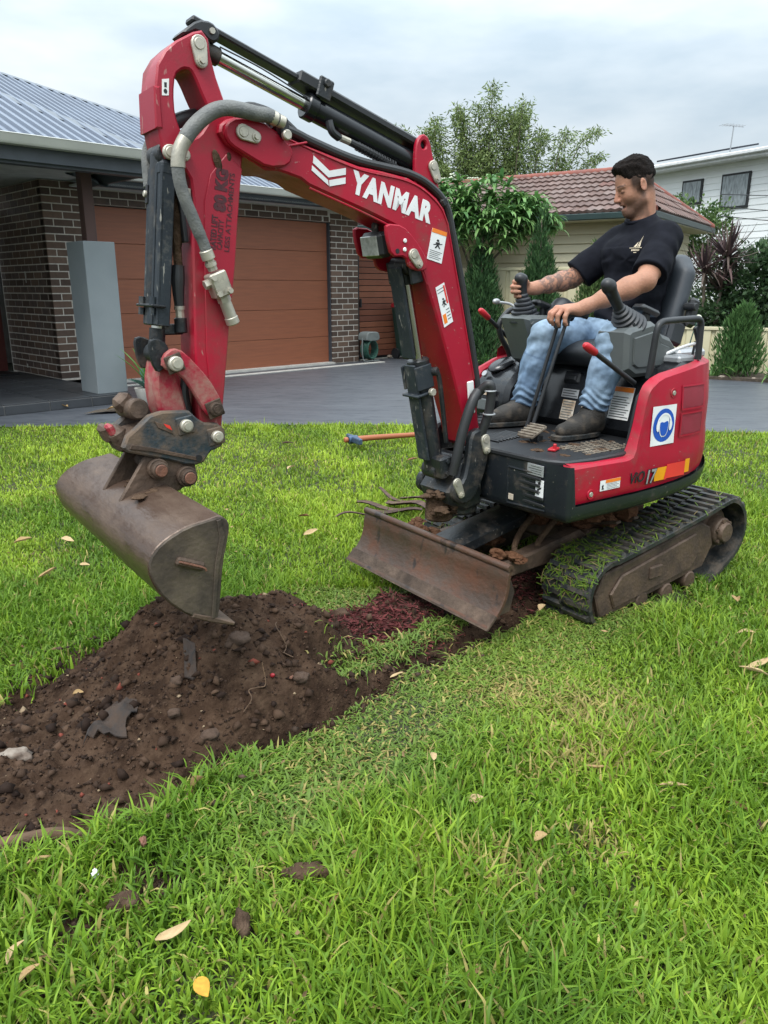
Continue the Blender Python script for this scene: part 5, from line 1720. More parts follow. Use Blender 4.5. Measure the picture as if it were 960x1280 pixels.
for k in range(16):
    q.ell((random.uniform(1.91, 2.0), random.uniform(-0.07, 0.16), 0.645 + random.random() * 0.004), (random.uniform(0.006, 0.02), random.uniform(0.006, 0.02), 0.005), None, 9, 6)
o = part('dried_mud', q, 'mud', bucket); o['kind'] = 'stuff'
# ------------------------------------------------------------------ the operator (same local frame as the machine)
man = thing('person', 'man in dark t-shirt and pale jeans working the excavator levers', 'person', EX_LOC, EX_ROT)
vmat('skin', rough=0.58, spec=0.3, bump=0.25, bump_scale=160, sub=0.05)
vmat('hair', rough=0.75, spec=0.12, bump=0.9, bump_scale=260)
vmat('shirt_cloth', rough=0.9, spec=0.12, bump=0.55, bump_scale=16)
vmat('denim', rough=0.88, spec=0.12, bump=0.6, bump_scale=26)
vmat('boot_leather', rough=0.65, spec=0.3, bump=0.4, bump_scale=160)
SK = (0.37, 0.185, 0.120)

HC = Vector((-0.190, 0.004, 1.602))
HR = Matrix.Rotation(radians(-31), 3, 'Z') @ Matrix.Rotation(radians(23), 3, 'Y') @ Matrix.Rotation(radians(-2), 3, 'X')
HS = 0.88
def hp_(x, y, z):
    return HC + HR @ Vector((x * HS, y * HS, z * HS))
J = dict(shL=(-0.208, 0.165, 1.392), elL=(-0.006, 0.236, 1.226), wrL=(0.186, 0.085, 1.118),
         shR=(-0.262, -0.118, 1.392), elR=(-0.120, -0.238, 1.238), wrR=(0.112, -0.243, 1.196))
J = {k: Vector(v) for k, v in J.items()}
B = Field((-0.46, -0.42, 0.66), (0.46, 0.42, 1.74), 0.0045)
# trunk core, thighs and shins under the clothes
B.cone((-0.185, 0.01, 1.03), (-0.24, 0.02, 1.30), 0.08, 0.085, 0.03)
B.cone((-0.262, -0.10, 1.385), (-0.218, 0.14, 1.385), 0.034, 0.034, 0.03)
B.cone((-0.15, 0.08, 0.99), (0.16, 0.235, 1.0), 0.06, 0.045, 0.03); B.cone((0.16, 0.235, 1.0), (0.195, 0.20, 0.69), 0.042, 0.030, 0.02)
B.cone((-0.15, -0.08, 0.99), (0.17, -0.09, 1.0), 0.06, 0.045, 0.03); B.cone((0.17, -0.09, 1.0), (0.235, -0.15, 0.69), 0.042, 0.030, 0.02)
# neck
B.cone((-0.248, 0.012, 1.40), hp_(-0.026, 0, -0.055), 0.054, 0.041, 0.03)
B.cone(hp_(-0.040, 0, -0.015), (-0.262, 0.012, 1.44), 0.038, 0.046, 0.025)
def HE(c, r, k, R, sub=False):
    B.ell(c, tuple(q * HS for q in r), k * HS, R, sub=sub)
def HK(a, b, ra, rb, k):
    B.cone(a, b, ra * HS, rb * HS, k * HS)
# head
HE(hp_(-0.010, 0, 0.035), (0.090, 0.070, 0.078), 0.02, HR)
HE(hp_(0.022, 0, -0.018), (0.062, 0.056, 0.088), 0.025, HR)
HK(hp_(0.064, 0.0, -0.098), hp_(-0.002, 0.044, -0.068), 0.017, 0.015, 0.03)
HK(hp_(0.064, 0.0, -0.098), hp_(-0.002, -0.044, -0.068), 0.017, 0.015, 0.03)
HK(hp_(0.062, 0.009, -0.100), hp_(0.062, -0.009, -0.100), 0.0175, 0.0175, 0.02)
HE(hp_(0.045, 0.033, -0.028), (0.03, 0.022, 0.028), 0.02, HR); HE(hp_(0.045, -0.033, -0.028), (0.03, 0.022, 0.028), 0.02, HR)
for s in (-1, 1):
    HE(hp_(0.0835, s * 0.030, 0.002), (0.0125, 0.017, 0.011), 0.012, HR, sub=True)
    HK(hp_(0.0765, s * 0.012, 0.0185), hp_(0.0685, s * 0.045, 0.020), 0.0085, 0.0065, 0.010)
    HE(hp_(0.0685, s * 0.031, 0.000), (0.0125, 0.0145, 0.0115), 0.004, HR)
HK(hp_(0.081, 0, 0.012), hp_(0.1035, 0, -0.030), 0.0085, 0.0105, 0.010)
HK(hp_(0.0925, 0.0085, -0.034), hp_(0.0925, -0.0085, -0.034), 0.0085, 0.0085, 0.008)
HE(hp_(0.0775, 0, -0.055), (0.014, 0.022, 0.009), 0.012, HR)
HE(hp_(0.0725, 0, -0.082), (0.015, 0.020, 0.009), 0.012, HR)
HE(hp_(0.0855, 0, -0.0675), (0.018, 0.019, 0.0055), 0.004, HR, sub=True)
for s in (-1, 1):
    RE = HR @ Matrix.Rotation(radians(s * 22), 3, 'Z') @ Matrix.Rotation(radians(-12), 3, 'Y')
    HE(hp_(-0.012, s * 0.0725, -0.006), (0.0185, 0.0075, 0.030), 0.006, RE)
    HE(hp_(-0.010, s * 0.0795, -0.004), (0.0105, 0.006, 0.019), 0.004, RE, sub=True)
# arms
def limb(a, b, pts, k=0.02):
    a, b = Vector(a), Vector(b)
    for (t0, r0), (t1, r1) in zip(pts, pts[1:]):
        B.cone(a.lerp(b, t0), a.lerp(b, t1), r0, r1, k)
for s in ('L', 'R'):
    sh, el, wr = J['sh' + s], J['el' + s], J['wr' + s]
    limb(sh, el, [(0, 0.044), (0.35, 0.048), (0.7, 0.045), (1, 0.0385)])
    limb(el, wr, [(0, 0.0385), (0.25, 0.041), (0.6, 0.034), (0.9, 0.0255), (1, 0.024)])
# hands: palm, four fingers with two bends, thumb
def hand(wr, palm_c, kn, seg_dirs, thumb, pr):
    wr = Vector(wr)
    kn = [Vector(k) for k in kn]
    B.cone(wr, palm_c, 0.0235, 0.021, 0.014)
    for k in kn:
        B.cone(Vector(wr).lerp(k, 0.30), k, 0.0165, 0.0125, 0.010)
    for i, (k, dirs) in enumerate(zip(kn, seg_dirs)):
        p = k
        rad = (0.0105, 0.0095, 0.0085, 0.0075)
        ls = [0.034, 0.024, 0.018]
        f = (0.95, 1.05, 1.0, 0.82)[i]
        for j, d in enumerate(dirs):
            q = p + Vector(d).normalized() * ls[j] * f
            B.cone(p, q, rad[j] * pr, rad[j + 1] * pr, 0.004)
            p = q
    t0 = Vector(wr).lerp(kn[0], 0.35)
    p = t0
    for (d, l, r0, r1) in thumb:
        q = p + Vector(d).normalized() * l
        B.cone(p, q, r0, r1, 0.006)
        p = q
# left hand (near) rests on both travel levers, fingers hooked over the handles
knL = [(0.236, 0.012, 1.122), (0.247, 0.033, 1.122), (0.249, 0.055, 1.119), (0.243, 0.077, 1.113)]
fl = [[(0.6, -0.25, -0.45), (0.15, -0.1, -1), (-0.5, 0.0, -0.8)], [(0.65, -0.12, -0.5), (0.12, -0.05, -1), (-0.5, 0.0, -0.8)], [(0.65, 0.0, -0.6), (0.05, 0, -1), (-0.5, 0.02, -0.8)], [(0.6, 0.12, -0.7), (0.0, 0.02, -1), (-0.5, 0.05, -0.7)]]
hand(J['wrL'], Vector((0.218, 0.052, 1.117)), knL, fl, [((0.25, -0.95, -0.25), 0.036, 0.0145, 0.011), ((0.65, -0.5, -0.55), 0.030, 0.011, 0.0085)], 1.0)
# right hand (far) wraps the joystick grip
knR = [(0.172, -0.205, 1.222), (0.184, -0.2, 1.204), (0.186, -0.2, 1.186), (0.180, -0.205, 1.168)]
knR = [(0.165, -0.278, 1.222), (0.172, -0.280, 1.204), (0.172, -0.278, 1.186), (0.164, -0.272, 1.170)]
fr_ = [[(0.85, 0.12, 0.05), (0.35, 0.9, -0.02), (-0.65, 0.7, 0)], [(0.85, 0.14, 0.0), (0.3, 0.95, -0.02), (-0.65, 0.7, 0)], [(0.85, 0.14, -0.05), (0.3, 0.95, -0.02), (-0.65, 0.7, 0)], [(0.8, 0.16, -0.12), (0.25, 0.95, -0.05), (-0.65, 0.7, 0)]]
hand(J['wrR'], Vector((0.145, -0.268, 1.200)), knR, fr_, [((0.75, 0.35, 0.5), 0.034, 0.014, 0.0115), ((0.9, 0.15, 0.25), 0.03, 0.0115, 0.009)], 1.0)

HRi = np.array(HR.transposed())
def skin_cols(V):
    n = vnoise(V, 9, 3)
    C = np.array(SK)[None, :] * (1 + 0.07 * n[:, None] + 0.05 * vnoise(V, 45, 4)[:, None])
    q = (V - np.array(HC)) @ HRi.T / HS
    x, y, z = q[:, 0], q[:, 1], q[:, 2]
    headm = V[:, 2] > 1.43
    def blend(m, col, a):
        m = np.clip(m, 0, 1)[:, None] * a
        C[:] = C * (1 - m) + np.array(col) * m
    sm = lambda a, b, t: np.clip((t - a) / (b - a), 0, 1)
    # stubble on jaw, upper lip and chin
    jaw = sm(-0.035, -0.060, z) * sm(-0.02, 0.012, x) * sm(-0.150, -0.128, z)
    side = sm(0.0, -0.03, z) * sm(0.022, 0.004, x) * sm(-0.02, -0.008, x) * (np.abs(y) > 0.03)
    lipm = np.exp(-((z + 0.066) / 0.013) ** 2) * (np.abs(y) < 0.024) * (x > 0.066)
    cheek = np.exp(-(((x - 0.062) / 0.03) ** 2 + ((z + 0.045) / 0.02) ** 2))
    blend(headm * np.maximum(jaw * (1 - 0.85 * lipm) * (1 - 0.6 * cheek), side * 0.8), (0.095, 0.056, 0.042), 0.78)
    must = np.exp(-((z + 0.0475) / 0.0055) ** 2) * (np.abs(y) < 0.026) * (x > 0.06)
    blend(headm * must, (0.10, 0.055, 0.04), 0.75)
    blend(headm * lipm, (0.29, 0.115, 0.088), 0.6)
    blend(headm * np.exp(-((z + 0.0675) / 0.0048) ** 2) * (np.abs(y) < 0.018) * (x > 0.055) * (x < 0.084), (0.05, 0.012, 0.012), 0.95)
    # warm nose, cheek and ear
    blend(headm * np.exp(-(((x - 0.1) / 0.02) ** 2 + ((z + 0.025) / 0.025) ** 2)), (0.52, 0.22, 0.15), 0.4)
    blend(headm * (np.abs(y) > 0.0745) * (x < 0.02) * (x > -0.04) * (np.abs(z) < 0.04), (0.40, 0.17, 0.115), 0.4)
    # closely cropped hair at the sides (the fade), eyebrows
    fade = np.maximum(sm(-0.050, 0.002, z - 0.38 * x) * sm(0.046, 0.030, x), (x > 0.004) * (x < 0.020) * sm(-0.040, -0.02, z) * 0.85) * (1 - ((x > -0.04) & (x < 0.012) & (z < 0.03) & (np.abs(y) > 0.0715)))
    blend(headm * fade, (0.020, 0.014, 0.012), 0.9)
    brow = np.exp(-((z - 0.0225 - 0.004 * np.sin(np.clip(np.abs(y) / 0.05, 0, 1) * 3.0)) / 0.0042) ** 2) * (np.abs(y) > 0.010) * (np.abs(y) < 0.050) * (x > 0.05)
    blend(headm * brow, (0.025, 0.016, 0.012), 0.92)
    lid = np.exp(-((z + 0.0035) / 0.0026) ** 2) * (np.abs(np.abs(y) - 0.031) < 0.014) * (x > 0.06)
    blend(headm * lid, (0.03, 0.018, 0.015), 0.85)
    # tattoos cover the right forearm
    a, b = np.array(J['elR']), np.array(J['wrR'])
    d = b - a; t = ((V - a) @ d) / (d @ d)
    rr = np.linalg.norm(V - a - np.clip(t, 0, 1)[:, None] * d, axis=1)
    tm = (t > -0.15) & (t < 0.93) & (rr < 0.06) & (V[:, 1] < -0.17) & (V[:, 2] > 1.12) & (V[:, 2] < 1.30)
    pat = np.abs(vnoise(V, 24, 8)) * 1.0
    pat2 = vnoise(V, 50, 15)
    ink = np.clip((0.26 - pat) / 0.10, 0, 1) * 0.9 + np.clip((pat2 - 0.05) / 0.25, 0, 1) * 0.6
    blend(tm * np.clip(ink, 0, 1) * sm(0.95, 0.85, t), (0.075, 0.062, 0.06), 0.75)
    # knuckles a little redder
    hm = ((np.linalg.norm(V - np.array(knL[1]), axis=1) < 0.05) | (np.linalg.norm(V - np.array(knR[1]), axis=1) < 0.05))
    blend(hm * 1.0, (0.50, 0.22, 0.15), 0.45)
    return C
body = sdf_obj('body', B, 'skin', man, skin_cols)

# hair: short, brushed forward, longer on top
Hf = Field(np.array(HC) - 0.17, np.array(HC) + 0.17, 0.0042)
Hf.ell(hp_(-0.013, 0, 0.044), (0.0925 * HS, 0.0715 * HS, 0.079 * HS), 0.012, HR)
Hf.ell(hp_(0.004, 0, 0.088), (0.080 * HS, 0.060 * HS, 0.041 * HS), 0.025, HR)
Hf.ell(hp_(0.043, 0, 0.088), (0.036 * HS, 0.050 * HS, 0.027 * HS), 0.02, HR)
# cut away the face and the sides below the fade line
nF = HR @ Vector((0.90, 0, -0.42)); nD = HR @ Vector((0.30, 0, -1))
sl, X, Y, Z = Hf.region(Hf.lo, Hf.lo + Hf.res * Hf.n)
for (pt, nn) in ((hp_(0.058, 0, 0.058), nF), (hp_(0.0, 0, 0.020), nD)):
    v = (X - pt.x) * nn.x + (Y - pt.y) * nn.y + (Z - pt.z) * nn.z
    Hf.comb(sl, -v, 0.010, True)
Hf.ell(hp_(0.092, 0, 0.012), (0.045 * HS, 0.075 * HS, 0.056 * HS), 0.008, HR, sub=True)
def hair_disp(V):
    q = (V - np.array(HC)) @ HRi.T / HS
    n = np.sin(q[:, 1] * 420 + 2.5 * np.sin(q[:, 0] * 60)) * 0.0013 + vnoise(V, 22, 5) * 0.0034 + vnoise(V, 70, 6) * 0.0012
    d = (V - np.array(hp_(-0.01, 0, 0.03))); d /= np.linalg.norm(d, axis=1)[:, None]
    return V + d * n[:, None]
def hair_cols(V):
    n = vnoise(V, 50, 9) * 0.5 + 0.5
    return np.array((0.0085, 0.006, 0.005))[None, :] * (0.6 + 1.1 * n[:, None])
sdf_obj('hair', Hf, 'hair', man, hair_cols, hair_disp)

# t-shirt
S = Field((-0.44, -0.36, 0.93), (0.16, 0.36, 1.56), 0.0048)
S.ell((-0.195, 0.012, 1.06), (0.118, 0.140, 0.10), 0.03)
S.ell((-0.215, 0.018, 1.17), (0.124, 0.134, 0.12), 0.05)
S.ell((-0.235, 0.022, 1.30), (0.128, 0.150, 0.125), 0.05)
S.ell((-0.185, 0.085, 1.335), (0.078, 0.082, 0.07), 0.05); S.ell((-0.20, -0.035, 1.335), (0.078, 0.082, 0.07), 0.05)
S.cone((-0.252, 0.012, 1.452), (-0.212, 0.155, 1.390), 0.052, 0.058, 0.05)
S.cone((-0.252, 0.012, 1.452), (-0.262, -0.110, 1.390), 0.052, 0.056, 0.05)
for s, f in (('L', 0.80), ('R', 0.86)):
    sh, el = J['sh' + s], J['el' + s]
    e = sh.lerp(el, f); d = (el - sh).normalized()
    dn = (d + Vector((0.0, 0, -0.25 if s == 'L' else -0.1))).normalized()
    S.cone(sh, sh.lerp(el, 1.15), 0.060, 0.066, 0.04, clip=(e, dn))
    S.cone(sh.lerp(el, 0.5) - Vector((0, 0, 0.012)), sh.lerp(el, 1.1) - Vector((0, 0, 0.018)), 0.062, 0.066, 0.02, clip=(e, dn))
# neckline
nk = (hp_(-0.022, 0, -0.055) - Vector((-0.215, 0, 1.40))).normalized()
pt = Vector((-0.215, 0, 1.40)) + nk * 0.075
sl, X, Y, Z = S.region((-0.36, -0.11, 1.43), (-0.08, 0.13, 1.55))
nn = (Vector((0.42, 0, 1))).normalized()
S.comb(sl, -((X + 0.245) * nn.x + Y * nn.y + (Z - 1.492) * nn.z), 0.006, True)
def shirt_disp(V):
    n = np.zeros(len(V))
    # folds radiating from the armpits and across the belly
    for s in (1, -1):
        ap = np.array((-0.15, s * 0.145, 1.31))
        r = V - ap
        dist = np.linalg.norm(r, axis=1)
        ang = np.arctan2(r[:, 2], r[:, 0] + 0.6 * s * r[:, 1])
        n += np.sin(ang * 4 + dist * 22 + s * 2) * 0.0026 * np.exp(-((dist - 0.10) / 0.06) ** 2) * (r[:, 0] < 0.2)
    z = V[:, 2]
    n += np.sin(z * 95 + 6 * V[:, 1] + 9 * V[:, 0] + 1.5 * np.sin(V[:, 1] * 30)) * 0.0062 * np.exp(-((z - 1.09) / 0.08) ** 2)
    u_ = V[:, 2] * 0.8 + V[:, 0] * 0.5 - V[:, 1] * 0.55
    n += (np.abs(np.sin(u_ * 26 + 1.2 * np.sin(V[:, 1] * 14))) ** 3) * 0.0085 * (z < 1.36) * np.clip((z - 1.12) / 0.08, 0, 1) * np.clip(1 - np.abs(V[:, 1]) / 0.2, 0, 1)
    for s in ('L', 'R'):
        a_, b_ = np.array(J['sh' + s]), np.array(J['el' + s]); d_ = b_ - a_
        t_ = ((V - a_) @ d_) / (d_ @ d_); r_ = np.linalg.norm(V - a_ - np.clip(t_, 0, 1)[:, None] * d_, axis=1)
        n += np.sin(t_ * 17 + V[:, 2] * 22) * 0.0042 * (r_ < 0.085) * np.clip((t_ - 0.2) / 0.2, 0, 1)
    n += vnoise(V, 6, 21) * 0.0048 + vnoise(V, 14, 22) * 0.0016
    c = np.array((-0.19, 0, 0)); d = V - c; d[:, 2] = 0
    d /= np.maximum(np.linalg.norm(d, axis=1), 1e-4)[:, None]
    return V + d * n[:, None]
def shirt_cols(V):
    n = vnoise(V, 20, 31)
    return np.array((0.0078, 0.0084, 0.0125))[None, :] * (1 + 0.15 * n[:, None])
shirt = sdf_obj('t_shirt', S, 'shirt_cloth', man, shirt_cols, shirt_disp)
cb = MB().tube([Vector((-0.238, 0.008, 1.484)) + Vector((0.057 * cos(a), 0.057 * sin(a), -0.45 * 0.057 * cos(a))) for a in np.linspace(0, 2 * pi, 25)], 0.0065, 8, 2)
cb.col = None
cm_ = cb.mesh('collar', 'shirt_cloth', 40)
at_ = cm_.color_attributes.new('Col', 'FLOAT_COLOR', 'POINT')
at_.data.foreach_set('color', np.tile(np.array((0.011, 0.012, 0.018, 1), dtype=np.float32), len(cm_.vertices)))
link('collar', cm_, shirt)
# chest print: small pale yacht with a line of lettering, laid on the shirt by ray casting
bpy.context.view_layer.update()
def on_shirt(y, z):
    ok, loc, nor, idx = shirt.ray_cast(Vector((0.4, y + 0.05, z)), Vector((-1, -0.0, 0)))
    return loc if ok else Vector((-0.07, y, z))
def print_flat(polys, name, m, cy=0.098, cz=1.352):
    mm = MB()
    for P_ in polys:
        pts = []
        for (u, w) in P_:
            ok, loc, nor, idx = shirt.ray_cast(Vector((0.4, cy + u, cz + w)), Vector((-1, 0, 0)))
            q = (loc + nor * 0.0018) if ok else Vector((-0.07, cy + u, cz + w))
            pts.append(q)
        mm.add(pts, [tuple(range(len(pts)))])
    return mm.build(name, m, shirt, 0)
mat('gold_print', (0.55, 0.46, 0.33), rough=0.7)
print_flat([[(0.012, 0.052), (0.006, 0.006), (0.0105, 0.006)], [(0.012, 0.050), (0.013, 0.006), (0.021, 0.006), (0.016, 0.028)], [(0.0025, 0.026), (-0.009, 0.006), (0.003, 0.006)], [(-0.026, 0.0032), (0.034, 0.0032), (0.034, 0.001), (-0.026, 0.001)]], 'yacht_print', 'gold_print')
print_flat([[(-0.014 + 0.0062 * k, -0.003), (-0.0095 + 0.0062 * k, -0.003), (-0.0095 + 0.0062 * k, -0.0095), (-0.014 + 0.0062 * k, -0.0095)] for k in range(6)] + [[(-0.003, -0.014), (0.010, -0.014), (0.010, -0.0165), (-0.003, -0.0165)]], 'small_print', 'gold_print')

# jeans
D = Field((-0.36, -0.30, 0.66), (0.40, 0.40, 1.13), 0.005)
D.ell((-0.16, 0, 0.995), (0.125, 0.155, 0.09), 0.04)
kneeL, kneeR = Vector((0.155, 0.245, 1.012)), Vector((0.185, -0.085, 1.008))
ankL, ankR = Vector((0.20, 0.198, 0.742)), Vector((0.236, -0.15, 0.725))
for (hip, kn, an) in ((Vector((-0.14, 0.085, 0.985)), kneeL, ankL), (Vector((-0.14, -0.085, 0.985)), kneeR, ankR)):
    D.cone(hip, hip.lerp(kn, 0.6), 0.088, 0.077, 0.03)
    D.cone(hip.lerp(kn, 0.6), kn, 0.077, 0.064, 0.03)
    D.cone(kn, kn.lerp(an, 0.4), 0.062, 0.060, 0.02)
    dn = (an - kn).normalized()
    D.cone(kn.lerp(an, 0.4), kn.lerp(an, 1.1), 0.060, 0.050, 0.02, clip=(an, dn))
def jean_disp(V):
    n = vnoise(V, 7, 41) * 0.0045 + vnoise(V, 18, 42) * 0.002
    for kn, an in ((kneeL, ankL), (kneeR, ankR)):
        k_, a_ = np.array(kn), np.array(an)
        d = a_ - k_; t = ((V - k_) @ d) / (d @ d)
        dist = np.linalg.norm(V - k_ - np.clip(t, 0, 1)[:, None] * d, axis=1)
        near_ = dist < 0.10
        n += near_ * np.sin(t * 62 + 5 * np.sin(V[:, 1] * 40)) * 0.0055 * np.clip((t - 0.68) / 0.2, 0, 1)
        n += near_ * np.sin(t * 30 + V[:, 1] * 60) * 0.004 * np.exp(-((t - 0.12) / 0.12) ** 2)
    n += np.sin(V[:, 0] * 70 + V[:, 2] * 60) * 0.005 * np.exp(-((V[:, 0] + 0.06) / 0.06) ** 2)
    c = np.array((0, 0, 0.9))
    nor = np.zeros_like(V)
    for kn, an, hip in ((kneeL, ankL, (-0.14, 0.085, 0.985)), (kneeR, ankR, (-0.14, -0.085, 0.985))):
        k_, a_, h_ = np.array(kn), np.array(an), np.array(hip)
        for p, q in ((h_, k_), (k_, a_)):
            d = q - p; t = np.clip(((V - p) @ d) / (d @ d), 0, 1)
            r = V - p - t[:, None] * d; l = np.linalg.norm(r, axis=1)
            w = np.exp(-(l / 0.05) ** 2)
            nor += r / np.maximum(l, 1e-4)[:, None] * w[:, None]
    nor /= np.maximum(np.linalg.norm(nor, axis=1), 1e-3)[:, None]
    return V + nor * n[:, None]
def jean_cols(V):
    base = np.array((0.115, 0.18, 0.275)); pale = np.array((0.27, 0.35, 0.43)); dark = np.array((0.06, 0.10, 0.175))
    n = vnoise(V, 5, 51) * 0.5 + 0.5
    C = base + (pale - base) * np.clip(n * 0.55, 0, 1)[:, None]
    for kn, an in ((kneeL, ankL), (kneeR, ankR)):
        k_, a_ = np.array(kn), np.array(an)
        w = np.exp(-(np.linalg.norm(V - k_ - np.array((0.03, 0, 0.03)), axis=1) / 0.09) ** 2)
        C = C + (pale - C) * (0.75 * w)[:, None]
        # fading down the thigh, seam lines
        d = a_ - k_; t = ((V - k_) @ d) / (d @ d)
        s_ = np.exp(-((t - 0.30) / 0.012) ** 2) * (np.linalg.norm(V - k_ - np.clip(t, 0, 1)[:, None] * d, axis=1) < 0.09)
        C = C + (dark - C) * (0.55 * s_)[:, None]
        sd_ = np.exp(-(((V - k_)[:, 1] * np.sign(0.08 + kn.y) - 0.058) / 0.010) ** 2) * (t > 0.05) * (t < 1.02) * 0.0 + np.exp(-((V[:, 0] - (k_ + np.clip(t, 0, 1)[:, None] * d)[:, 0] + 0.012) / 0.0045) ** 2) * (t > 0.05) * (t < 1.05) * (np.linalg.norm(V - k_ - np.clip(t, 0, 1)[:, None] * d, axis=1) < 0.09)
        C = C + (dark - C) * (0.6 * sd_)[:, None]
        C = C + (dark - C) * (0.35 * np.exp(-((t - 0.98) / 0.03) ** 2))[:, None]
    cr_ = np.clip(vnoise(V, 16, 53), -1, 1) * 0.22 + np.clip(vnoise(V, 34, 54), -1, 1) * 0.12
    C = C * (1 + cr_[:, None])
    g = vnoise(V, 60, 52)
    return np.clip(C * (1 + 0.05 * g[:, None]), 0, 1)
jeans = sdf_obj('jeans', D, 'denim', man, jean_cols, jean_disp)
# boots
def boot(an, toe, heel_z):
    an, toe = Vector(an), Vector(toe)
    lo = np.minimum(an, toe) - 0.10; hi = np.maximum(an, toe) + 0.10
    F = Field(lo, hi, 0.0045)
    f = Vector((toe.x - an.x, toe.y - an.y, 0)).normalized()
    heel = Vector((an.x, an.y, heel_z + 0.036)) - f * 0.022
    F.cone(an + Vector((0, 0, 0.03)), Vector((an.x, an.y, heel_z + 0.055)), 0.044, 0.042, 0.02, clip=(an + Vector((0, 0, 0.006)), (0, 0, 1)))
    F.cone(heel, heel + f * 0.10, 0.038, 0.037, 0.02)
    F.cone(Vector((an.x, an.y, heel_z + 0.075)), heel + f * 0.11 + Vector((0, 0, 0.006)), 0.040, 0.030, 0.03)
    F.cone(heel + f * 0.10, Vector((toe.x, toe.y, heel_z + 0.028)) - f * 0.030, 0.038, 0.029, 0.02)
    sl, X, Y, Z = F.region(lo, hi)
    F.comb(sl, (Z - heel_z - 0.004) + 0 * X + 0 * Y, 0.004, True)
    F.cone(an + Vector((0, 0, 0.05)), an - Vector((0, 0, 0.03)), 0.036, 0.034, 0.004, sub=True)
    def cols(V):
        n = vnoise(V, 9, 61) * 0.5 + 0.5
        m = np.clip((vnoise(V, 20, 62) + 0.1 - (V[:, 2] - heel_z) * 5) * 1.2, 0, 1)[:, None]
        C = np.array((0.028, 0.025, 0.022)) * (0.6 + 0.9 * n[:, None])
        return C * (1 - 0.75 * m) + np.array((0.085, 0.068, 0.052)) * 0.75 * m
    b = sdf_obj('boot', F, 'boot_leather', man, cols)
    so = MB()
    side = Vector((-f.y, f.x, 0))
    out_ = []
    for k in range(20):
        a = 2 * pi * k / 20
        L_f = 0.118 if cos(a) > 0 else 0.10
        cc = (heel + Vector((toe.x, toe.y, 0)) * 1) * 0.5
        c0 = Vector(((heel.x + toe.x) / 2, (heel.y + toe.y) / 2, 0))
        hl = (Vector((toe.x, toe.y, 0)) - Vector((heel.x, heel.y, 0))).length / 2 + 0.018
        q = c0 + f * (hl * math.copysign(abs(cos(a)) ** 0.7, cos(a))) + side * (0.044 * math.copysign(abs(sin(a)) ** 0.75, sin(a)))
        out_.append((q.x, q.y))
    zprism(so, out_, heel_z - 0.006, heel_z + 0.014, 0.003)
    so.build('sole', 'rubber', b)
    return b
boot((0.20, 0.198, 0.735), (0.385, 0.188, 0), 0.640)
boot((0.236, -0.152, 0.72), (0.415, -0.20, 0), 0.640)
# ------------------------------------------------------------------ setting materials
def rand_mat(name, cols, rough=0.7, bump=0.0, bump_scale=60, spec=0.3, nscale=20, namt=0.25):
    """colour picked per object (bricks, tiles, slats) with a little grain"""
    m = bpy.data.materials.new(name); m.use_nodes = True
    t = m.node_tree; b = t.nodes['Principled BSDF']
    b.inputs['Roughness'].default_value = rough; b.inputs['Specular IOR Level'].default_value = spec
    oi = t.nodes.new('ShaderNodeObjectInfo')
    r = t.nodes.new('ShaderNodeValToRGB'); r.color_ramp.interpolation = 'LINEAR'
    while len(r.color_ramp.elements) < len(cols):
        r.color_ramp.elements.new(0.5)
    for i, c in enumerate(cols):
        r.color_ramp.elements[i].position = i / max(1, len(cols) - 1)
        r.color_ramp.elements[i].color = (*c, 1)
    t.links.new(oi.outputs['Random'], r.inputs[0])
    tcn = t.nodes.new('ShaderNodeTexCoord')
    n = t.nodes.new('ShaderNodeTexNoise'); n.inputs['Scale'].default_value = nscale; n.inputs['Detail'].default_value = 6
    va = t.nodes.new('ShaderNodeVectorMath'); va.operation = 'ADD'
    t.links.new(tcn.outputs['Object'], va.inputs[0]); t.links.new(oi.outputs['Location'], va.inputs[1])
    t.links.new(va.outputs[0], n.inputs['Vector'])
    mr = t.nodes.new('ShaderNodeMapRange')
    mr.inputs['To Min'].default_value = 1 - namt; mr.inputs['To Max'].default_value = 1 + namt
    t.links.new(n.outputs['Fac'], mr.inputs['Value'])
    mx = t.nodes.new('ShaderNodeVectorMath'); mx.operation = 'SCALE'
    t.links.new(r.outputs[0], mx.inputs[0]); t.links.new(mr.outputs[0], mx.inputs['Scale'])
    t.links.new(mx.outputs[0], b.inputs['Base Color'])
    if bump:
        bp = t.nodes.new('ShaderNodeBump'); bp.inputs['Strength'].default_value = bump; bp.inputs['Distance'].default_value = 0.01
        t.links.new(n.outputs['Fac'], bp.inputs['Height']); t.links.new(bp.outputs[0], b.inputs['Normal'])
    MATS[name] = m
rand_mat('brick_face', [(0.055, 0.038, 0.031), (0.125, 0.080, 0.058), (0.080, 0.054, 0.042), (0.150, 0.098, 0.072)], rough=0.75, bump=0.4)
mat('brick_joined', (0.065, 0.045, 0.038), (0.11, 0.072, 0.056), rough=0.75, scale=9, bump=0.3)
mat('mortar', (0.52, 0.47, 0.41), (0.42, 0.385, 0.34), rough=0.9, scale=30, bump=0.3)
mat('mortar_shadow', (0.36, 0.35, 0.34), rough=0.9)
mat('garage_timber', (0.265, 0.088, 0.042), (0.225, 0.075, 0.037), rough=0.5, scale=3, stretch=(1, 1, 14), bump=0.05, bump_scale=40)
mat('fascia_dark', (0.055, 0.065, 0.078), rough=0.5)
mat('gutter_cream', (0.52, 0.52, 0.47), (0.46, 0.46, 0.42), rough=0.4, scale=3)
mat('soffit_white', (0.52, 0.53, 0.52), rough=0.8)
mat('roof_steel', (0.175, 0.205, 0.255), (0.155, 0.18, 0.225), rough=0.55, spec=0.3, scale=1.2, dirt=(0.10, 0.115, 0.13), dirt_amt=0.3, dirt_scale=3)
mat('ridge_steel', (0.15, 0.17, 0.195), rough=0.6)
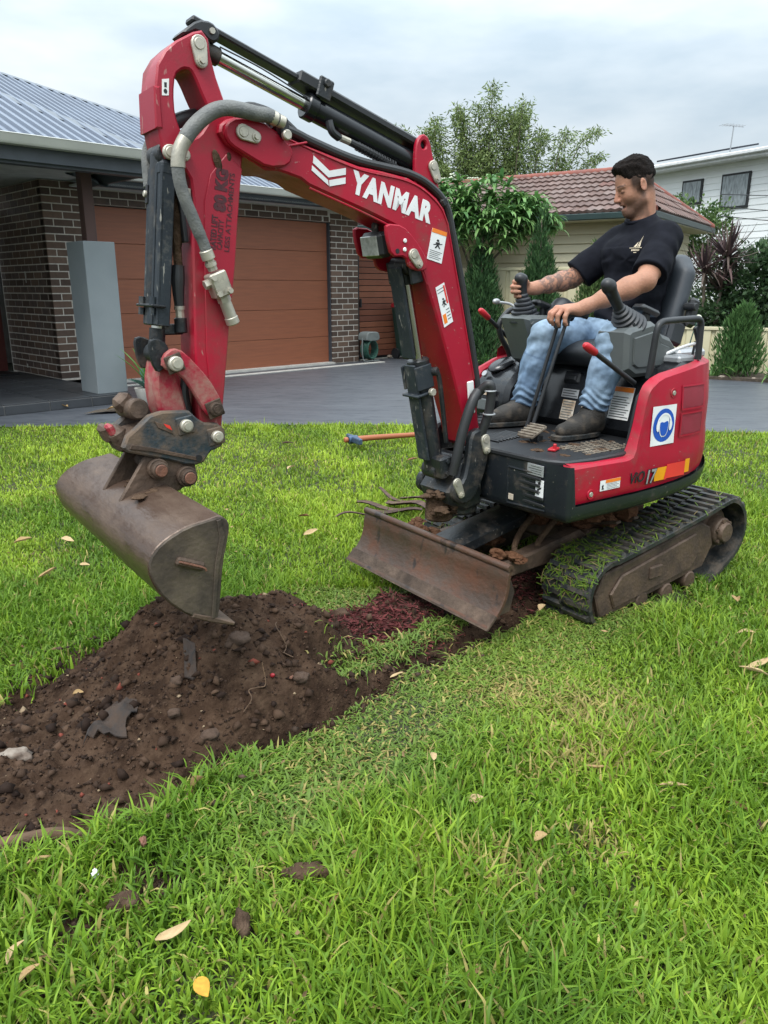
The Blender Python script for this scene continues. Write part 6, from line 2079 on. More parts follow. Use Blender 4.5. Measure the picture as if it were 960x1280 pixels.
mat('pillar_render', (0.225, 0.25, 0.262), (0.20, 0.224, 0.236), rough=0.8, scale=3, bump=0.08, bump_scale=200)
mat('post_timber', (0.075, 0.035, 0.028), (0.055, 0.027, 0.022), rough=0.6, scale=6, stretch=(1, 1, 0.15))
mat('door_maroon', (0.10, 0.022, 0.018), rough=0.45)
mat('door_glass', (0.01, 0.011, 0.013), rough=0.08)
rand_mat('porch_slate', [(0.032, 0.035, 0.040), (0.050, 0.053, 0.058), (0.040, 0.043, 0.048)], rough=0.38, nscale=5, namt=0.4, bump=0.1)
mat('grout', (0.16, 0.155, 0.15), rough=0.9)
mat('driveway', (0.062, 0.068, 0.080), (0.088, 0.095, 0.108), rough=0.38, scale=1.6, lo=0.3, hi=0.7, stretch=(0.9, 2.4, 1), detail=10, dirt=(0.042, 0.046, 0.056), dirt_amt=0.42, dirt_scale=4.0, dirt_hard=0.10, chips=(0.040, 0.044, 0.052), chip_scale=5, chip_amt=0.34, chip_stretch=(0.8, 4.5, 1), rough2=0.5, bump=0.25, bump_scale=9)
mat('threshold', (0.50, 0.48, 0.44), rough=0.8)
rand_mat('slat_timber', [(0.155, 0.055, 0.032), (0.20, 0.075, 0.042), (0.13, 0.046, 0.030)], rough=0.6, nscale=4)
mat('black_metal', (0.012, 0.013, 0.015), rough=0.5)
mat('bin_green', (0.010, 0.030, 0.022), rough=0.5)
mat('bin_red', (0.32, 0.014, 0.022), rough=0.45)
mat('hose_green', (0.02, 0.075, 0.055), rough=0.5)
mat('reel_grey', (0.17, 0.19, 0.185), rough=0.55)
mat('fence_cream', (0.60, 0.545, 0.36), (0.55, 0.50, 0.33), rough=0.5, scale=2, dirt=(0.42, 0.39, 0.27), dirt_amt=0.3, dirt_scale=4)
rand_mat('weatherboard', [(0.50, 0.46, 0.33), (0.56, 0.51, 0.37), (0.47, 0.435, 0.315)], rough=0.6, nscale=2, namt=0.12)
mat('trim_green', (0.012, 0.032, 0.030), rough=0.45)
rand_mat('roof_tile', [(0.100, 0.060, 0.052), (0.150, 0.105, 0.092), (0.125, 0.076, 0.064), (0.180, 0.132, 0.118), (0.125, 0.055, 0.042)], rough=0.75, nscale=9, namt=0.35, bump=0.3)
mat('ridge_tile', (0.26, 0.075, 0.05), (0.19, 0.07, 0.055), rough=0.75, scale=6)
mat('under_tile', (0.03, 0.022, 0.022), rough=0.9)
rand_mat('white_board', [(0.74, 0.76, 0.76), (0.78, 0.79, 0.79)], rough=0.6, nscale=1, namt=0.06)
mat('white_trim', (0.70, 0.71, 0.71), rough=0.6)
mat('white_roof', (0.66, 0.68, 0.70), rough=0.5)
mat('solar', (0.02, 0.024, 0.034), rough=0.25)
mat('curtain', (0.30, 0.33, 0.34), (0.16, 0.18, 0.19), rough=0.25, scale=14, stretch=(2, 2, 0.4))
mat('galv', (0.32, 0.33, 0.34), rough=0.4, metal=0.5)
mat('bed_soil', (0.045, 0.035, 0.026), (0.08, 0.06, 0.042), rough=0.95, scale=20, bump=0.6)
mat('bark_trunk', (0.17, 0.14, 0.105), (0.10, 0.08, 0.06), rough=0.9, scale=12, bump=0.6, bump_scale=40)
vmat('leaf', rough=0.5, transl=0.22, spec=0.35)
vmat('leaf_matt', rough=0.7, transl=0.15, spec=0.2)

# ------------------------------------------------------------------ the brick house
HOUSE_ROT = radians(45)
HL = (-2.29, 11.46, 0.0)
house = thing('brick_house', 'dark brick house with blue-grey corrugated roof and brown garage door', 'house', HL, HOUSE_ROT)
def hpart(name, mb, m, parent=house, smooth=0):
    return mb.build(name, m, parent, smooth)
BR_L, BR_H, BR_W, JT = 0.228, 0.073, 0.105, 0.013
CH = BR_H + JT
bm_full = MB().box((0, 0, 0), (BR_L, BR_W, BR_H), None, 0.003).mesh('brick', 'brick_face', 0)
bm_half = MB().box((0, 0, 0), (BR_L / 2 - JT / 2, BR_W, BR_H), None, 0.003).mesh('brick', 'brick_face', 0)
brick_spots = []        # (priority, half, location, turned)
def lay(p0, d, length, z0, z1, prio, ori):
    """courses of stretcher bond; ori 0 = facing -y, 1 = facing -x, 2 = facing +x"""
    n = int(round((z1 - z0) / CH))
    for r in range(n):
        z = z0 + r * CH + BR_H / 2 + JT / 2
        s = 0.0 if r % 2 == 0 else -(BR_L + JT) / 2
        while s < length - 0.02:
            e = s + BR_L
            a, b = max(s, 0), min(e, length)
            if b - a > 0.16:
                brick_spots.append((prio + random.random() * .01, False, s if a == s else a, z, p0, d, ori, b - a))
            elif b - a > 0.05:
                brick_spots.append((prio + random.random() * .01, True, a, z, p0, d, ori, b - a))
            s += BR_L + JT
PR = 0.005
lay((-2.45, 0.0), (1, 0), 0.62, 0.10, 2.42, 0, 0)          # left pier, face
lay((2.05, 0.0), (1, 0), 0.585, 0.0, 2.36, 1, 0)          # right pier, face
lay((0.2, 0.0), (1, 0), 1.84, 2.185, 2.36, 2, 0)          # lintel, part in view
lay((-2.45, 0.02), (0, 1), 1.55, 0.10, 2.42, 3, 1)        # left return towards the entry
lay((-1.83, 0.0), (1, 0), 2.02, 2.185, 2.36, 5, 0)
lay((-6.5, 1.60), (1, 0), 3.1, 0.10, 2.42, 6, 0)          # entry wall
lay((2.632, 0.02), (0, 1), 4.0, 0.0, 2.36, 7, 2)
brick_spots.sort(key=lambda q: q[0])
rest = MB()
n_single = 0
for (pr_, half, s, z, p0, d, ori, ln) in brick_spots:
    cx_ = s + ln / 2
    x, y = p0[0] + d[0] * cx_, p0[1] + d[1] * cx_
    if ori == 0: y += BR_W / 2
    elif ori == 1: x += BR_W / 2
    else: x -= BR_W / 2
    if n_single < 298:
        o = link('brick', bm_half if half else bm_full, house, None, (x, y, z), pi / 2 if d[1] else 0)
        if ln < (BR_L / 2 - JT / 2 if half else BR_L) - 0.004:
            o.scale.x = ln / (BR_L / 2 - JT / 2 if half else BR_L)
        n_single += 1
    else:
        rest.box((x, y, z), (ln, BR_W, BR_H) if not d[1] else (BR_W, ln, BR_H))
hpart('brickwork', rest, 'brick_joined')['kind'] = 'stuff'
w = MB()
w.box((-2.14, 0.80, 1.25), (0.614, 1.594, 2.34)); w.box((2.34, 2.3, 1.18), (0.578, 4.594, 2.36))
w.box((0.11, 0.053, 2.30), (3.87, 0.10, 0.22)); w.box((-4.9, 1.693, 1.25), (3.4, 0.18, 2.3))
hpart('wall', w, 'mortar')
w = MB().box((0.1, 0.30, 2.30), (3.86, 0.36, 0.22)); w.box((0.1, 4.0, 1.2), (4.9, 0.2, 2.4))
hpart('inner_wall', w, 'soffit_white')
for i, b in enumerate((0.35, 0.9)):
    pass
m = MB().box((-2.455, 0.75, 1.33), (0.004, 0.012, 0.14)); m.box((-2.455, 1.05, 0.2), (0.004, 0.03, 0.05))
hpart('wall_plate', m, 'gutter_cream')
gd_ = hpart('garage_door', MB().box((0.11, 0.135, 1.09), (3.86, 0.03, 2.18)), 'garage_timber')
pz = 2.18 / 5
for k in range(5):
    hpart('door_panel', MB().box((0.11, 0.105, pz * (k + 0.5)), (3.85, 0.04, pz - 0.005), None, 0.002), 'garage_timber', gd_)
hpart('door_jamb', MB().box((2.045, 0.085, 1.09), (0.02, 0.12, 2.18)), 'fascia_dark', gd_)
hpart('threshold', MB().box((0.1, 0.02, 0.012), (3.9, 0.16, 0.03)), 'threshold')
hpart('apron_joint', MB().box((0.3, -0.42, 0.005), (5.0, 0.10, 0.012)), 'threshold')
# eaves: soffit, fascia, gutter
s_ = MB()
s_.box((0.55, -0.2, 2.375), (5.3, 0.50, 0.02)); s_.box((-4.6, -0.2, 2.44), (5.1, 3.7, 0.02))
hpart('soffit', s_, 'soffit_white')
f_ = MB()
f_.box((0.48, -0.435, 2.41), (5.16, 0.03, 0.10)); f_.box((3.05, 1.8, 2.41), (0.03, 4.5, 0.10))
f_.box((-4.63, -2.015, 2.385), (5.06, 0.04, 0.16)); f_.box((-2.12, -1.24, 2.385), (0.04, 1.55, 0.16))
hpart('fascia', f_, 'fascia_dark')
f_ = MB().box((-4.63, -1.93, 2.33), (5.0, 0.12, 0.10)); f_.box((0.5, -0.39, 2.365), (5.1, 0.06, 0.03))
hpart('beam', f_, 'fascia_dark')
def gutter(a0, a1, b, z, name='gutter', rz=0):
    pr = [(0, 0), (-0.03, -0.005), (-0.10, 0.0), (-0.115, 0.02), (-0.115, 0.075), (-0.122, 0.085), (-0.105, 0.092), (-0.10, 0.08), (-0.10, 0.02), (0, 0.02)]
    m = MB().prism([(b + q, z + w_) for q, w_ in pr], a0, a1, 0, mp=lambda x, y, zz: (y, x, zz))
    return hpart(name, m, 'gutter_cream', house, 40)
gutter(-2.1, 3.08, -0.45, 2.43)
gutter(-8.0, -2.08, -2.035, 2.425)
g2 = MB().prism([(q + 0.0, 2.425 + w_) for q, w_ in ((0, 0), (0.10, 0), (0.115, 0.02), (0.12, 0.09), (0.10, 0.09), (0.10, 0.02), (0, 0.02))], -2.0, -0.5, 0, mp=lambda x, y, zz: (x - 2.1, y, zz))
hpart('gutter', g2, 'gutter_cream', house, 40)
# corrugated roofs (ribs run up the slope)
sl = 0.404
# main roof above the garage, gutter line b=-0.45; its right edge is the hip measured in the photo
def PGz(b): return 2.50 + sl * (b + 0.45)
TOPB = 6.6
# split in ribs: ribs run along +b; upper edge follows the hip
hip0, hip1 = (3.1, -0.5), (-1.55, 5.3)
m = MB()
RIB = ((0, 0), (0.066, 0), (0.072, 0.034), (0.110, 0.034), (0.116, 0))
lo, hi = [], []
for i in range(520):
    a = 3.1 - (i // 4) * 0.116 - RIB[i % 4][0]
    h = RIB[i % 4][1]
    t = (3.1 - a) / (hip0[0] - hip1[0])
    bt = hip0[1] + (hip1[1] - hip0[1]) * t
    b0 = -0.5 if a > -2.1 else (-0.45 + min(1.5, (-2.1 - a) * 1.2) - 0.6)
    lo.append((a, min(b0, bt - 0.001), PGz(min(b0, bt - 0.001)) + h)); hi.append((a, bt, PGz(bt) + h))
m.sheet([lo, hi])
hpart('roof', m, 'roof_steel', house, 0)
hipc = [Vector((hip0[0] + (hip1[0] - hip0[0]) * t, hip0[1] + (hip1[1] - hip0[1]) * t, PGz(hip0[1] + (hip1[1] - hip0[1]) * t) + 0.03)) for t in np.linspace(0, 3.0, 30)]
m = MB()
for side in (-1, 1):
    pass
dirh = (hipc[-1] - hipc[0]).normalized(); perp = dirh.cross(Vector((0, 0, 1))).normalized()
m.sheet([[q + perp * -0.13 + Vector((0, 0, -0.03)) for q in hipc], [q + perp * -0.03 for q in hipc], [q + perp * 0.03 for q in hipc], [q + perp * 0.13 + Vector((0, 0, -0.05)) for q in hipc]])
hpart('ridge_cap', m, 'ridge_steel', house, 20)
# far side of the hip
m = MB().add([tuple(hipc[0] - Vector((0, 0, .04))), tuple(hipc[-1] - Vector((0, 0, .04))), (3.1, 9.0, 2.5)], [(0, 1, 2)])
hpart('roof_back', m, 'roof_steel')
# porch roof: gutter b=-2.05, hip rising to the left
K = Vector((-2.08, -2.08, 2.50)); hd_ = Vector((-0.85, 1.60, 0.645))
def P1z(b): return 2.50 + sl * (b + 2.08)
m = MB()
lo, hi = [], []
for i in range(200):
    a = K.x - (i // 4) * 0.116 - RIB[i % 4][0]
    t = (K.x - a) / 0.85
    b1 = min(K.y + 1.60 * t, 3.6)
    h = RIB[i % 4][1]
    lo.append((a, K.y - 0.03, P1z(K.y - 0.03) + h)); hi.append((a, b1, P1z(b1) + h))
m.sheet([lo, hi])
hpart('porch_roof', m, 'roof_steel', house, 0)
hc = [K + hd_ * t + Vector((0, 0, 0.03)) for t in np.linspace(0, 3.4, 20)]
pp = hd_.cross(Vector((0, 0, 1))).normalized()
m = MB().sheet([[q + pp * -0.14 + Vector((0, 0, -0.04)) for q in hc], [q + pp * -0.03 for q in hc], [q + pp * 0.03 for q in hc], [q + pp * 0.14 + Vector((0, 0, -0.06)) for q in hc]])
hpart('ridge_cap', m, 'ridge_steel', house, 20)
m = MB().add([tuple(K), tuple(K + hd_ * 3.4), (-2.08, 3.4, 2.5)], [(0, 1, 2)])
hpart('porch_roof_side', m, 'roof_steel')
# porch: slab, slate tiles, pillar, post
ps = hpart('porch', MB().box((-4.95, 0.0, 0.035), (5.0, 3.56, 0.09)).box((-4.95, 0, 0.084), (4.98, 3.54, 0.008)), 'grout')
TL = 0.445
for i in range(11):
    for j in range(8):
        cx_ = -2.455 - TL * (i + 0.5); cy_ = -1.775 + TL * (j + 0.5)
        if cy_ > 1.55 or (cx_ > -2.45):
            continue
        o = hpart('floor_tile', MB().box((0, 0, 0), (TL - 0.012, TL - 0.012, 0.012), None, 0.002), 'porch_slate', ps)
        o.location = (cx_, cy_, 0.094)
for i in range(11):
    o = hpart('riser_tile', MB().box((0, 0, 0), (TL - 0.012, 0.012, 0.085), None, 0.002), 'porch_slate', ps)
    o.location = (-2.455 - TL * (i + 0.5), -1.784, 0.043)
pil = hpart('pillar', MB().box((-2.60, -1.47, 0.88), (0.34, 0.40, 1.56), None, 0.004), 'pillar_render')
hpart('pillar_post', MB().box((-2.60, -1.47, 2.03), (0.115, 0.115, 0.76), None, 0.003), 'post_timber', pil)
m = MB().cyl((-2.43, -1.5, 0.30), (-2.36, -1.5, 0.30), 0.02, seg=10)
m.cyl((-2.37, -1.5, 0.33), (-2.37, -1.5, 0.27), 0.016, seg=8)
hpart('garden_tap', m, 'galv', pil)
# entry door
ed = hpart('entry_door', MB().box((-2.98, 1.60, 1.15), (0.92, 0.05, 2.10), None, 0.004), 'door_maroon')
hpart('door_glass', MB().box((-2.98, 1.572, 1.2), (0.62, 0.012, 1.8)), 'door_glass', ed)
hpart('door_mat', MB().box((-3.0, 1.2, 0.108), (0.8, 0.45, 0.014), None, 0.004), 'black_metal', ps)

# ------------------------------------------------------------------ small things by the house
HMt = Matrix.Translation(HL) @ Matrix.Rotation(HOUSE_ROT, 4, 'Z')
def h2w(a, b, z=0.0):
    return tuple(HMt @ Vector((a, b, z)))
tf = thing('timber_fence', 'reddish horizontal timber slat fence beside the garage pier', 'fence', h2w(2.72, 0.12), HOUSE_ROT)
for k in range(17):
    o = MB().box((0, 0, 0), (2.5, 0.022, 0.088), None, 0.003).build('slat', 'slat_timber', tf, 0)
    o.location = (1.27, 0, 0.10 + k * 0.0985)
MB().box((-0.0, 0.0, 0.86), (0.05, 0.06, 1.72), None, 0.003).build('post', 'black_metal', tf, 0)
MB().box((1.27, 0.04, 0.86), (2.5, 0.02, 1.70)).build('backing_sheet', 'black_metal', tf, 0)
MB().box((0.05, -0.035, 0.95), (0.03, 0.03, 0.14), None, 0.004).build('latch', 'black_metal', tf, 0)

wb = thing('wheelie_bin', 'dark green wheelie bin with red lid against the timber slats', 'bin', h2w(3.68, -0.28), HOUSE_ROT)
m = MB(); pts = []
for (z, sx, sy) in ((0.05, 0.19, 0.20), (0.86, 0.25, 0.28)):
    pts.append([(-sx, -sy, z), (sx, -sy, z), (sx, sy, z), (-sx, sy, z)])
m.add(pts[0] + pts[1], [(0, 1, 5, 4), (1, 2, 6, 5), (2, 3, 7, 6), (3, 0, 4, 7), (0, 3, 2, 1), (4, 5, 6, 7)])
m.box((0, -0.28, 0.83), (0.52, 0.04, 0.05), None, 0.008)
m.build('bin_body', 'bin_green', wb, 30)
MB().prism([(-0.31, 0.87), (-0.30, 0.90), (0.2, 0.96), (0.30, 0.93), (0.30, 0.87)], -0.265, 0.265, 0.012, mp=lambda x, y, z: (y, x, z)).build('lid', 'bin_red', wb, 30)
MB().box((-0.0, -0.262, 0.60), (0.10, 0.006, 0.20), Matrix.Rotation(0.09, 3, 'X')).build('sticker', 'bin_red', wb, 0)
for s in (-1, 1):
    MB().cyl((s * 0.2, 0.2, 0.09), (s * 0.25, 0.2, 0.09), 0.09, seg=16).build('wheel', 'black_metal', wb, 30)

hr = thing('hose_reel', 'grey wall hose reel with green hose at the foot of the garage pier', 'hose reel', h2w(2.76, -0.12), HOUSE_ROT)
m = MB().prism(smooth_poly([(-0.15, 0.34), (0.15, 0.34), (0.15, 0.44), (0.10, 0.49), (-0.10, 0.49), (-0.15, 0.44)]), -0.11, 0.11, 0.01)
m.build('hood', 'reel_grey', hr, 30)
m = MB()
for r_ in range(6):
    m.tube([(0.13 * cos(a) * (0.9 + 0.02 * r_), -0.09 + 0.03 * r_, 0.2 + 0.15 * sin(a)) for a in np.linspace(0, 2 * pi, 15)], 0.014, 7, 2)
m.build('hose_coil', 'hose_green', hr, 40)
m = MB()
for s in (-1, 1):
    m.tube([(s * 0.15, 0.0, 0.40), (s * 0.155, 0.0, 0.15), (s * 0.12, 0.0, 0.02), (s * 0.14, -0.1, 0.01)], 0.012, 8)
m.tube([(-0.14, -0.1, 0.012), (0.14, -0.1, 0.012)], 0.010, 8, smooth=False)
m.build('frame', 'reel_grey', hr, 40)

pp_ = thing('potted_plant', 'spiky green succulent in a low pale pot beside the grey pillar', 'pot plant', h2w(-2.33, -1.96), 0)
MB().lathe((0, 0, 0), (0, 0, 1), [(0, 0.10), (0.02, 0.12), (0.14, 0.15), (0.16, 0.155), (0.16, 0.13)], 18).build('pot', 'threshold', pp_, 40)
def sword(L, W, bend, fold=0.25, nseg=5):
    """one sword leaf along +z, bending towards +x"""
    m = MB()
    vs = []; x = z = 0.0; ang = 0.0
    for i in range(nseg + 1):
        t = i / nseg
        w_ = W * (0.65 + 1.2 * t) * (1 - t) ** 0.8 if t > 0 else W * 0.6
        vs += [(x - w_ * fold, -w_, z), (x + w_ * fold * 0.6, 0, z), (x - w_ * fold, w_, z)]
        ang = bend * (t + 0.5 / nseg)
        x += sin(ang) * L / nseg; z += cos(ang) * L / nseg
    fs = []
    for i in range(nseg):
        for k in range(2):
            fs.append((i * 3 + k, i * 3 + k + 1, i * 3 + 4 + k, i * 3 + 3 + k))
    m.add(vs, fs)
    return m
def leaf_mesh(L, W, bend, col, name='leaf', material='leaf', nseg=5):
    m = sword(L, W, bend, nseg=nseg)
    m.c = [tuple(np.array(col) * (0.85 + 0.3 * random.random())) for _ in m.v]
    return m.mesh(name, material, 60)
def put_leaf(me, parent, loc, yaw, tilt, scale=1.0, roll=0.0, name='leaf'):
    o = link(name, me, parent)
    o.matrix_local = Matrix.Translation(loc) @ Matrix.Rotation(yaw, 4, 'Z') @ Matrix.Rotation(tilt, 4, 'Y') @ Matrix.Rotation(roll, 4, 'Z') @ Matrix.Scale(scale, 4)
    return o
lm1 = [leaf_mesh(0.36, 0.022, 0.5, (0.10, 0.26, 0.05)) for _ in range(3)]
lm2 = [leaf_mesh(0.26, 0.055, 0.55, (0.075, 0.17, 0.135)) for _ in range(2)]
for k in range(14):
    put_leaf(random.choice(lm1), pp_, (0, 0, 0.18), random.uniform(0, 6.28), random.uniform(0.05, 0.55), random.uniform(1.0, 1.5))
for k in range(9):
    put_leaf(random.choice(lm2), pp_, (0.02, -0.03, 0.13), random.uniform(0, 6.28), random.uniform(0.5, 1.1), random.uniform(0.9, 1.35))

# ------------------------------------------------------------------ cream steel fence along the driveway
def steel_fence(name, label, p0, p1, h, z0=0.0):
    p0, p1 = Vector((*p0, 0)), Vector((*p1, 0))
    L = (p1 - p0).length
    t = thing(name, label, 'fence', tuple(p0), atan2(p1.y - p0.y, p1.x - p0.x))
    n = max(1, round(L / 1.6)); w_ = L / n
    for k in range(n):
        g = [[], []]
        x = 0.03
        prof = []
        while x < w_ - 0.03:
            for dx, dy in ((0.0, 0.0), (0.045, 0.0), (0.06, 0.028), (0.105, 0.028), (0.12, 0.0), (0.185, 0.0)):
                if x + dx < w_ - 0.025:
                    prof.append((x + dx, dy))
            x += 0.2
        m = MB().sheet([[(k * w_ + a, b, 0.05) for a, b in prof], [(k * w_ + a, b, h - 0.03) for a, b in prof]])
        m.build('panel', 'fence_cream', t, 20)
        MB().box((k * w_ + w_ / 2, 0.012, h - 0.02), (w_ - 0.05, 0.055, 0.045), None, 0.004).build('rail', 'fence_cream', t, 0)
    for k in range(n + 1):
        MB().box((k * w_, 0.012, h / 2 - 0.005), (0.05, 0.06, h + 0.01), None, 0.004).build('post', 'fence_cream', t, 0)
    return t
steel_fence('steel_fence', 'taller cream steel panel fence behind the slender conifers', (0.55, 13.25), (4.05, 11.72), 1.5)
steel_fence('steel_fence', 'low cream steel fence right of the excavator seat', (4.10, 11.69), (7.9, 9.6), 0.66)

# ------------------------------------------------------------------ weatherboard cottage with tiled roof
CL = (4.76, 14.6, 0.0); CR = radians(57)
cot = thing('weatherboard_cottage', 'cream weatherboard cottage with a weathered maroon tiled roof', 'house', CL, CR)
def cpart(name, mb, m, parent=cot, smooth=0):
    return mb.build(name, m, parent, smooth)
ZG = 2.40
cpart('wall_frame', MB().box((2.79, 5.24, 1.2), (4.6, 9.5, 2.38)), 'weatherboard')
bw = 0.165
for k in range(15):
    z = 0.04 + k * bw
    m = MB().add([(0.43, 0.43, z), (0.43, 9.8, z), (0.468, 9.8, z + bw), (0.468, 0.43, z + bw), (0.475, 0.43, z - 0.004), (0.475, 9.8, z - 0.004)], [(0, 1, 2, 3), (0, 4, 5, 1)])
    cpart('weatherboard', m, 'weatherboard')
    m = MB().add([(0.43, 0.43, z), (5.0, 0.43, z), (5.0, 0.468, z + bw), (0.43, 0.468, z + bw), (0.43, 0.475, z - 0.004), (5.0, 0.475, z - 0.004)], [(0, 1, 2, 3), (0, 4, 5, 1)])
    cpart('weatherboard', m, 'weatherboard')
cpart('corner_board', MB().box((0.425, 0.425, 1.22), (0.07, 0.07, 2.42), None, 0.004), 'weatherboard')
wf = cpart('window', MB().box((1.35, 0.40, 1.62), (0.80, 0.06, 1.0), None, 0.005), 'white_trim')
cpart('pane', MB().box((1.35, 0.366, 1.62), (0.62, 0.012, 0.84)), 'door_glass', wf)
cpart('sash_bar', MB().box((1.35, 0.357, 1.62), (0.66, 0.012, 0.04)), 'white_trim', wf)
wf = cpart('window', MB().box((3.2, 0.40, 1.62), (0.9, 0.06, 1.0), None, 0.005), 'white_trim')
cpart('pane', MB().box((3.2, 0.366, 1.62), (0.74, 0.012, 0.84)), 'door_glass', wf)
m = MB().box((0.2, 5.0, 2.40), (0.46, 9.6, 0.02)); m.box((2.75, 0.2, 2.40), (4.6, 0.46, 0.02))
cpart('eave_lining', m, 'weatherboard')
m = MB().box((-0.03, 4.9, 2.46), (0.07, 9.9, 0.11), None, 0.01); m.box((2.58, -0.03, 2.46), (5.3, 0.07, 0.11), None, 0.01)
cpart('gutter', m, 'trim_green')
m = MB().tube([(0.10, 0.30, 2.42), (0.2, 0.40, 2.3), (0.33, 0.42, 2.2), (0.36, 0.40, 0.05)], 0.035, 8, 3)
cpart('downpipe', m, 'trim_green', cot, 40)
APX = Vector((2.55, 1.25, 3.52)); RE_ = Vector((2.55, 9.8, 3.52))
E0, E1, E2 = Vector((0, 0, 2.50)), Vector((5.1, 0, 2.50)), Vector((0, 9.8, 2.50))
cpart('roof_deck', MB().add([E0, APX, RE_, E2, E1, Vector((5.1, 9.8, 2.5))], [(0, 1, 2, 3), (0, 4, 1), (4, 5, 2, 1)]), 'under_tile')
tile = MB()
TW, TLn = 0.30, 0.36
g = [[], [], []]
for i in range(9):
    u = -TW / 2 + TW * i / 8
    h = 0.026 * (0.5 + 0.5 * cos(4 * pi * i / 8 + pi * 0.0)) ** 1.0
    g[0].append((u, 0.006, h - 0.03)); g[1].append((u, 0.0, h + 0.030)); g[2].append((u, TLn, h - 0.004))
tile.sheet(g)
tile_me = tile.mesh('roof_tile', 'roof_tile', 40)
def tile_face(eave0, eave1, inside, lift=0.012, maxn=400):
    e = (eave1 - eave0); L = e.length; e.normalize()
    return e, L
cnt_t = 0
tiles_rest = MB()
def lay_tiles(origin, ex, up, ncourse, nalong, ok):
    global cnt_t
    nrm = ex.cross(up).normalized()
    if nrm.z < 0: nrm = -nrm
    R = Matrix((ex, up, nrm)).transposed().to_4x4()
    for r in range(ncourse):
        for k in range(nalong):
            u = (k + 0.5 + 0.0 * (r % 2)) * TW; v = r * 0.315
            if not ok(u, v):
                continue
            p = origin + ex * u + up * v + nrm * 0.035
            M = Matrix.Translation(p) @ R @ Matrix.Translation((0, 0, random.uniform(0, 0.008))) @ Matrix.Rotation(random.uniform(-0.012, 0.012), 4, 'Z')
            if cnt_t < 300:
                o = link('roof_tile', tile_me, cot); o.matrix_local = M; cnt_t += 1
            else:
                tiles_rest.add([M @ Vector(q) for q in tile.v], tile.f)
exA = Vector((0, 1, 0)); upA = Vector((2.55, 0, 1.02)); LA = upA.length; upA.normalize()
lay_tiles(E0, exA, upA, int(LA / 0.315) + 1, 20, lambda u, v: v < LA - 0.1 and u > 1.25 * (v + 0.1) / LA)
exB = Vector((1, 0, 0)); upB = Vector((0, 1.25, 1.02)); LB = upB.length; upB.normalize()
lay_tiles(E0, exB, upB, int(LB / 0.315) + 1, 17, lambda u, v: v < LB - 0.05 and u > 2.55 * (v + 0.1) / LB and u < 5.1 - 2.55 * (v + 0.1) / LB)
lay_tiles(E0 + exA * 6.0, exA, upA, int(LA / 0.315) + 1, 12, lambda u, v: v < LA - 0.1)
if tiles_rest.v:
    cpart('tile_field', tiles_rest, 'brick_joined' if False else 'ridge_tile', cot, 40)['kind'] = 'stuff'
def ridge_line(a, b, n, name='ridge_tile'):
    for k in range(n):
        p, q = a.lerp(b, k / n), a.lerp(b, (k + 1.06) / n)
        m = MB().cyl(p + Vector((0, 0, 0.03)), q + Vector((0, 0, 0.045)), 0.085, 0.075, seg=10)
        cpart(name, m, 'ridge_tile', cot, 50)
ridge_line(APX, RE_, 20); ridge_line(E0, APX, 8); ridge_line(E1, APX, 9)
# skillion awning on the driveway side
aw = cpart('awning', MB().prism([(-1.2, 2.20), (0.45, 2.42), (0.45, 2.47), (-1.2, 2.26)], 2.4, 5.6, 0), 'white_roof')
cpart('awning_beam', MB().box((-1.2, 4.0, 2.20), (0.05, 3.25, 0.14), None, 0.004), 'fence_cream', aw)
cpart('awning_beam', MB().prism([(-1.2, 2.12), (0.45, 2.33), (0.45, 2.44), (-1.2, 2.25)], 2.36, 2.40, 0), 'fence_cream', aw)
cpart('awning_post', MB().box((-1.14, 4.6, 1.1), (0.09, 0.09, 2.2), None, 0.004), 'fence_cream', aw)

# ------------------------------------------------------------------ white two-storey house behind
WL = (8.2, 26.9, 0.0); wd = Vector((1.9, -3.4)).normalized(); WR = atan2(wd.y, wd.x)
wh = thing('two_storey_house', 'white two-storey weatherboard house beyond the cottage roof', 'house', WL, WR)
def wpart(name, mb, m, parent=wh, smooth=0):
    return mb.build(name, m, parent, smooth)
wpart('wall', MB().box((6.2, 3.05, 2.3), (15.6, 6.0, 4.6)), 'white_trim')
for k in range(26):
    z = 0.1 + k * 0.175
    wpart('weatherboard', MB().add([(-1.6, 0.0, z), (14, 0.0, z), (14, 0.014, z + 0.175), (-1.6, 0.014, z + 0.175), (-1.6, 0.02, z - .002), (14, 0.02, z - .002)], [(0, 1, 2, 3), (0, 1, 5, 4)]), 'white_board')
for (x, z, w_, h) in ((3.7, 3.85, 0.95, 0.95), (2.2, 3.95, 0.75, 0.7)):
    f = wpart('window', MB().box((x, 0.0, z), (w_, 0.08, h), None, 0.01), 'black_metal')
    wpart('pane', MB().box((x, -0.045, z), (w_ - 0.12, 0.012, h - 0.12)), 'curtain', f)
for x in (5.1, 5.75, -1.58):
    wpart('corner_board', MB().box((x, -0.03, 2.35), (0.22, 0.08, 4.5), None, 0.01), 'white_trim')
wpart('balcony_post', MB().box((6.6, -0.3, 2.3), (0.2, 0.2, 3.2), None, 0.01), 'white_trim')
wpart('balcony_rail', MB().box((7.4, -0.3, 2.55), (1.8, 0.1, 0.12), None, 0.01), 'white_trim')
wpart('eave', MB().box((6.1, -0.15, 4.66), (16.0, 0.7, 0.10), None, 0.01), 'white_trim')
wpart('gutter', MB().box((6.1, -0.55, 4.74), (16.0, 0.12, 0.10), None, 0.02), 'white_trim')
rf = wpart('roof', MB().add([(-1.9, -0.55, 4.79), (14.2, -0.55, 4.79), (14.2, 3.0, 5.45), (-1.9, 3.0, 5.45), (14.2, 6.6, 4.79), (-1.9, 6.6, 4.79)], [(0, 1, 2, 3), (3, 2, 4, 5), (0, 3, 5)]), 'white_roof')
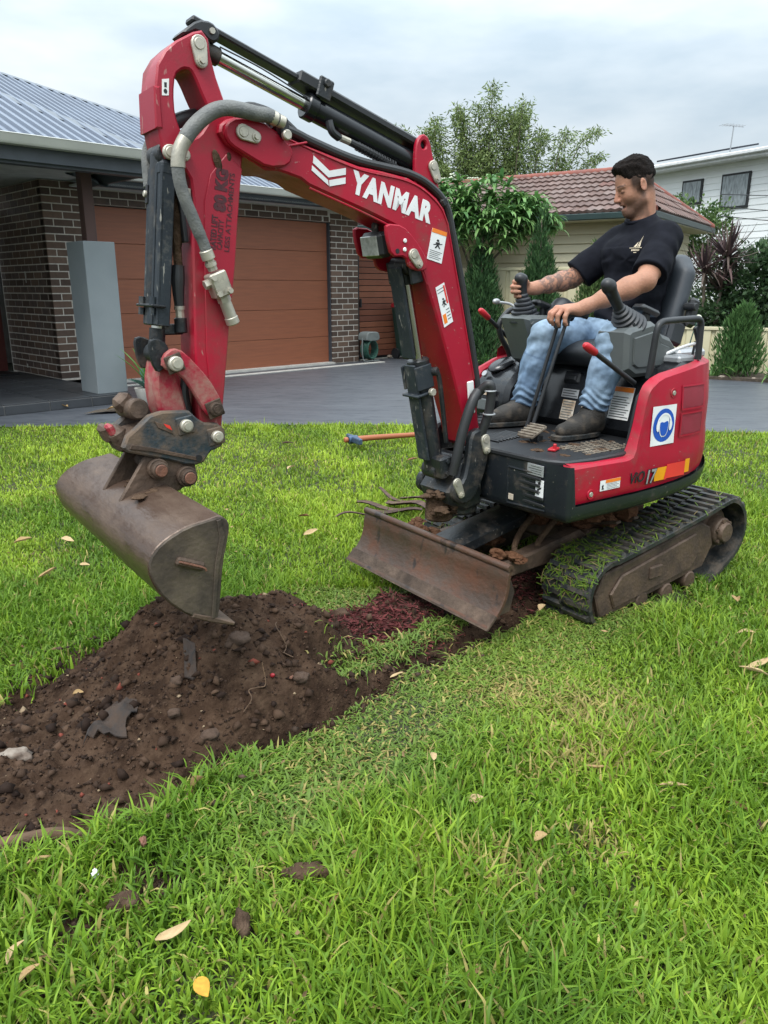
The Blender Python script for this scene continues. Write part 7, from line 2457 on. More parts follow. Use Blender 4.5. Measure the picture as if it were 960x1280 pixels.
for (x0, x1) in ((-1.2, 0.6), (1.0, 2.0), (6.0, 7.2)):
    wpart('solar_panel', MB().box(((x0 + x1) / 2, 2.55, 5.47), (x1 - x0, 1.0, 0.05), Matrix.Rotation(0.18, 3, 'X')), 'solar', rf)
an = thing('tv_antenna', 'thin television antenna on a pole above the white house roof', 'antenna', (10.5, 25.6, 4.9), 0.3)
MB().cyl((0, 0, -0.2), (0.06, 0, 1.0), 0.02, seg=6).build('mast', 'galv', an, 40)
m = MB().cyl((-0.35, 0, 1.0), (0.42, 0, 0.98), 0.014, seg=6)
m.build('boom', 'galv', an, 40)
for k in range(7):
    x = -0.32 + k * 0.115
    MB().cyl((x, -0.2 + 0.01 * k, 1.0), (x, 0.2 - 0.01 * k, 1.0), 0.010, seg=5).build('element', 'galv', an, 40)
for k, (za, zb) in enumerate(((3.2, 3.75), (2.95, 3.3), (2.75, 3.05))):
    cb_ = MB().tube([(7.5, 18.5, za), (9.5, 19.6, (za + zb) / 2 - 0.16), (11.6, 20.6, zb)], 0.010, 5, 8)
    tag(cb_.build('power_cable', 'black_metal', None, 40), ['topmost thin dark cable crossing in front of the white house', 'middle thin dark cable crossing in front of the white house', 'lowest thin dark cable crossing in front of the white house'][k], 'cable', 'cables in front of the white house')

# ------------------------------------------------------------------ vegetation
def foliage(P, D, Lf, Wf, cols, fold=0.3):
    """one folded leaf (2 triangles) per point; arrays of base points, directions, lengths, widths, colours"""
    n = len(P)
    D = D / np.linalg.norm(D, axis=1)[:, None]
    r = rng.normal(size=(n, 3)); S = np.cross(D, r); S /= np.linalg.norm(S, axis=1)[:, None]
    N = np.cross(S, D)
    Lf = np.broadcast_to(Lf, (n,))[:, None]; Wf = np.broadcast_to(Wf, (n,))[:, None]
    mid = P + D * Lf * 0.45
    V = np.stack([P, mid + S * Wf + N * Wf * fold, P + D * Lf - N * Wf * fold, mid - S * Wf + N * Wf * fold], axis=1).reshape(-1, 3)
    b = np.arange(n)[:, None] * 4
    F = np.concatenate([b + np.array([[0, 1, 2]]), b + np.array([[0, 2, 3]])], axis=0)
    C = np.repeat(cols, 4, axis=0)
    return V, F, C
def leaf_cols(n, c1, c2, jit=0.25):
    t = rng.random(n)[:, None]
    return (np.array(c1) * (1 - t) + np.array(c2) * t) * (1 + jit * (rng.random(n)[:, None] - 0.5) * 2)
def trunk_mesh(pts, r0, r1, name, parent, m='bark_trunk'):
    return MB().tube(pts, r0, 8, 5, rfun=lambda t: 1 + (r1 / r0 - 1) * t).build(name, m, parent, 50)

def conifer(label, loc, h, r, c1=(0.030, 0.075, 0.030), c2=(0.065, 0.135, 0.045), n=5200, group=None, lean=0.0):
    t = thing('conifer', label, 'conifer', loc, 0, group)
    trunk_mesh([(0, 0, 0), (0.01, 0, h * 0.4), (lean * h, 0, h * 0.9)], 0.035, 0.008, 'trunk', t)
    # a few leaders, each clad in upright feathery sprays
    P, D = [], []
    nl = 13
    for k in range(nl):
        a = 2.4 * k; rr = r * 0.62 * sqrt((k + 0.3) / nl)
        top = h * (1.0 - 0.45 * (rr / (r * 0.65)) ** 1.6) * random.uniform(0.86, 1.0)
        m_ = n // nl
        s = rng.random(m_) ** 0.85
        z = h * 0.03 + s * (top - h * 0.03)
        wid = r * 0.40 * np.sin(np.pi * np.clip(s * 0.86 + 0.12, 0, 1)) ** 0.7 * (0.5 + 0.5 * rng.random(m_))
        th = rng.random(m_) * 6.283
        bow = 1 - 0.35 * s
        x = rr * cos(a) * bow + wid * np.cos(th) + lean * z; y = rr * sin(a) * bow + wid * np.sin(th)
        P.append(np.stack([x, y, z], 1))
        D.append(np.stack([np.cos(th) * 0.55 + 0.25 * rng.normal(size=m_), np.sin(th) * 0.55 + 0.25 * rng.normal(size=m_), 1.0 + 0.3 * rng.random(m_)], 1))
    P = np.vstack(P); D = np.vstack(D)
    cols = leaf_cols(len(P), c1, c2, 0.3)
    V, F, C = foliage(P, D, 0.05 + 0.07 * rng.random(len(P)), 0.007 + 0.007 * rng.random(len(P)), cols)
    link('crown', np_mesh('crown', V, F, 'leaf_matt', C), t)
    return t
conifer('tall slender conifer just right of the red boom', (1.50, 12.45, 0), 2.15, 0.50, n=7500)
conifer('slender conifer between the broadleaf tree and the operator', (2.34, 12.20, 0), 2.42, 0.45, n=7500)
conifer('narrow pale-tipped conifer half hidden behind the operator', (3.14, 11.95, 0), 2.12, 0.44, (0.04, 0.09, 0.03), (0.13, 0.19, 0.06), 5600, lean=0.02)
conifer('small bushy conifer by the low fence right of the excavator', (4.86, 10.75, 0), 1.12, 0.42, (0.035, 0.085, 0.025), (0.085, 0.17, 0.05), 4200)

# broadleaf tree over the fence
bt = thing('broadleaf_tree', 'spreading tree with large drooping leaves above the cream fence', 'tree', (1.35, 12.75, 0))
trunk_mesh([(0, 0, 0), (0.02, 0.0, 0.6), (0.10, 0.0, 1.2), (0.2, 0.02, 1.7)], 0.06, 0.035, 'trunk', bt)
for (tx, ty, tz) in ((-0.35, -0.05, 2.3), (0.1, -0.15, 2.45), (0.5, 0.0, 2.35), (0.9, -0.1, 2.2), (0.3, 0.25, 2.4), (-0.1, 0.2, 2.2)):
    trunk_mesh([(0.1, 0, 1.2), (0.1 + (tx - 0.1) * 0.35, ty * 0.3, 1.65), (0.1 + (tx - .1) * .75, ty * 0.8, tz - 0.25), (tx, ty, tz)], 0.022, 0.008, 'limb', bt)
lms = [leaf_mesh(0.30, 0.040, b_, c_, nseg=4) for b_, c_ in ((1.3, (0.105, 0.22, 0.065)), (1.6, (0.14, 0.27, 0.08)), (1.0, (0.085, 0.19, 0.065)), (1.9, (0.175, 0.31, 0.095)))]
cnt_ = 0
sv, sf, scol = [], [], []
ells = [((-0.30, -0.05, 2.28), (0.50, 0.50, 0.50)), ((0.30, -0.1, 2.36), (0.62, 0.52, 0.50)), ((0.85, -0.05, 2.16), (0.48, 0.42, 0.38)), ((0.05, -0.1, 1.98), (0.75, 0.5, 0.34)), ((0.35, -0.1, 2.2), (0.8, 0.4, 0.4))]
whorls = []
for i in range(330):
    c, r = random.choice(ells)
    th, ph = random.uniform(0, 2 * pi), math.acos(random.uniform(-0.75, 1))
    rad = random.uniform(0.72, 1.0)
    whorls.append(Vector((c[0] + r[0] * rad * sin(ph) * cos(th), c[1] + r[1] * rad * sin(ph) * sin(th), c[2] + r[2] * rad * cos(ph))))
whorls.sort(key=lambda w_: w_.y)
for w_ in whorls:
    k0 = random.uniform(0, 6.28)
    for k in range(9):
        yaw = k0 + k * 2 * pi / 9 + random.uniform(-0.3, 0.3)
        tilt = random.uniform(0.5, 1.6); sc_ = random.uniform(0.55, 1.05)
        if cnt_ < 300:
            put_leaf(random.choice(lms), bt, w_, yaw, tilt, sc_); cnt_ += 1
        else:
            M = Matrix.Translation(w_) @ Matrix.Rotation(yaw, 4, 'Z') @ Matrix.Rotation(tilt, 4, 'Y') @ Matrix.Scale(sc_, 4)
            me = random.choice(lms); o_ = len(sv)
            sv += [tuple(M @ v.co) for v in me.vertices]
            sf += [tuple(i + o_ for i in p.vertices) for p in me.polygons]
            c_ = tuple(me.color_attributes['Col'].data[0].color)[:3]
            scol += [c_] * len(me.vertices)
o = link('crown', np_mesh('crown', sv, np.array(sf), 'leaf', np.array(scol)), bt); o['kind'] = 'stuff'
fl_ = MB()
for k in range(16):
    c = Vector((random.uniform(-0.5, 0.3), random.uniform(-0.3, 0.1), 2.74 + random.random() * 0.08))
    for j in range(5):
        fl_.ell(c + Vector((random.uniform(-.03, .03), random.uniform(-.03, .03), random.uniform(0, .02))), (0.014, 0.014, 0.010), None, 6, 4)
mat('flower_white', (0.62, 0.64, 0.5), rough=0.7)
fl_.build('flower_heads', 'flower_white', bt, 60)['kind'] = 'stuff'

# bamboo clump far behind
bb = thing('bamboo_clump', 'feathery bamboo clump rising behind the fence against the sky', 'bamboo', (3.05, 22.0, 0))
P, D = [], []
for k in range(36):
    x0 = (-2.0 + 3.7 * k / 18 + random.uniform(-0.15, 0.15)) if k < 19 else random.gauss(-0.45, 0.55); y0 = random.uniform(-0.5, 0.5)
    lean = (x0 * 0.30 + random.uniform(-0.3, 0.3)); top = (5.95 - 0.62 * abs(x0 + 0.45) + random.uniform(-0.35, 0.25)) if k < 23 else random.uniform(4.2, 5.1) - 0.25 * abs(x0 + 0.45) * (1 - 0.075 * abs(x0 + 0.4))
    if k == 17: lean, top = 1.25, 5.4
    if k == 18: lean, top = 0.95, 4.75
    pts = [Vector((x0 + lean * (t ** 2.2), y0, top * (1 - (1 - t) ** 1.35) - max(0, t - 0.85) * abs(lean) * 1.2)) for t in np.linspace(0, 1, 7)]
    trunk_mesh(pts, 0.03, 0.006, 'culm', bb)
    cm = catmull(pts, 8)
    for q in cm[10:]:
        tt_ = cm.index(q) / len(cm)
        for _ in range(int(62 - 34 * tt_)):
            off = Vector((random.gauss(0, 0.15), random.gauss(0, 0.2), random.gauss(0, 0.10))) * (1.5 - 0.9 * tt_)
            P.append(q + off); D.append(Vector((off.x * 2 + random.gauss(0, .3), off.y * 2 + random.gauss(0, .3), -0.15 + random.gauss(0, .35))))
P = np.array(P); D = np.array(D)
V, F, C = foliage(P, D, 0.09 + 0.07 * rng.random(len(P)), 0.012 + 0.007 * rng.random(len(P)), leaf_cols(len(P), (0.09, 0.145, 0.045), (0.22, 0.28, 0.09), 0.25))
link('leaves', np_mesh('leaves', V, F, 'leaf', C), bb)

def bush(name, label, cat, loc, lobes, n, Lf, Wf, c1, c2, trunk=True, group=None, updir=0.4):
    t = thing(name, label, cat, loc, 0, group)
    if trunk:
        for k in range(4):
            a = k * 1.7
            c, r = lobes[k % len(lobes)]
            trunk_mesh([(0.05 * cos(a), 0.05 * sin(a), 0), (c[0] * .4 + .08 * cos(a), c[1] * .4, c[2] * 0.5), (c[0], c[1], c[2])], 0.03, 0.008, 'trunk', t)
    P, D = [], []
    tot = sum(r[0] * r[1] + r[0] * r[2] for c, r in lobes)
    for c, r in lobes:
        m_ = int(n * (r[0] * r[1] + r[0] * r[2]) / tot)
        u = rng.normal(size=(m_, 3)); u /= np.linalg.norm(u, axis=1)[:, None]
        # leaf clumps: clustered around random twig ends so that gaps stay open
        k = max(8, m_ // 26)
        tw = rng.normal(size=(k, 3)); tw /= np.linalg.norm(tw, axis=1)[:, None]
        tw *= (0.62 + 0.42 * rng.random(k))[:, None]
        idx = rng.integers(0, k, m_)
        p = tw[idx] + rng.normal(size=(m_, 3)) * 0.13
        P.append(np.array(c) + p * np.array(r)); D.append(p + rng.normal(size=(m_, 3)) * 0.55 + np.array((0, 0, updir)))
    P = np.vstack(P); D = np.vstack(D)
    V, F, C = foliage(P, D, Lf * (0.7 + 0.6 * rng.random(len(P))), Wf * (0.7 + 0.6 * rng.random(len(P))), leaf_cols(len(P), c1, c2, 0.3))
    link('crown', np_mesh('crown', V, F, 'leaf', C), t)
    return t
bush('shrub', 'rounded green shrub between the tiled roof and the white house', 'shrub', (7.5, 20.0, 0), [((0, 0, 2.7), (0.75, 0.6, 0.75)), ((-0.45, 0, 2.5), (0.5, 0.5, 0.6)), ((0.5, 0, 2.45), (0.55, 0.5, 0.55)), ((0, 0, 1.5), (0.8, 0.6, 1.0))], 5200, 0.10, 0.028, (0.045, 0.10, 0.03), (0.13, 0.20, 0.06))
bush('shrub', 'dark leafy shrub behind the low fence at the right edge', 'shrub', (5.75, 12.6, 0), [((0, 0, 1.15), (0.62, 0.5, 0.62)), ((0.55, -0.1, 1.05), (0.5, 0.5, 0.6)), ((-0.42, -0.1, 0.9), (0.45, 0.4, 0.5)), ((0.2, 0.0, 0.5), (0.8, 0.5, 0.5)), ((0.3, 0, 1.55), (0.4, 0.4, 0.32))], 9000, 0.085, 0.026, (0.022, 0.05, 0.022), (0.060, 0.11, 0.042))
bush('shrub', 'loose light green shrub rising over the dark one at right', 'shrub', (6.9, 13.6, 0), [((0, 0, 1.7), (0.55, 0.4, 0.5)), ((0.2, 0, 1.2), (0.6, 0.5, 0.6))], 2600, 0.085, 0.024, (0.07, 0.13, 0.045), (0.15, 0.23, 0.08))
# cordyline: purple sword leaves on bare stems
cd = thing('cordyline', 'purple-brown sword-leaved cordyline in front of the cottage corner', 'cordyline', (5.12, 12.55, 0))
cl_me = [leaf_mesh(0.66, 0.026, b_, c_, material='leaf_matt', nseg=4) for b_, c_ in ((0.35, (0.085, 0.055, 0.055)), (0.6, (0.125, 0.08, 0.075)), (0.15, (0.06, 0.042, 0.046)), (0.9, (0.10, 0.075, 0.062)))]
for (x, y, z, n_, sc_) in ((0.16, -0.05, 1.66, 110, 0.95), (-0.16, -0.05, 1.45, 80, 0.9), (0.1, -0.1, 1.22, 60, 0.8)):
    trunk_mesh([(0.02 + x * .3, y, 0), (x * 0.7, y, z * 0.55), (x, y, z)], 0.035, 0.022, 'trunk', cd)
    for k in range(n_):
        put_leaf(random.choice(cl_me), cd, (x, y, z + random.uniform(-0.08, 0.04)), random.uniform(0, 6.28), math.acos(random.uniform(-0.35, 1)), sc_ * random.uniform(0.7, 1.05), random.choice((0, 3.14)))
# strap-leaved clumps along the bed
st_me = [leaf_mesh(0.48, 0.016, b_, c_, nseg=5) for b_, c_ in ((1.5, (0.10, 0.22, 0.05)), (2.0, (0.15, 0.29, 0.07)), (1.1, (0.075, 0.17, 0.045)))]
def strap_clump(label, loc, n_, sc_, group):
    t = thing('strap_leaf_plant', label, 'plant', loc, 0, group)
    for k in range(n_):
        a = random.uniform(0, 6.28)
        put_leaf(random.choice(st_me), t, (0.08 * cos(a) * random.random(), 0.08 * sin(a) * random.random(), 0), a, random.uniform(0.05, 0.75), sc_ * random.uniform(0.65, 1.1))
    return t
gL, gR = 'strap-leaved plants along the tall cream fence', 'strap-leaved plants along the low cream fence'
for i, (x, y) in enumerate(((1.30, 12.35), (1.62, 12.22), (1.92, 12.10), (2.22, 11.98)  )):
    strap_clump(['strap-leaved clump just right of the red boom foot', 'strap-leaved clump at the foot of the tallest conifer', 'bright arching strap-leaved clump left of the far console', 'strap-leaved clump behind the far guard rail', 'strap-leaved clump hidden low behind the operator', 'strap-leaved clump behind the operator at the fence step'][i], (x, y, 0.0), 26, random.uniform(0.8, 1.05), gL)
for i, (x, y) in enumerate(((4.20, 10.95), (4.52, 10.78), (5.18, 10.42), (5.45, 10.26), (5.75, 10.1))):
    strap_clump(['strap-leaved clump right behind the excavator tail', 'strap-leaved clump left of the small conifer', 'strap-leaved clump right of the small conifer', 'arching strap-leaved clump at the right edge of the bed', 'strap-leaved clump cut by the right picture edge', 'strap-leaved clump beyond the right picture edge'][i], (x, y, 0.0), 24, random.uniform(0.7, 1.0), gR)
fs_ = thing('seed_head', 'pale round seed head on a thin stalk behind the guard rail', 'flower', (4.28, 11.1, 0))
MB().tube([(0, 0, 0), (0.02, 0, 0.4), (0.10, 0, 0.78)], 0.008, 6).build('stalk', 'hose_green', fs_, 40)
MB().ell((0.105, 0, 0.80), (0.05, 0.05, 0.04), None, 10, 6).build('bloom', 'flower_white', fs_, 60)
# ------------------------------------------------------------------ ground, driveway, dug soil
mat('soil', (0.021, 0.0115, 0.007), (0.052, 0.030, 0.019), rough=0.95, scale=7, detail=12, bump=1.0, bump_scale=55, spec=0.12, dirt=(0.080, 0.049, 0.031), dirt_amt=0.42, dirt_scale=18)
mat('soil_crumb', (0.046, 0.028, 0.019), (0.105, 0.068, 0.046), rough=0.95, scale=14, bump=0.6, bump_scale=180, spec=0.12)
mat('thatch', (0.018, 0.024, 0.007), (0.045, 0.046, 0.014), rough=0.95, scale=12, detail=8)
mat('rock', (0.052, 0.029, 0.018), (0.090, 0.054, 0.035), rough=0.9, scale=18, bump=0.5, bump_scale=80, dirt=(0.05, 0.03, 0.02), dirt_amt=0.42, dirt_scale=14)
mat('geotextile', (0.016, 0.0135, 0.013), (0.028, 0.022, 0.020), rough=0.8, scale=20, dirt=(0.050, 0.031, 0.021), dirt_amt=0.50, dirt_scale=18, bump=0.3)
mat('root_wood', (0.13, 0.075, 0.04), (0.08, 0.048, 0.03), rough=0.85, scale=14, stretch=(0.3, 2, 2), bump=0.5, bump_scale=60)
mat('pale_bone', (0.27, 0.23, 0.19), (0.15, 0.11, 0.085), rough=0.8, scale=30, dirt=(0.1, 0.065, 0.045), dirt_amt=0.4, dirt_scale=22)
vmat('chips', rough=0.85, spec=0.2)
vmat('grass', rough=0.55, transl=0.30, spec=0.28)
vmat('dry_leaf', rough=0.75, transl=0.15, spec=0.2, bump=0.3, bump_scale=120)

NEAR_E = [(-2.6, 0.55), (-1.6, 0.93), (-0.83, 1.36), (-0.69, 1.46), (-0.54, 1.58), (-0.38, 1.78), (-0.14, 2.01), (0.11, 2.25), (0.36, 2.50), (0.64, 2.80), (0.97, 3.15)]
FAR_E = [(0.95, 3.55), (0.55, 3.22), (0.30, 3.05), (0.12, 2.95), (-0.05, 2.88), (-0.16, 2.72), (-0.34, 2.63), (-0.62, 2.62), (-0.86, 2.60), (-1.0, 2.50), (-1.07, 2.33), (-1.16, 2.10), (-1.8, 1.86), (-2.6, 1.7)]
SOIL = np.array(NEAR_E + FAR_E)
ISLE = np.array([(-0.21, 2.15), (-0.17, 2.27), (-0.05, 2.38), (0.07, 2.50), (0.20, 2.63), (0.31, 2.66), (0.24, 2.55), (0.07, 2.36), (-0.12, 2.16)])
def in_poly(X, Y, P):
    r = np.zeros(X.shape, bool)
    n = len(P)
    for i in range(n):
        x0, y0 = P[i]; x1, y1 = P[(i + 1) % n]
        c = ((y0 > Y) != (y1 > Y)) & (X < (x1 - x0) * (Y - y0) / (y1 - y0 + 1e-12) + x0)
        r ^= c
    return r
def poly_dist(X, Y, P, closed=True):
    d = np.full(X.shape, 9.0)
    n = len(P)
    for i in range(n if closed else n - 1):
        a, b = np.array(P[i]), np.array(P[(i + 1) % n])
        e = b - a
        t = np.clip(((X - a[0]) * e[0] + (Y - a[1]) * e[1]) / (e @ e), 0, 1)
        d = np.minimum(d, np.hypot(X - a[0] - t * e[0], Y - a[1] - t * e[1]))
    return d
def n2(X, Y, s, seed):
    return vnoise(np.stack([X.ravel(), Y.ravel(), np.zeros(X.size)], 1), s, seed).reshape(X.shape)
def soil_mask(X, Y):
    """signed: >0 inside the dug soil, ragged edge"""
    d = poly_dist(X, Y, SOIL) * np.where(in_poly(X, Y, SOIL), 1, -1)
    return d + 0.030 * n2(X, Y, 3.2, 71) + 0.020 * n2(X, Y, 9, 72)
def gh(X, Y):
    s = soil_mask(X, Y)
    ins = np.clip((s + 0.01) / 0.05, 0, 1)
    lawn = -0.012 + 0.008 * n2(X, Y, 0.8, 73)
    g = lambda cx, cy, sx, sy, r=0.0: np.exp(-((((X - cx) * cos(r) + (Y - cy) * sin(r)) / sx) ** 2 + ((-(X - cx) * sin(r) + (Y - cy) * cos(r)) / sy) ** 2))
    dn = poly_dist(X, Y, NEAR_E, False)
    h = -0.055 + 0.265 * g(-0.50, 2.22, 0.31, 0.28) + 0.12 * g(-0.78, 2.36, 0.20, 0.17) + 0.13 * g(-0.24, 2.36, 0.20, 0.20) + 0.06 * g(-0.50, 1.92, 0.3, 0.16, 0.7)
    h += 0.035 * g(-0.9, 1.9, 0.4, 0.2, 0.5) + 0.075 * g(0.0, 2.72, 0.28, 0.22) + 0.06 * g(0.5, 3.05, 0.3, 0.25)
    h -= 0.11 * np.exp(-(np.maximum(dn - 0.02, 0) / 0.045) ** 2)
    isl = in_poly(X, Y, ISLE)
    di = poly_dist(X, Y, ISLE) * np.where(isl, 1, -1)
    h = h + (0.005 - h) * np.clip((di + 0.03) / 0.06, 0, 1)
    rough_ = 0.022 * n2(X, Y, 2.6, 74) + 0.016 * n2(X, Y, 6, 75) + 0.015 * np.abs(n2(X, Y, 9, 76)) + 0.014 * np.abs(n2(X, Y, 17, 77)) + 0.008 * n2(X, Y, 36, 78)
    h = h + rough_ * (1 - 0.8 * np.clip((di + 0.02) / 0.05, 0, 1))
    return lawn * (1 - ins) + h * ins, s
BARE = [(-0.54, 1.37, 0.075, 0.05), (-0.60, 1.22, 0.05, 0.04), (-0.63, 1.08, 0.05, 0.03), (-0.165, 1.345, 0.05, 0.022), (-0.27, 1.21, 0.03, 0.025), (-0.45, 1.33, 0.05, 0.03), (0.28, 1.36, 0.035, 0.02), (-0.72, 1.28, 0.05, 0.04)]
def bare(X, Y):
    return sum(0.9 * np.exp(-(((X - a) / c) ** 2 + ((Y - b) / d) ** 2)) for a, b, c, d in BARE)
GX0, GX1, GY0, GY1, GS = -2.6, 1.3, 0.55, 3.75, 0.0125
gx = np.arange(GX0, GX1 + 1e-6, GS); gy = np.arange(GY0, GY1 + 1e-6, GS)
XX, YY = np.meshgrid(gx, gy)
HH, SS = gh(XX, YY)
# sink the rim of the sheet to meet the surrounding lawn sheet
rim = np.minimum.reduce([XX - GX0, GX1 - XX, YY - GY0, GY1 - YY])
HH = np.where(rim < 0.15, HH * (rim / 0.15) + (-0.012) * (1 - rim / 0.15), HH)
ny_, nx_ = XX.shape
ii = np.arange(ny_ * nx_).reshape(ny_, nx_)
quads = np.stack([ii[:-1, :-1], ii[:-1, 1:], ii[1:, 1:], ii[1:, :-1]], -1).reshape(-1, 4)
fs_ = SS[:-1, :-1].reshape(-1)
soil_me = np_mesh('soil', np.stack([XX, YY, HH], -1).reshape(-1, 3), quads, 'soil', None, True)
soil_me.materials.append(MATS['thatch'])
soil_me.polygons.foreach_set('material_index', ((fs_ < -0.05) & (bare(XX[:-1, :-1].reshape(-1), YY[:-1, :-1].reshape(-1)) < 0.3) & ~in_poly(XX[:-1, :-1].reshape(-1), YY[:-1, :-1].reshape(-1), [(0.3, 2.5), (1.3, 3.1), (1.3, 3.7), (0.3, 3.2)])).astype(np.int32))
link('soil', soil_me, None, 'structure')
X0, X1, Y0, Y1 = XX[0, 0], XX[0, -1], YY[0, 0], YY[-1, 0]
gm = MB()
for (a, b, c, d) in ((-400, X0, -60, 900), (X1, 400, -60, 900), (X0, X1, -60, Y0), (X0, X1, Y1, 900)):
    gm.add([(a, c, -0.012), (b, c, -0.012), (b, d, -0.012), (a, d, -0.012)], [(0, 1, 2, 3)])
gm.build('lawn', 'thatch', None, 0, 'structure')
DRV = [(-12, 7.25), (-3.4, 6.88), (-2.3, 6.94), (-0.4, 7.02), (0.3, 6.96), (2.9, 6.63), (3.3, 6.58), (9, 6.1), (9.5, 8.6), (6.3, 9.65), (5.1, 10.3), (4.3, 10.8), (3.0, 11.5), (1.5, 12.15), (0.9, 12.6), (0.75, 14.6), (-0.2, 16.4), (-1.2, 15.6), (-2.0, 12.6), (-6, 11.6), (-12, 11.6)]
MB().add([(x, y, -0.004) for x, y in DRV], [tuple(range(len(DRV)))]).build('driveway', 'driveway', None, 0, 'structure')
BED = [(0.82, 12.62), (1.5, 12.13), (3.0, 11.46), (4.3, 10.76), (5.1, 10.26), (6.3, 9.6), (9.5, 8.2), (9.5, 9.6), (4.1, 12.4), (0.6, 13.9)]
bm_ = MB().add([(x, y, 0.035) for x, y in BED], [tuple(range(len(BED)))])
bm_.add([(x, y, 0.035) for x, y in BED[:7]] + [(x, y, -0.01) for x, y in BED[:7]], [(i, i + 1, 8 + i, 7 + i) for i in range(6)])
bm_.build('garden_bed', 'bed_soil', None, 0, 'structure')
for i, (x, y, s_) in enumerate(((4.62, 10.62, .05), (4.95, 10.42, .035), (1.05, 12.5, .03), (1.9, 11.98, .035), (-0.25, 13.6, .05), (0.1, 13.9, .05))):
    m = MB().ell((0, 0, 0), (s_ * 1.3, s_, s_ * .6), Matrix.Rotation(i, 3, 'Z'), 9, 6)
    st = m.build('stone', 'pale_bone', None, 50)
    st.location = (x, y, 0.03)
    tag(st, ['pale edging stone left of the small conifer', 'little pale edging stone under the small conifer', 'small pale stone at the left end of the garden bed', 'small pale stone below the tall slender conifer', 'pale stone in the litter beside the hose reel', 'pale stone in the litter beside the wheelie bin'][i], 'stone', 'stones edging the garden bed')
def height(x, y):
    h, s = gh(np.array([[x]], float), np.array([[y]], float))
    return float(h[0, 0])

# loose crumbs of soil (countless): deformed octahedra
def crumbs(X, Y, Z, R, mname, name, cols=None, flat=0.75):
    n = len(X)
    o8 = np.array([(1, 0, 0), (-1, 0, 0), (0, 1, 0), (0, -1, 0), (0, 0, 1), (0, 0, -1)], float)
    f8 = np.array([(0, 2, 4), (2, 1, 4), (1, 3, 4), (3, 0, 4), (2, 0, 5), (1, 2, 5), (3, 1, 5), (0, 3, 5)])
    a = rng.random(n) * 6.283
    V = o8[None] * R[:, None, None] * (0.65 + 0.7 * rng.random((n, 6, 1)))
    V = V + rng.normal(size=V.shape) * R[:, None, None] * 0.22
    ca, sa = np.cos(a)[:, None], np.sin(a)[:, None]
    x, y = V[..., 0] * ca - V[..., 1] * sa, V[..., 0] * sa + V[..., 1] * ca
    P = np.stack([x + X[:, None], y + Y[:, None], V[..., 2] * flat + Z[:, None]], -1)
    F = (np.arange(n)[:, None, None] * 6 + f8[None]).reshape(-1, 3)
    C = np.repeat(cols, 6, axis=0) if cols is not None else None
    o = link(name, np_mesh(name, P.reshape(-1, 3), F, mname, C), None, 'stuff')
    return o
N = 60000
cx_ = rng.uniform(-2.4, 0.9, N); cy_ = rng.uniform(0.8, 3.2, N)
ch_, cs_ = gh(cx_[None], cy_[None]); ch_, cs_ = ch_[0], cs_[0]
ok = (cs_ > -0.03)
cx_, cy_, ch_ = cx_[ok], cy_[ok], ch_[ok]
cr_ = 0.0020 + 0.0045 * rng.random(len(cx_)) ** 2 + 0.017 * (rng.random(len(cx_)) ** 16)
t = rng.random(len(cx_))[:, None] ** 1.5
cc_ = np.array((0.017, 0.009, 0.006)) * (1 - t) + np.array((0.078, 0.046, 0.029)) * t
pale_ = rng.random(len(cx_)) < 0.012
cc_[pale_] = np.array((0.26, 0.19, 0.12))
redd_ = rng.random(len(cx_)) < 0.012
cc_[redd_] = np.array((0.17, 0.045, 0.03))
crumbs(cx_, cy_, ch_ + cr_ * 0.1, cr_, 'chips', 'soil_crumbs', cc_)
N = 1500
k_ = rng.integers(0, len(BARE), N); b_ = np.array(BARE)[k_]
bx_ = b_[:, 0] + rng.normal(size=N) * b_[:, 2] * 0.7; by_ = b_[:, 1] + rng.normal(size=N) * b_[:, 3] * 0.7
crumbs(bx_, by_, gh(bx_[None], by_[None])[0][0] + 0.004, 0.002 + 0.009 * rng.random(N) ** 4, 'chips', 'spilled_crumbs', np.array((0.045, 0.028, 0.019)) * (0.5 + 1.1 * rng.random((N, 1))))
# spilled crumbs over the edge of the grass
N = 2600
sx_ = rng.uniform(-1.3, 0.5, N); sy_ = rng.uniform(0.9, 2.7, N)
sh_, ss_ = gh(sx_[None], sy_[None]); ss_ = ss_[0]
ok = (ss_ < 0.0) & (ss_ > -0.14 * rng.random(N) ** 1.5)
sr_ = 0.003 + 0.009 * rng.random(ok.sum()) ** 3
crumbs(sx_[ok], sy_[ok], 0.012 + 0.02 * rng.random(ok.sum()), sr_, 'chips', 'spilled_crumbs', np.array((0.05, 0.032, 0.022)) * (0.6 + 1.0 * rng.random((ok.sum(), 1))))
# dark red mulch round the blade and under the machine
N = 4600
c0 = np.array([(-0.06, 2.60), (0.62, 2.98), (0.04, 2.74), (0.00, 2.62), (-0.02, 2.52)])[rng.integers(0, 5, N)]
mx_ = c0[:, 0] + rng.normal(size=N) * 0.125; my_ = c0[:, 1] + rng.normal(size=N) * 0.10
mh_, ms_ = gh(mx_[None], my_[None]); mh_, ms_ = mh_[0], ms_[0]
ok = ms_ > -0.015
mx_, my_, mh_ = mx_[ok], my_[ok], mh_[ok]
n = len(mx_)
P = np.stack([mx_, my_, mh_ + 0.003], 1)
D = np.stack([rng.normal(size=n), rng.normal(size=n), 0.25 * rng.normal(size=n)], 1)
V, F, C = foliage(P, D, 0.014 + 0.026 * rng.random(n), 0.002 + 0.0028 * rng.random(n), leaf_cols(n, (0.052, 0.014, 0.013), (0.135, 0.035, 0.034), 0.35))
link('red_mulch', np_mesh('red_mulch', V, F, 'chips', C), None, 'stuff')

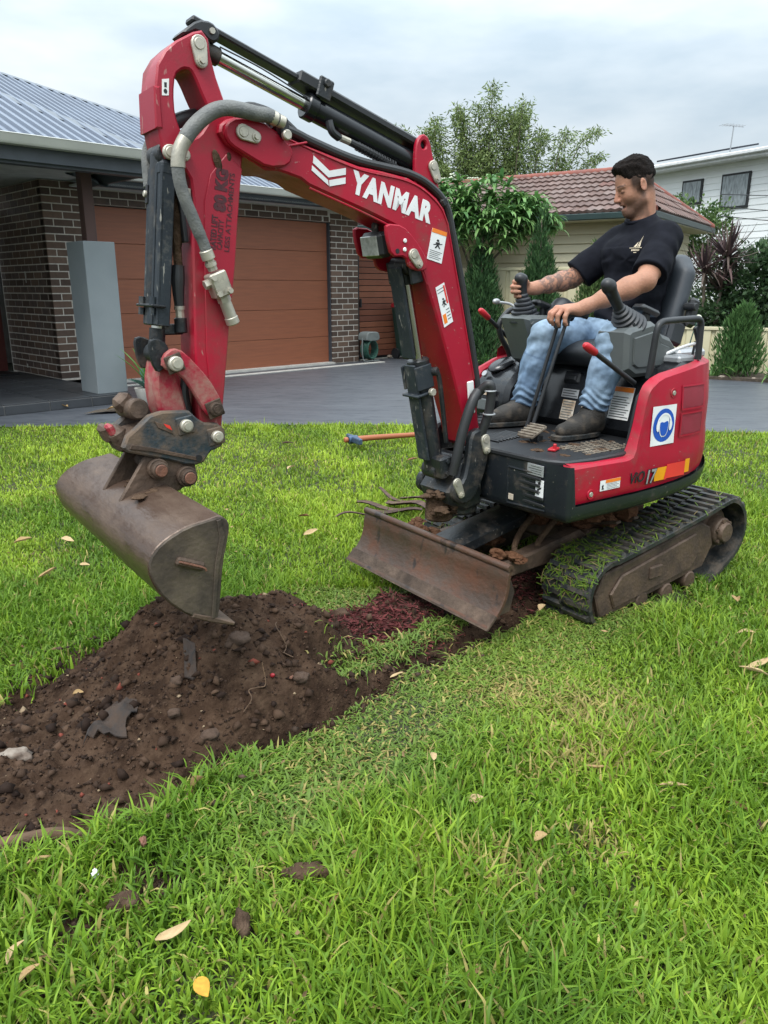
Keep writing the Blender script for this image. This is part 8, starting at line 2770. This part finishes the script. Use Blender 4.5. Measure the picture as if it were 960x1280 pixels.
# ------------------------------------------------------------------ grass blades
DRY = [(0.27, 1.36, 0.09, 0.05), (0.47, 1.46, 0.07, 0.05), (0.62, 2.0, 0.16, 0.16), (0.40, 2.15, 0.12, 0.1), (0.5, 1.75, 0.1, 0.06)]
def grass(n, xr, yr, hmul, wmul, keep, flat=0.0):
    X = rng.uniform(*xr, n); Y = rng.uniform(*yr, n)
    k = keep(X, Y); X, Y = X[k], Y[k]
    n = len(X)
    s = soil_mask(X[None], Y[None])[0] if yr[0] < 3.8 else np.full(n, -1.0)
    patch = n2(X[None], Y[None], 0.55, 81)[0]; patch2 = n2(X[None], Y[None], 1.7, 82)[0]; tall = n2(X[None], Y[None], 1.1, 83)[0]
    # trampled strip along the dig and in front of the tracks
    mash = np.exp(-(np.maximum(-s - 0.22, 0) / 0.14) ** 2) * np.clip((X + 0.45) / 0.25, 0, 1) * (Y < 3.0) * 1.0
    mash = np.maximum(mash, np.exp(-(((X - 0.35) / 0.35) ** 2 + ((Y - 2.2) / 0.3) ** 2)) * 0.9)
    h = (0.030 + 0.042 * rng.random(n) ** 1.5) * hmul * (1 + 0.42 * tall) * (1 - 0.35 * mash)
    w = (0.0016 + 0.0024 * rng.random(n) ** 1.3) * wmul
    a = rng.random(n) * 6.283
    lean = 0.30 + 0.85 * rng.random(n) ** 1.2 + 0.55 * mash + flat
    gz = np.where(s > -0.02, gh(X[None], Y[None])[0][0] if yr[0] < 3.8 else -0.01, -0.010)
    dx, dy = np.cos(a), np.sin(a)
    sx, sy = -dy, dx
    tw = rng.normal(size=n) * 0.5
    sx, sy = sx * np.cos(tw) + dx * np.sin(tw), sy * np.cos(tw) + dy * np.sin(tw)
    pts = []
    x = X.copy(); y = Y.copy(); z = gz.copy()
    ang = lean * 0.35
    ws = [1.0, 0.95, 0.7, 0.0]
    for i in range(4):
        if i < 3:
            pts.append(np.stack([x - sx * w * ws[i], y - sy * w * ws[i], z], 1))
            pts.append(np.stack([x + sx * w * ws[i], y + sy * w * ws[i], z], 1))
        else:
            pts.append(np.stack([x, y, z], 1))
        seg = h / 3
        x = x + dx * np.sin(ang) * seg; y = y + dy * np.sin(ang) * seg; z = z + np.cos(ang) * seg
        ang = np.minimum(ang + lean * 0.62, 2.0)
    V = np.stack(pts, 1).reshape(-1, 3)
    b = np.arange(n)[:, None] * 7
    F = np.concatenate([b + np.array([q]) for q in ((0, 1, 3), (0, 3, 2), (2, 3, 5), (2, 5, 4), (4, 5, 6))], 0)
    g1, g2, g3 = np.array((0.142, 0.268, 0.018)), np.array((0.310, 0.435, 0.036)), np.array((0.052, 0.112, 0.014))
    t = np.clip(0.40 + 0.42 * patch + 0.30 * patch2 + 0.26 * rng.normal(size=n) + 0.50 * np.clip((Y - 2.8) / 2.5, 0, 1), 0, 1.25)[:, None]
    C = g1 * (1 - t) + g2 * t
    dk = (np.clip(0.32 - 0.3 * patch2 + 0.20 * rng.normal(size=n), 0, 1) * 0.85)[:, None]
    C = C * (1 - dk) + g3 * dk
    m_ = (0.55 * mash)[:, None]
    C = C * (1 - m_) + np.array((0.115, 0.165, 0.045)) * m_
    straw = (rng.random(n) < 0.035 + 0.16 * np.clip(n2(X[None], Y[None], 1.35, 84)[0] - 0.45, 0, 1) + 0.10 * mash)
    straw |= rng.random(n) < sum(0.55 * np.exp(-(((X - a) / c) ** 2 + ((Y - b) / d) ** 2)) for a, b, c, d in DRY)
    C[straw] = np.array((0.36, 0.30, 0.10)) * (0.6 + 0.6 * rng.random((straw.sum(), 1)))
    C *= (0.88 + 0.24 * rng.random((n, 1)))
    return V, F, np.repeat(C, 7, 0)
dl = np.array(DRV[:8])
def lawn_edge(X):
    return np.interp(X, [p[0] for p in DRV[:8]], [p[1] for p in DRV[:8]])
def keep_near(X, Y):
    s = soil_mask(X[None], Y[None])[0]
    isl = in_poly(X, Y, ISLE) & (rng.random(len(X)) < 0.33)
    dead = n2(X[None], Y[None], 1.35, 84)[0]
    thin = rng.random(len(X)) > np.clip(np.clip((dead - 0.72) * 1.2, 0, 0.55) + bare(X, Y), 0, 0.92)
    edge = rng.random(len(X)) < np.clip(0.50 - s / 0.11, 0, 1) ** 1.4
    fov = np.abs(X) < 0.62 * (Y + 0.35) + 0.85
    under = ~((X > 0.35) & (X < 1.25) & (Y > 2.75) & (Y < 3.5) & (rng.random(len(X)) < 0.75))
    return ((edge & thin) | isl) & fov & under
def add_grass(name, parts):
    V, F, C = [], [], []
    o = 0
    for v, f, c in parts:
        V.append(v); F.append(f + o); C.append(c); o += len(v)
    link(name, np_mesh(name, np.vstack(V), np.vstack(F), 'grass', np.vstack(C), True), None, 'stuff')
def k_mid(X, Y):
    fov = np.abs(X) < 0.60 * Y + 1.0
    return fov & (soil_mask(X[None], Y[None])[0] < 0) & ~((Y < 3.75) & (X > 0.35) & (X < 1.2) & (rng.random(len(X)) < 0.5))
add_grass('lawn_grass', [
    grass(118000, (-2.1, 2.1), (0.55, 1.9), 1.30, 1.25, keep_near),
    grass(105000, (-2.7, 2.7), (1.9, 3.1), 1.12, 1.15, keep_near),
    grass(20000, (-2.1, 2.1), (0.55, 3.3), 1.35, 0.8, keep_near, 1.1),
    grass(60000, (-0.6, 1.1), (1.5, 2.95), 0.82, 0.9, lambda X, Y: keep_near(X, Y) & (soil_mask(X[None], Y[None])[0] > -0.42), 0.5),
    grass(84000, (-3.1, 3.1), (3.1, 4.6), 0.95, 1.15, k_mid),
    grass(100000, (-4.9, 4.9), (4.6, 7.2), 0.85, 1.35, lambda X, Y: (np.abs(X) < 0.60 * Y + 0.7) & (Y < lawn_edge(X) + 0.015 * rng.normal(size=len(X)))),
    grass(2600, (-3.6, 4.2), (6.4, 7.2), 1.25, 1.2, lambda X, Y: np.abs(Y - lawn_edge(X) + 0.03) < 0.05),
])
# long lank tufts hanging over the trench lip and on the strip of turf left standing
tp = [rng.integers(0, 5 if rng.random() < 0.85 else len(NEAR_E) - 1) for _ in range(1500)]
tx_, ty_ = [], []
for i in tp:
    u = rng.random(); a, b = NEAR_E[i], NEAR_E[i + 1]
    tx_.append(a[0] + (b[0] - a[0]) * u + rng.normal() * 0.03); ty_.append(a[1] + (b[1] - a[1]) * u + rng.normal() * 0.03 - 0.02)
for i in range(520):
    c = ISLE[rng.integers(0, len(ISLE))]; c = c + (ISLE.mean(0) - c) * 0.4 * rng.random()
    tx_.append(c[0] + rng.normal() * 0.02); ty_.append(c[1] + rng.normal() * 0.02)
tx_, ty_ = np.array(tx_), np.array(ty_)
_u = rng.uniform
class _Fix:
    pass
def grass_at(X, Y, hmul, wmul, flat):
    global rng
    n = len(X)
    it = iter((X, Y))
    real = rng
    class R_:
        def uniform(s, a, b, n): return next(it)
        def __getattr__(s, k): return getattr(real, k)
    rng = R_()
    try:
        r = grass(n, (0, 0), (0, 0), hmul, wmul, lambda a, b: np.ones(len(a), bool), flat)
    finally:
        rng = real
    return r
add_grass('trench_edge_grass', [grass_at(tx_, ty_, 1.75, 1.05, 0.25)])

# ------------------------------------------------------------------ things lying on the lawn and soil
def fallen_leaf(L, W, curl, bend, c1, c2, seed):
    r = random.Random(seed)
    m = MB(); n = 7
    vs = []; cs = []
    for i in range(n + 1):
        t = i / n
        w_ = W * (sin(pi * min(1, t * 0.96 + 0.02)) ** 0.75) * (1 - 0.35 * t) + 0.0004
        y = bend * L * sin(pi * t) * 0.5
        for k, u in enumerate((-1, -0.5, 0, 0.5, 1)):
            z = curl * w_ * (u * u) * 1.3 + 0.06 * L * sin(t * 5 + seed) * 0.35 + r.uniform(-1, 1) * W * 0.06
            vs.append(((t - 0.5) * L, y + u * w_ * (1 - 0.15 * curl), z))
            q = r.random() * 0.35 + 0.5 * abs(sin(t * 9 + u * 3 + seed))
            cs.append(tuple(np.array(c1) * (1 - q) + np.array(c2) * q))
    fs = [(i * 5 + k, i * 5 + k + 1, (i + 1) * 5 + k + 1, (i + 1) * 5 + k) for i in range(n) for k in range(4)]
    m.v, m.f, m.c = vs, fs, cs
    return m.mesh('fallen_leaf', 'dry_leaf', 60)
TAN, PALE, YEL, BRN, DKB = ((0.42, 0.29, 0.14), (0.30, 0.19, 0.09)), ((0.56, 0.42, 0.24), (0.40, 0.27, 0.14)), ((0.62, 0.36, 0.05), (0.46, 0.22, 0.04)), ((0.24, 0.12, 0.06), (0.14, 0.07, 0.04)), ((0.09, 0.05, 0.035), (0.05, 0.03, 0.022))
LEAVES = [
    (-0.455, 1.625, 0.055, 0.012, 1.5, TAN, 1.25, 'pale tan curled leaf standing at the trench corner', 0.035),
    (-0.400, 1.185, 0.070, 0.0125, 0.5, PALE, 0.45, 'long cream leaf in the grass right of the bottom dirt patch', 0.03),
    (-0.315, 1.055, 0.042, 0.017, 0.3, YEL, -0.9, 'bright orange-yellow leaf near the bottom left of the lawn', 0.035),
    (0.215, 1.565, 0.040, 0.015, 0.4, PALE, 0.1, 'rounded cream leaf alone on the mid foreground lawn', 0.04),
    (0.345, 1.430, 0.032, 0.014, 0.4, TAN, 0.3, 'small round tan leaf right of the foreground centre', 0.04),
    (-0.060, 1.380, 0.028, 0.011, 0.6, TAN, 0.6, 'little tan leaf just right of the brown turf clod', 0.035),
    (-0.100, 1.245, 0.055, 0.006, 1.2, TAN, 1.1, 'thin curled brown sliver of leaf below the turf clod', 0.035),
    (0.705, 1.615, 0.068, 0.010, 0.6, PALE, -0.35, 'long pale pointed leaf at right in the foreground', 0.04),
    (0.825, 1.545, 0.060, 0.011, 0.7, BRN, -0.7, 'brown curled leaf beside the long pale pointed one', 0.035),
    (1.205, 2.245, 0.085, 0.014, 0.5, PALE, 0.15, 'upper of the two large pale leaves at the right edge', 0.045),
    (1.165, 2.195, 0.090, 0.015, 0.6, PALE, -0.55, 'lower of the two large pale leaves at the right edge', 0.04),
    (1.365, 2.770, 0.055, 0.020, 0.6, TAN, 1.2, 'tan leaf in the grass right of the near track', 0.045),
    (1.270, 2.480, 0.060, 0.010, 0.5, PALE, -0.2, 'slim pale leaf above the two large ones at right', 0.04),
    (-1.720, 3.490, 0.085, 0.030, 0.4, TAN, 0.2, 'broad tan leaf far left beyond the bucket', 0.045),
    (-1.510, 3.500, 0.070, 0.026, 0.4, PALE, -0.3, 'pale leaf left of the bucket on the far lawn', 0.045),
    (-1.420, 3.060, 0.085, 0.020, 0.5, TAN, 0.9, 'tan leaf above the dark grass left of the bucket', 0.045),
    (-1.300, 3.160, 0.060, 0.014, 0.5, PALE, -0.5, 'narrow pale leaf beside the worn patch left of the bucket', 0.045),
    (0.130, 1.735, 0.034, 0.011, 0.4, PALE, 1.4, 'tiny cream leaf standing in the grass near the centre', 0.04),
    (-0.670, 1.125, 0.045, 0.010, 0.6, PALE, 1.2, 'upright straw-coloured leaf in the bottom left corner', 0.04),
    (-0.625, 1.080, 0.040, 0.011, 0.6, TAN, 0.9, 'pinkish tan leaf low in the bottom left corner', 0.04),
    (-0.730, 1.365, 0.050, 0.011, 0.7, TAN, 0.5, 'buff leaf at the lower lip of the dug soil', 0.035),
    (0.160, 1.090, 0.036, 0.011, 0.6, TAN, 0.8, 'small brown leaf at the bottom centre of the lawn', 0.035),
    (-0.360, 3.620, 0.075, 0.022, 0.4, PALE, 0.4, 'pale leaf on the lawn left of the dozer blade', 0.045),
    (-0.420, 3.900, 0.060, 0.020, 0.5, BRN, -0.2, 'brown leaf between the bucket and the dozer blade', 0.045),
    (0.040, 6.080, 0.080, 0.030, 0.4, TAN, 0.0, 'tan leaf beyond the mattock near the driveway edge', 0.04),
    (-0.750, 5.920, 0.090, 0.024, 0.4, DKB, 0.1, 'dark leaf far off near the driveway left of the mattock', 0.04),
    (-1.150, 3.850, 0.075, 0.022, 0.4, TAN, 0.7, 'tan leaf in the grass just beyond the bucket', 0.045),
    (0.845, 1.475, 0.045, 0.010, 0.9, DKB, 1.0, 'dark brown upright leaf at the right foreground', 0.035),
    (0.540, 1.700, 0.055, 0.006, 0.9, TAN, -0.1, 'thin straw-coloured leaf in the worn grass at right', 0.035),
    (0.20, 5.30, 0.08, 0.026, 0.4, BRN, 0.3, 'brown leaf on the far lawn below the mattock handle', 0.045),
    (0.32, 4.55, 0.07, 0.022, 0.4, PALE, -0.3, 'pale leaf on the far lawn beside the boom foot', 0.045),
    (-0.62, 5.05, 0.07, 0.024, 0.4, PALE, 0.8, 'pale leaf on the far lawn between arm and mattock', 0.045),
    (-0.93, 2.10, 0.032, 0.012, 0.5, TAN, 0.2, 'small orange-tan leaf lying on the dark soil', None),
    (-0.02, 2.42, 0.05, 0.010, 0.4, BRN, 0.5, 'thin red-brown leaf beside the strip of long grass', None),
    (-0.13, 2.56, 0.05, 0.012, 0.5, PALE, 1.3, 'pale leaf at the edge of the red mulch', None),
    (0.04, 2.19, 0.045, 0.012, 0.4, PALE, 0.2, 'cream leaf on the lip of the trench by the grass strip', 0.03),
    (0.60, 2.70, 0.05, 0.018, 0.5, PALE, 0.9, 'cream leaf between the dozer blade and the near track', 0.04),
]
for i, (x, y, L, W, curl, cc, rz, lab, z) in enumerate(LEAVES):
    me = fallen_leaf(L, W, curl, random.uniform(-0.25, 0.25), cc[0], cc[1], i)
    o = link('fallen_leaf', me, None, None, (x, y, (height(x, y) + 0.012) if z is None else z))
    o.rotation_euler = (random.uniform(-0.3, 0.3), random.uniform(-0.35, 0.15), rz)
    tag(o, lab, 'leaf', 'fallen leaves on the lawn')

def lump(name, label, cat, loc, r, mname, seed, group=None, rz=0.0, amp=0.22, flat=0.0):
    amp *= 1.7
    bm = bmesh.new()
    bmesh.ops.create_icosphere(bm, subdivisions=3, radius=1.0)
    off = Vector((seed * 3.1, seed * 1.7, seed))
    for v in bm.verts:
        d = v.co.normalized()
        k = 1 + amp * mnoise.noise(d * 1.3 + off) + amp * 0.5 * mnoise.noise(d * 3.1 + off) + amp * 0.30 * mnoise.noise(d * 7 + off) + amp * 0.16 * mnoise.noise(d * 15 + off)
        v.co = Vector((d.x * r[0], d.y * r[1], d.z * r[2])) * k
    me = bpy.data.meshes.new(name); bm.to_mesh(me); bm.free()
    me.materials.append(MATS[mname]); me.shade_smooth()
    o = link(name, me, None, None, loc, rz)
    return tag(o, label, cat, group)
gS = 'clods and stones on the dug soil'
def on(x, y, dz=0.0): return (x, y, height(x, y) + dz)
lump('rock', 'largest brown stone on the crest of the soil mound', 'stone', on(-0.43, 2.08, -0.004), (0.0374, 0.0281, 0.0234), 'rock', 1, gS, 0.3)
lump('rock', 'flat brown clod on the soil below the largest stone', 'stone', on(-0.47, 1.84, -0.003), (0.0281, 0.0218, 0.0172), 'rock', 2, gS, 0.9)
lump('rock', 'small stone left of the flat brown clod', 'stone', on(-0.57, 1.86, 0.006), (0.0156, 0.014, 0.0125), 'rock', 3, gS)
lump('rock', 'squarish stone above the grey fabric scrap', 'stone', on(-0.585, 1.965, 0.006), (0.0187, 0.0156, 0.014), 'rock', 4, gS)
lump('rock', 'rounded stone at the right foot of the mound', 'stone', on(-0.25, 2.05, -0.002), (0.0265, 0.0203, 0.0172), 'rock', 5, gS)
lump('rock', 'stone pressed in the mound below the bucket lip', 'stone', on(-0.50, 2.30, -0.004), (0.0187, 0.0172, 0.014), 'rock', 6, gS)
lump('rock', 'clod of earth at the trench corner by the curled leaf', 'clod', on(-0.50, 1.66, 0.006), (0.039, 0.0281, 0.0203), 'soil_crumb', 7, gS, 0.6)
lump('rock', 'grey-brown clod beside the bottom left root', 'clod', on(-0.73, 1.50, 0.010), (0.0351, 0.025, 0.0203), 'rock', 8, gS, 0.5)
lump('rock', 'dark clod at the far right of the red mulch', 'clod', on(-0.16, 2.62, 0.010), (0.0351, 0.0273, 0.0218), 'soil_crumb', 9, gS, 0.5)
lump('turf_clod', 'crumbly brown turf clod lying in the foreground grass', 'clod', (-0.165, 1.345, 0.022), (0.042, 0.020, 0.020), 'mud', 10, None, 0.05, 0.35)
lump('turf_clod', 'small dark clod in the foreground grass below the brown one', 'clod', (-0.275, 1.21, 0.025), (0.016, 0.022, 0.022), 'soil_crumb', 11, None, 0.4, 0.35)
lump('turf_clod', 'dark clod half sunk in grass under the trench corner', 'clod', (-0.52, 1.27, 0.018), (0.030, 0.020, 0.018), 'soil_crumb', 12, None, 0.4, 0.3)
# pale broken bone-like stone at the left edge, scrap of grey geotextile, root
lump('pale_stone', 'whitish broken stone on the soil at the left edge', 'stone', on(-0.985, 1.80, 0.004), (0.040, 0.024, 0.020), 'pale_bone', 13, None, 0.3, 0.3)
gt = MB()
g = []
for j in range(9):
    g.append([])
    for i in range(9):
        u, v = i / 8 - 0.5, j / 8 - 0.5
        w_ = 0.044 * (1 - 0.35 * v + 0.2 * sin(v * 9))
        x, y = -0.735 + u * 2 * w_ + 0.03 * v, 1.875 + v * 0.11
        g[-1].append((x, y, height(x, y) + 0.016 + 0.016 * sin(u * 7 + 1) * (0.5 + v) + 0.010 * sin(v * 9 + u * 5) + 0.012 * abs(u)))
gt.sheet(g)
gt.sheet([[(x, y, z - 0.003) for x, y, z in row] for row in g])
tag(gt.build('fabric_scrap', 'geotextile', None, 60), 'torn dark grey fabric scrap sticking out of the soil', 'fabric')
g = []
for j in range(7):
    g.append([])
    for i in range(4):
        u, v = i / 3 - 0.5, j / 6 - 0.5
        x, y = -0.56 + u * 0.035 + v * -0.03, 2.02 + v * 0.12
        g[-1].append((x, y, height(x, y) + 0.012 + 0.012 * sin(u * 4 + v * 6)))
gt = MB().sheet(g).sheet([[(x, y, z - 0.003) for x, y, z in row] for row in g])
tag(gt.build('fabric_scrap', 'geotextile', None, 60), 'narrow grey fabric strip poking from the middle of the mound', 'fabric')
rt_ = MB().tube([(-1.02, 1.30, -0.01), (-0.92, 1.385, 0.012), (-0.83, 1.45, 0.012), (-0.74, 1.505, -0.01), (-0.68, 1.53, -0.05)], 0.019, 9, 5, rfun=lambda t: 1.0 - 0.35 * t + 0.08 * sin(t * 20))
tag(rt_.build('root', 'root_wood', None, 60), 'thick pale brown root along the soil at the left edge', 'root')
for i, (x, y, a, L) in enumerate(((-0.36, 1.93, 0.9, 0.09), (-0.60, 1.62, 0.2, 0.10), (-0.30, 2.10, 2.2, 0.07))):
    pts = []
    for k in range(6):
        t = k / 5 - 0.5
        px, py = x + cos(a) * t * L + 0.012 * sin(k * 2.1 + i), y + sin(a) * t * L
        pts.append((px, py, height(px, py) + 0.012 + 0.015 * sin(k * 1.4 + i) + 0.01 * k))
    tag(MB().tube(pts, 0.0016, 5, 4).build('rootlet', 'root_wood', None, 60), ['fine pale rootlet beside the flat brown clod', 'fine rootlet near the torn grey fabric', 'fine rootlet at the right foot of the mound'][i], 'root', 'rootlets in the soil')
wr_ = lump('paper_scrap', 'white paper scrap at the lower edge of the soil', 'litter', (-0.60, 1.33, 0.03), (0.006, 0.004, 0.012), 'white_decal', 15, None, 0.2, 0.5)
for i, (x, y, r_) in enumerate(((-0.32, 2.0, 0.007), (-0.27, 2.03, 0.006), (-0.53, 1.43, 0.010))):
    lump('brick_chip', ['red chip on the mound by the trench', 'orange-red chip right of the red one on the mound', 'pinkish red chip at the lower soil edge'][i], 'chip', on(x, y, 0.012) if i < 2 else (x, y, 0.03), (r_, r_ * .7, r_ * .9), 'bin_red' if i == 0 else 'rust_pin', 20 + i, 'red chips by the trench', i, 0.35)

N = 700
lx_ = rng.uniform(-2.2, 2.4, N); ly_ = rng.uniform(0.9, 5.5, N)
ok = (soil_mask(lx_[None], ly_[None])[0] < -0.02) & (np.abs(lx_) < 0.6 * ly_ + 0.3)
lx_, ly_ = lx_[ok], ly_[ok]; n = len(lx_)
V, F, C = foliage(np.stack([lx_, ly_, 0.022 + 0.015 * rng.random(n)], 1), np.stack([rng.normal(size=n), rng.normal(size=n), 0.3 * rng.normal(size=n)], 1), 0.010 + 0.018 * rng.random(n), 0.002 + 0.004 * rng.random(n), leaf_cols(n, (0.30, 0.20, 0.10), (0.10, 0.06, 0.035), 0.3))
link('leaf_litter', np_mesh('leaf_litter', V, F, 'chips', C), None, 'stuff')
# mattock
mk = thing('mattock', 'mattock with orange-brown handle lying on the far lawn', 'mattock', (-0.24, 5.93, 0.035), atan2(0.30, 0.60))
MB().tube([(0, 0, 0.03), (0.2, 0.004, 0.03), (0.45, 0.0, 0.025), (0.80, 0, 0.02)], 0.021, 10, 4, rfun=lambda t: 1.15 - 0.3 * t).build('handle', 'orange_handle' if 'orange_handle' in MATS else (mat('orange_handle', (0.36, 0.115, 0.045), (0.28, 0.085, 0.035), rough=0.55, scale=4, stretch=(0.3, 3, 3)) and 'orange_handle'), mk, 50)
mat('blue_steel', (0.05, 0.085, 0.15), (0.08, 0.12, 0.19), rough=0.4, metal=0.4, scale=20)
m = MB().prism([(-0.02, -0.15), (0.012, -0.145), (0.03, -0.03), (0.03, 0.03), (0.018, 0.12), (-0.005, 0.125), (-0.02, 0.03), (-0.024, -0.03)], 0.0, 0.045, 0.006, mp=lambda x, y, z: (x, z, y + 0.012))
m.cyl((0.035, 0, 0.03), (-0.04, 0, 0.03), 0.032, seg=14, ch=0.004)
m.build('head', 'blue_steel', mk, 40)
MB().cyl((-0.045, 0, 0.032), (-0.075, 0, 0.032), 0.022, seg=12, ch=0.004).build('handle_end', 'orange_handle', mk, 50)

# strips of bark heaped by the blade
mat('bark_strip', (0.045, 0.025, 0.019), (0.105, 0.062, 0.044), rough=0.85, scale=20, stretch=(0.3, 2, 2), bump=0.5, bump_scale=60)
BK = [((-0.26, 3.93), (-0.04, 4.02), 0.012, 'long thin bark strip lying furthest left of the blade'), ((-0.16, 4.16), (0.14, 4.05), 0.026, 'broad curled bark strip beside the dozer blade'), ((-0.04, 4.36), (0.20, 4.14), 0.016, 'thin dark bark strip sticking up behind the heap'), ((-0.10, 4.02), (0.20, 3.95), 0.030, 'brown bark strip tucked behind the blade end'), ((0.02, 4.20), (0.24, 4.0), 0.035, 'reddish bark piece between blade and far track'), ((0.10, 4.28), (0.30, 4.05), 0.022, 'short dark bark piece on top of the heap')]
for i, (a, b, w_, lab) in enumerate(BK):
    a, b = Vector((*a, 0.03)), Vector((*b, 0.035)); d = (b - a); nrm = Vector((-d.y, d.x, 0)).normalized()
    g = []
    for j in range(9):
        t = j / 8
        c = a + d * t + nrm * 0.02 * sin(t * 6 + i) + Vector((0, 0, 0.012 * sin(t * 5 + i) + 0.005 * i + (0.03 * (1 - t) ** 2 if i == 2 else 0)))
        ww = w_ * (0.45 + 0.55 * sin(pi * min(1, 0.1 + t * 0.85)))
        g.append([c + nrm * ww * u + Vector((0, 0, 0.35 * ww * (u * u))) for u in (-1, -0.5, 0, 0.5, 1)])
    m = MB().sheet(g).sheet([[q - Vector((0, 0, 0.004)) for q in r_] for r_ in g])
    tag(m.build('bark_strip', 'bark_strip', None, 60), lab, 'bark', 'bark strips heaped by the blade')
# sticks and litter on the paving by the porch
dm = MB().sheet([[(-2.95 + 0.75 * u + 0.12 * v, 7.55 + 0.30 * u + 0.35 * v, 0.012 + 0.01 * sin(u * 5 + v * 3)) for u in (0, .25, .5, .75, 1)] for v in (0, .5, 1)])
tag(dm.build('sack', 'bed_soil', None, 40), 'flat dark sack lying on the paving before the porch', 'sack')
for i, (x, y) in enumerate(((-2.72, 7.72), (-2.45, 7.86), (-3.3, 7.95))):
    o = link('fallen_leaf', fallen_leaf(0.12, 0.035, 0.5, 0.2, TAN[0], TAN[1], 50 + i), None, None, (x, y, 0.035))
    o.rotation_euler = (0.1, -0.2, i * 1.3)
    tag(o, ['tan leaf on the left of the dark sack', 'tan leaf on the right of the dark sack', 'tan leaf on the paving left of the dark sack'][i], 'leaf', 'dry leaves by the porch')
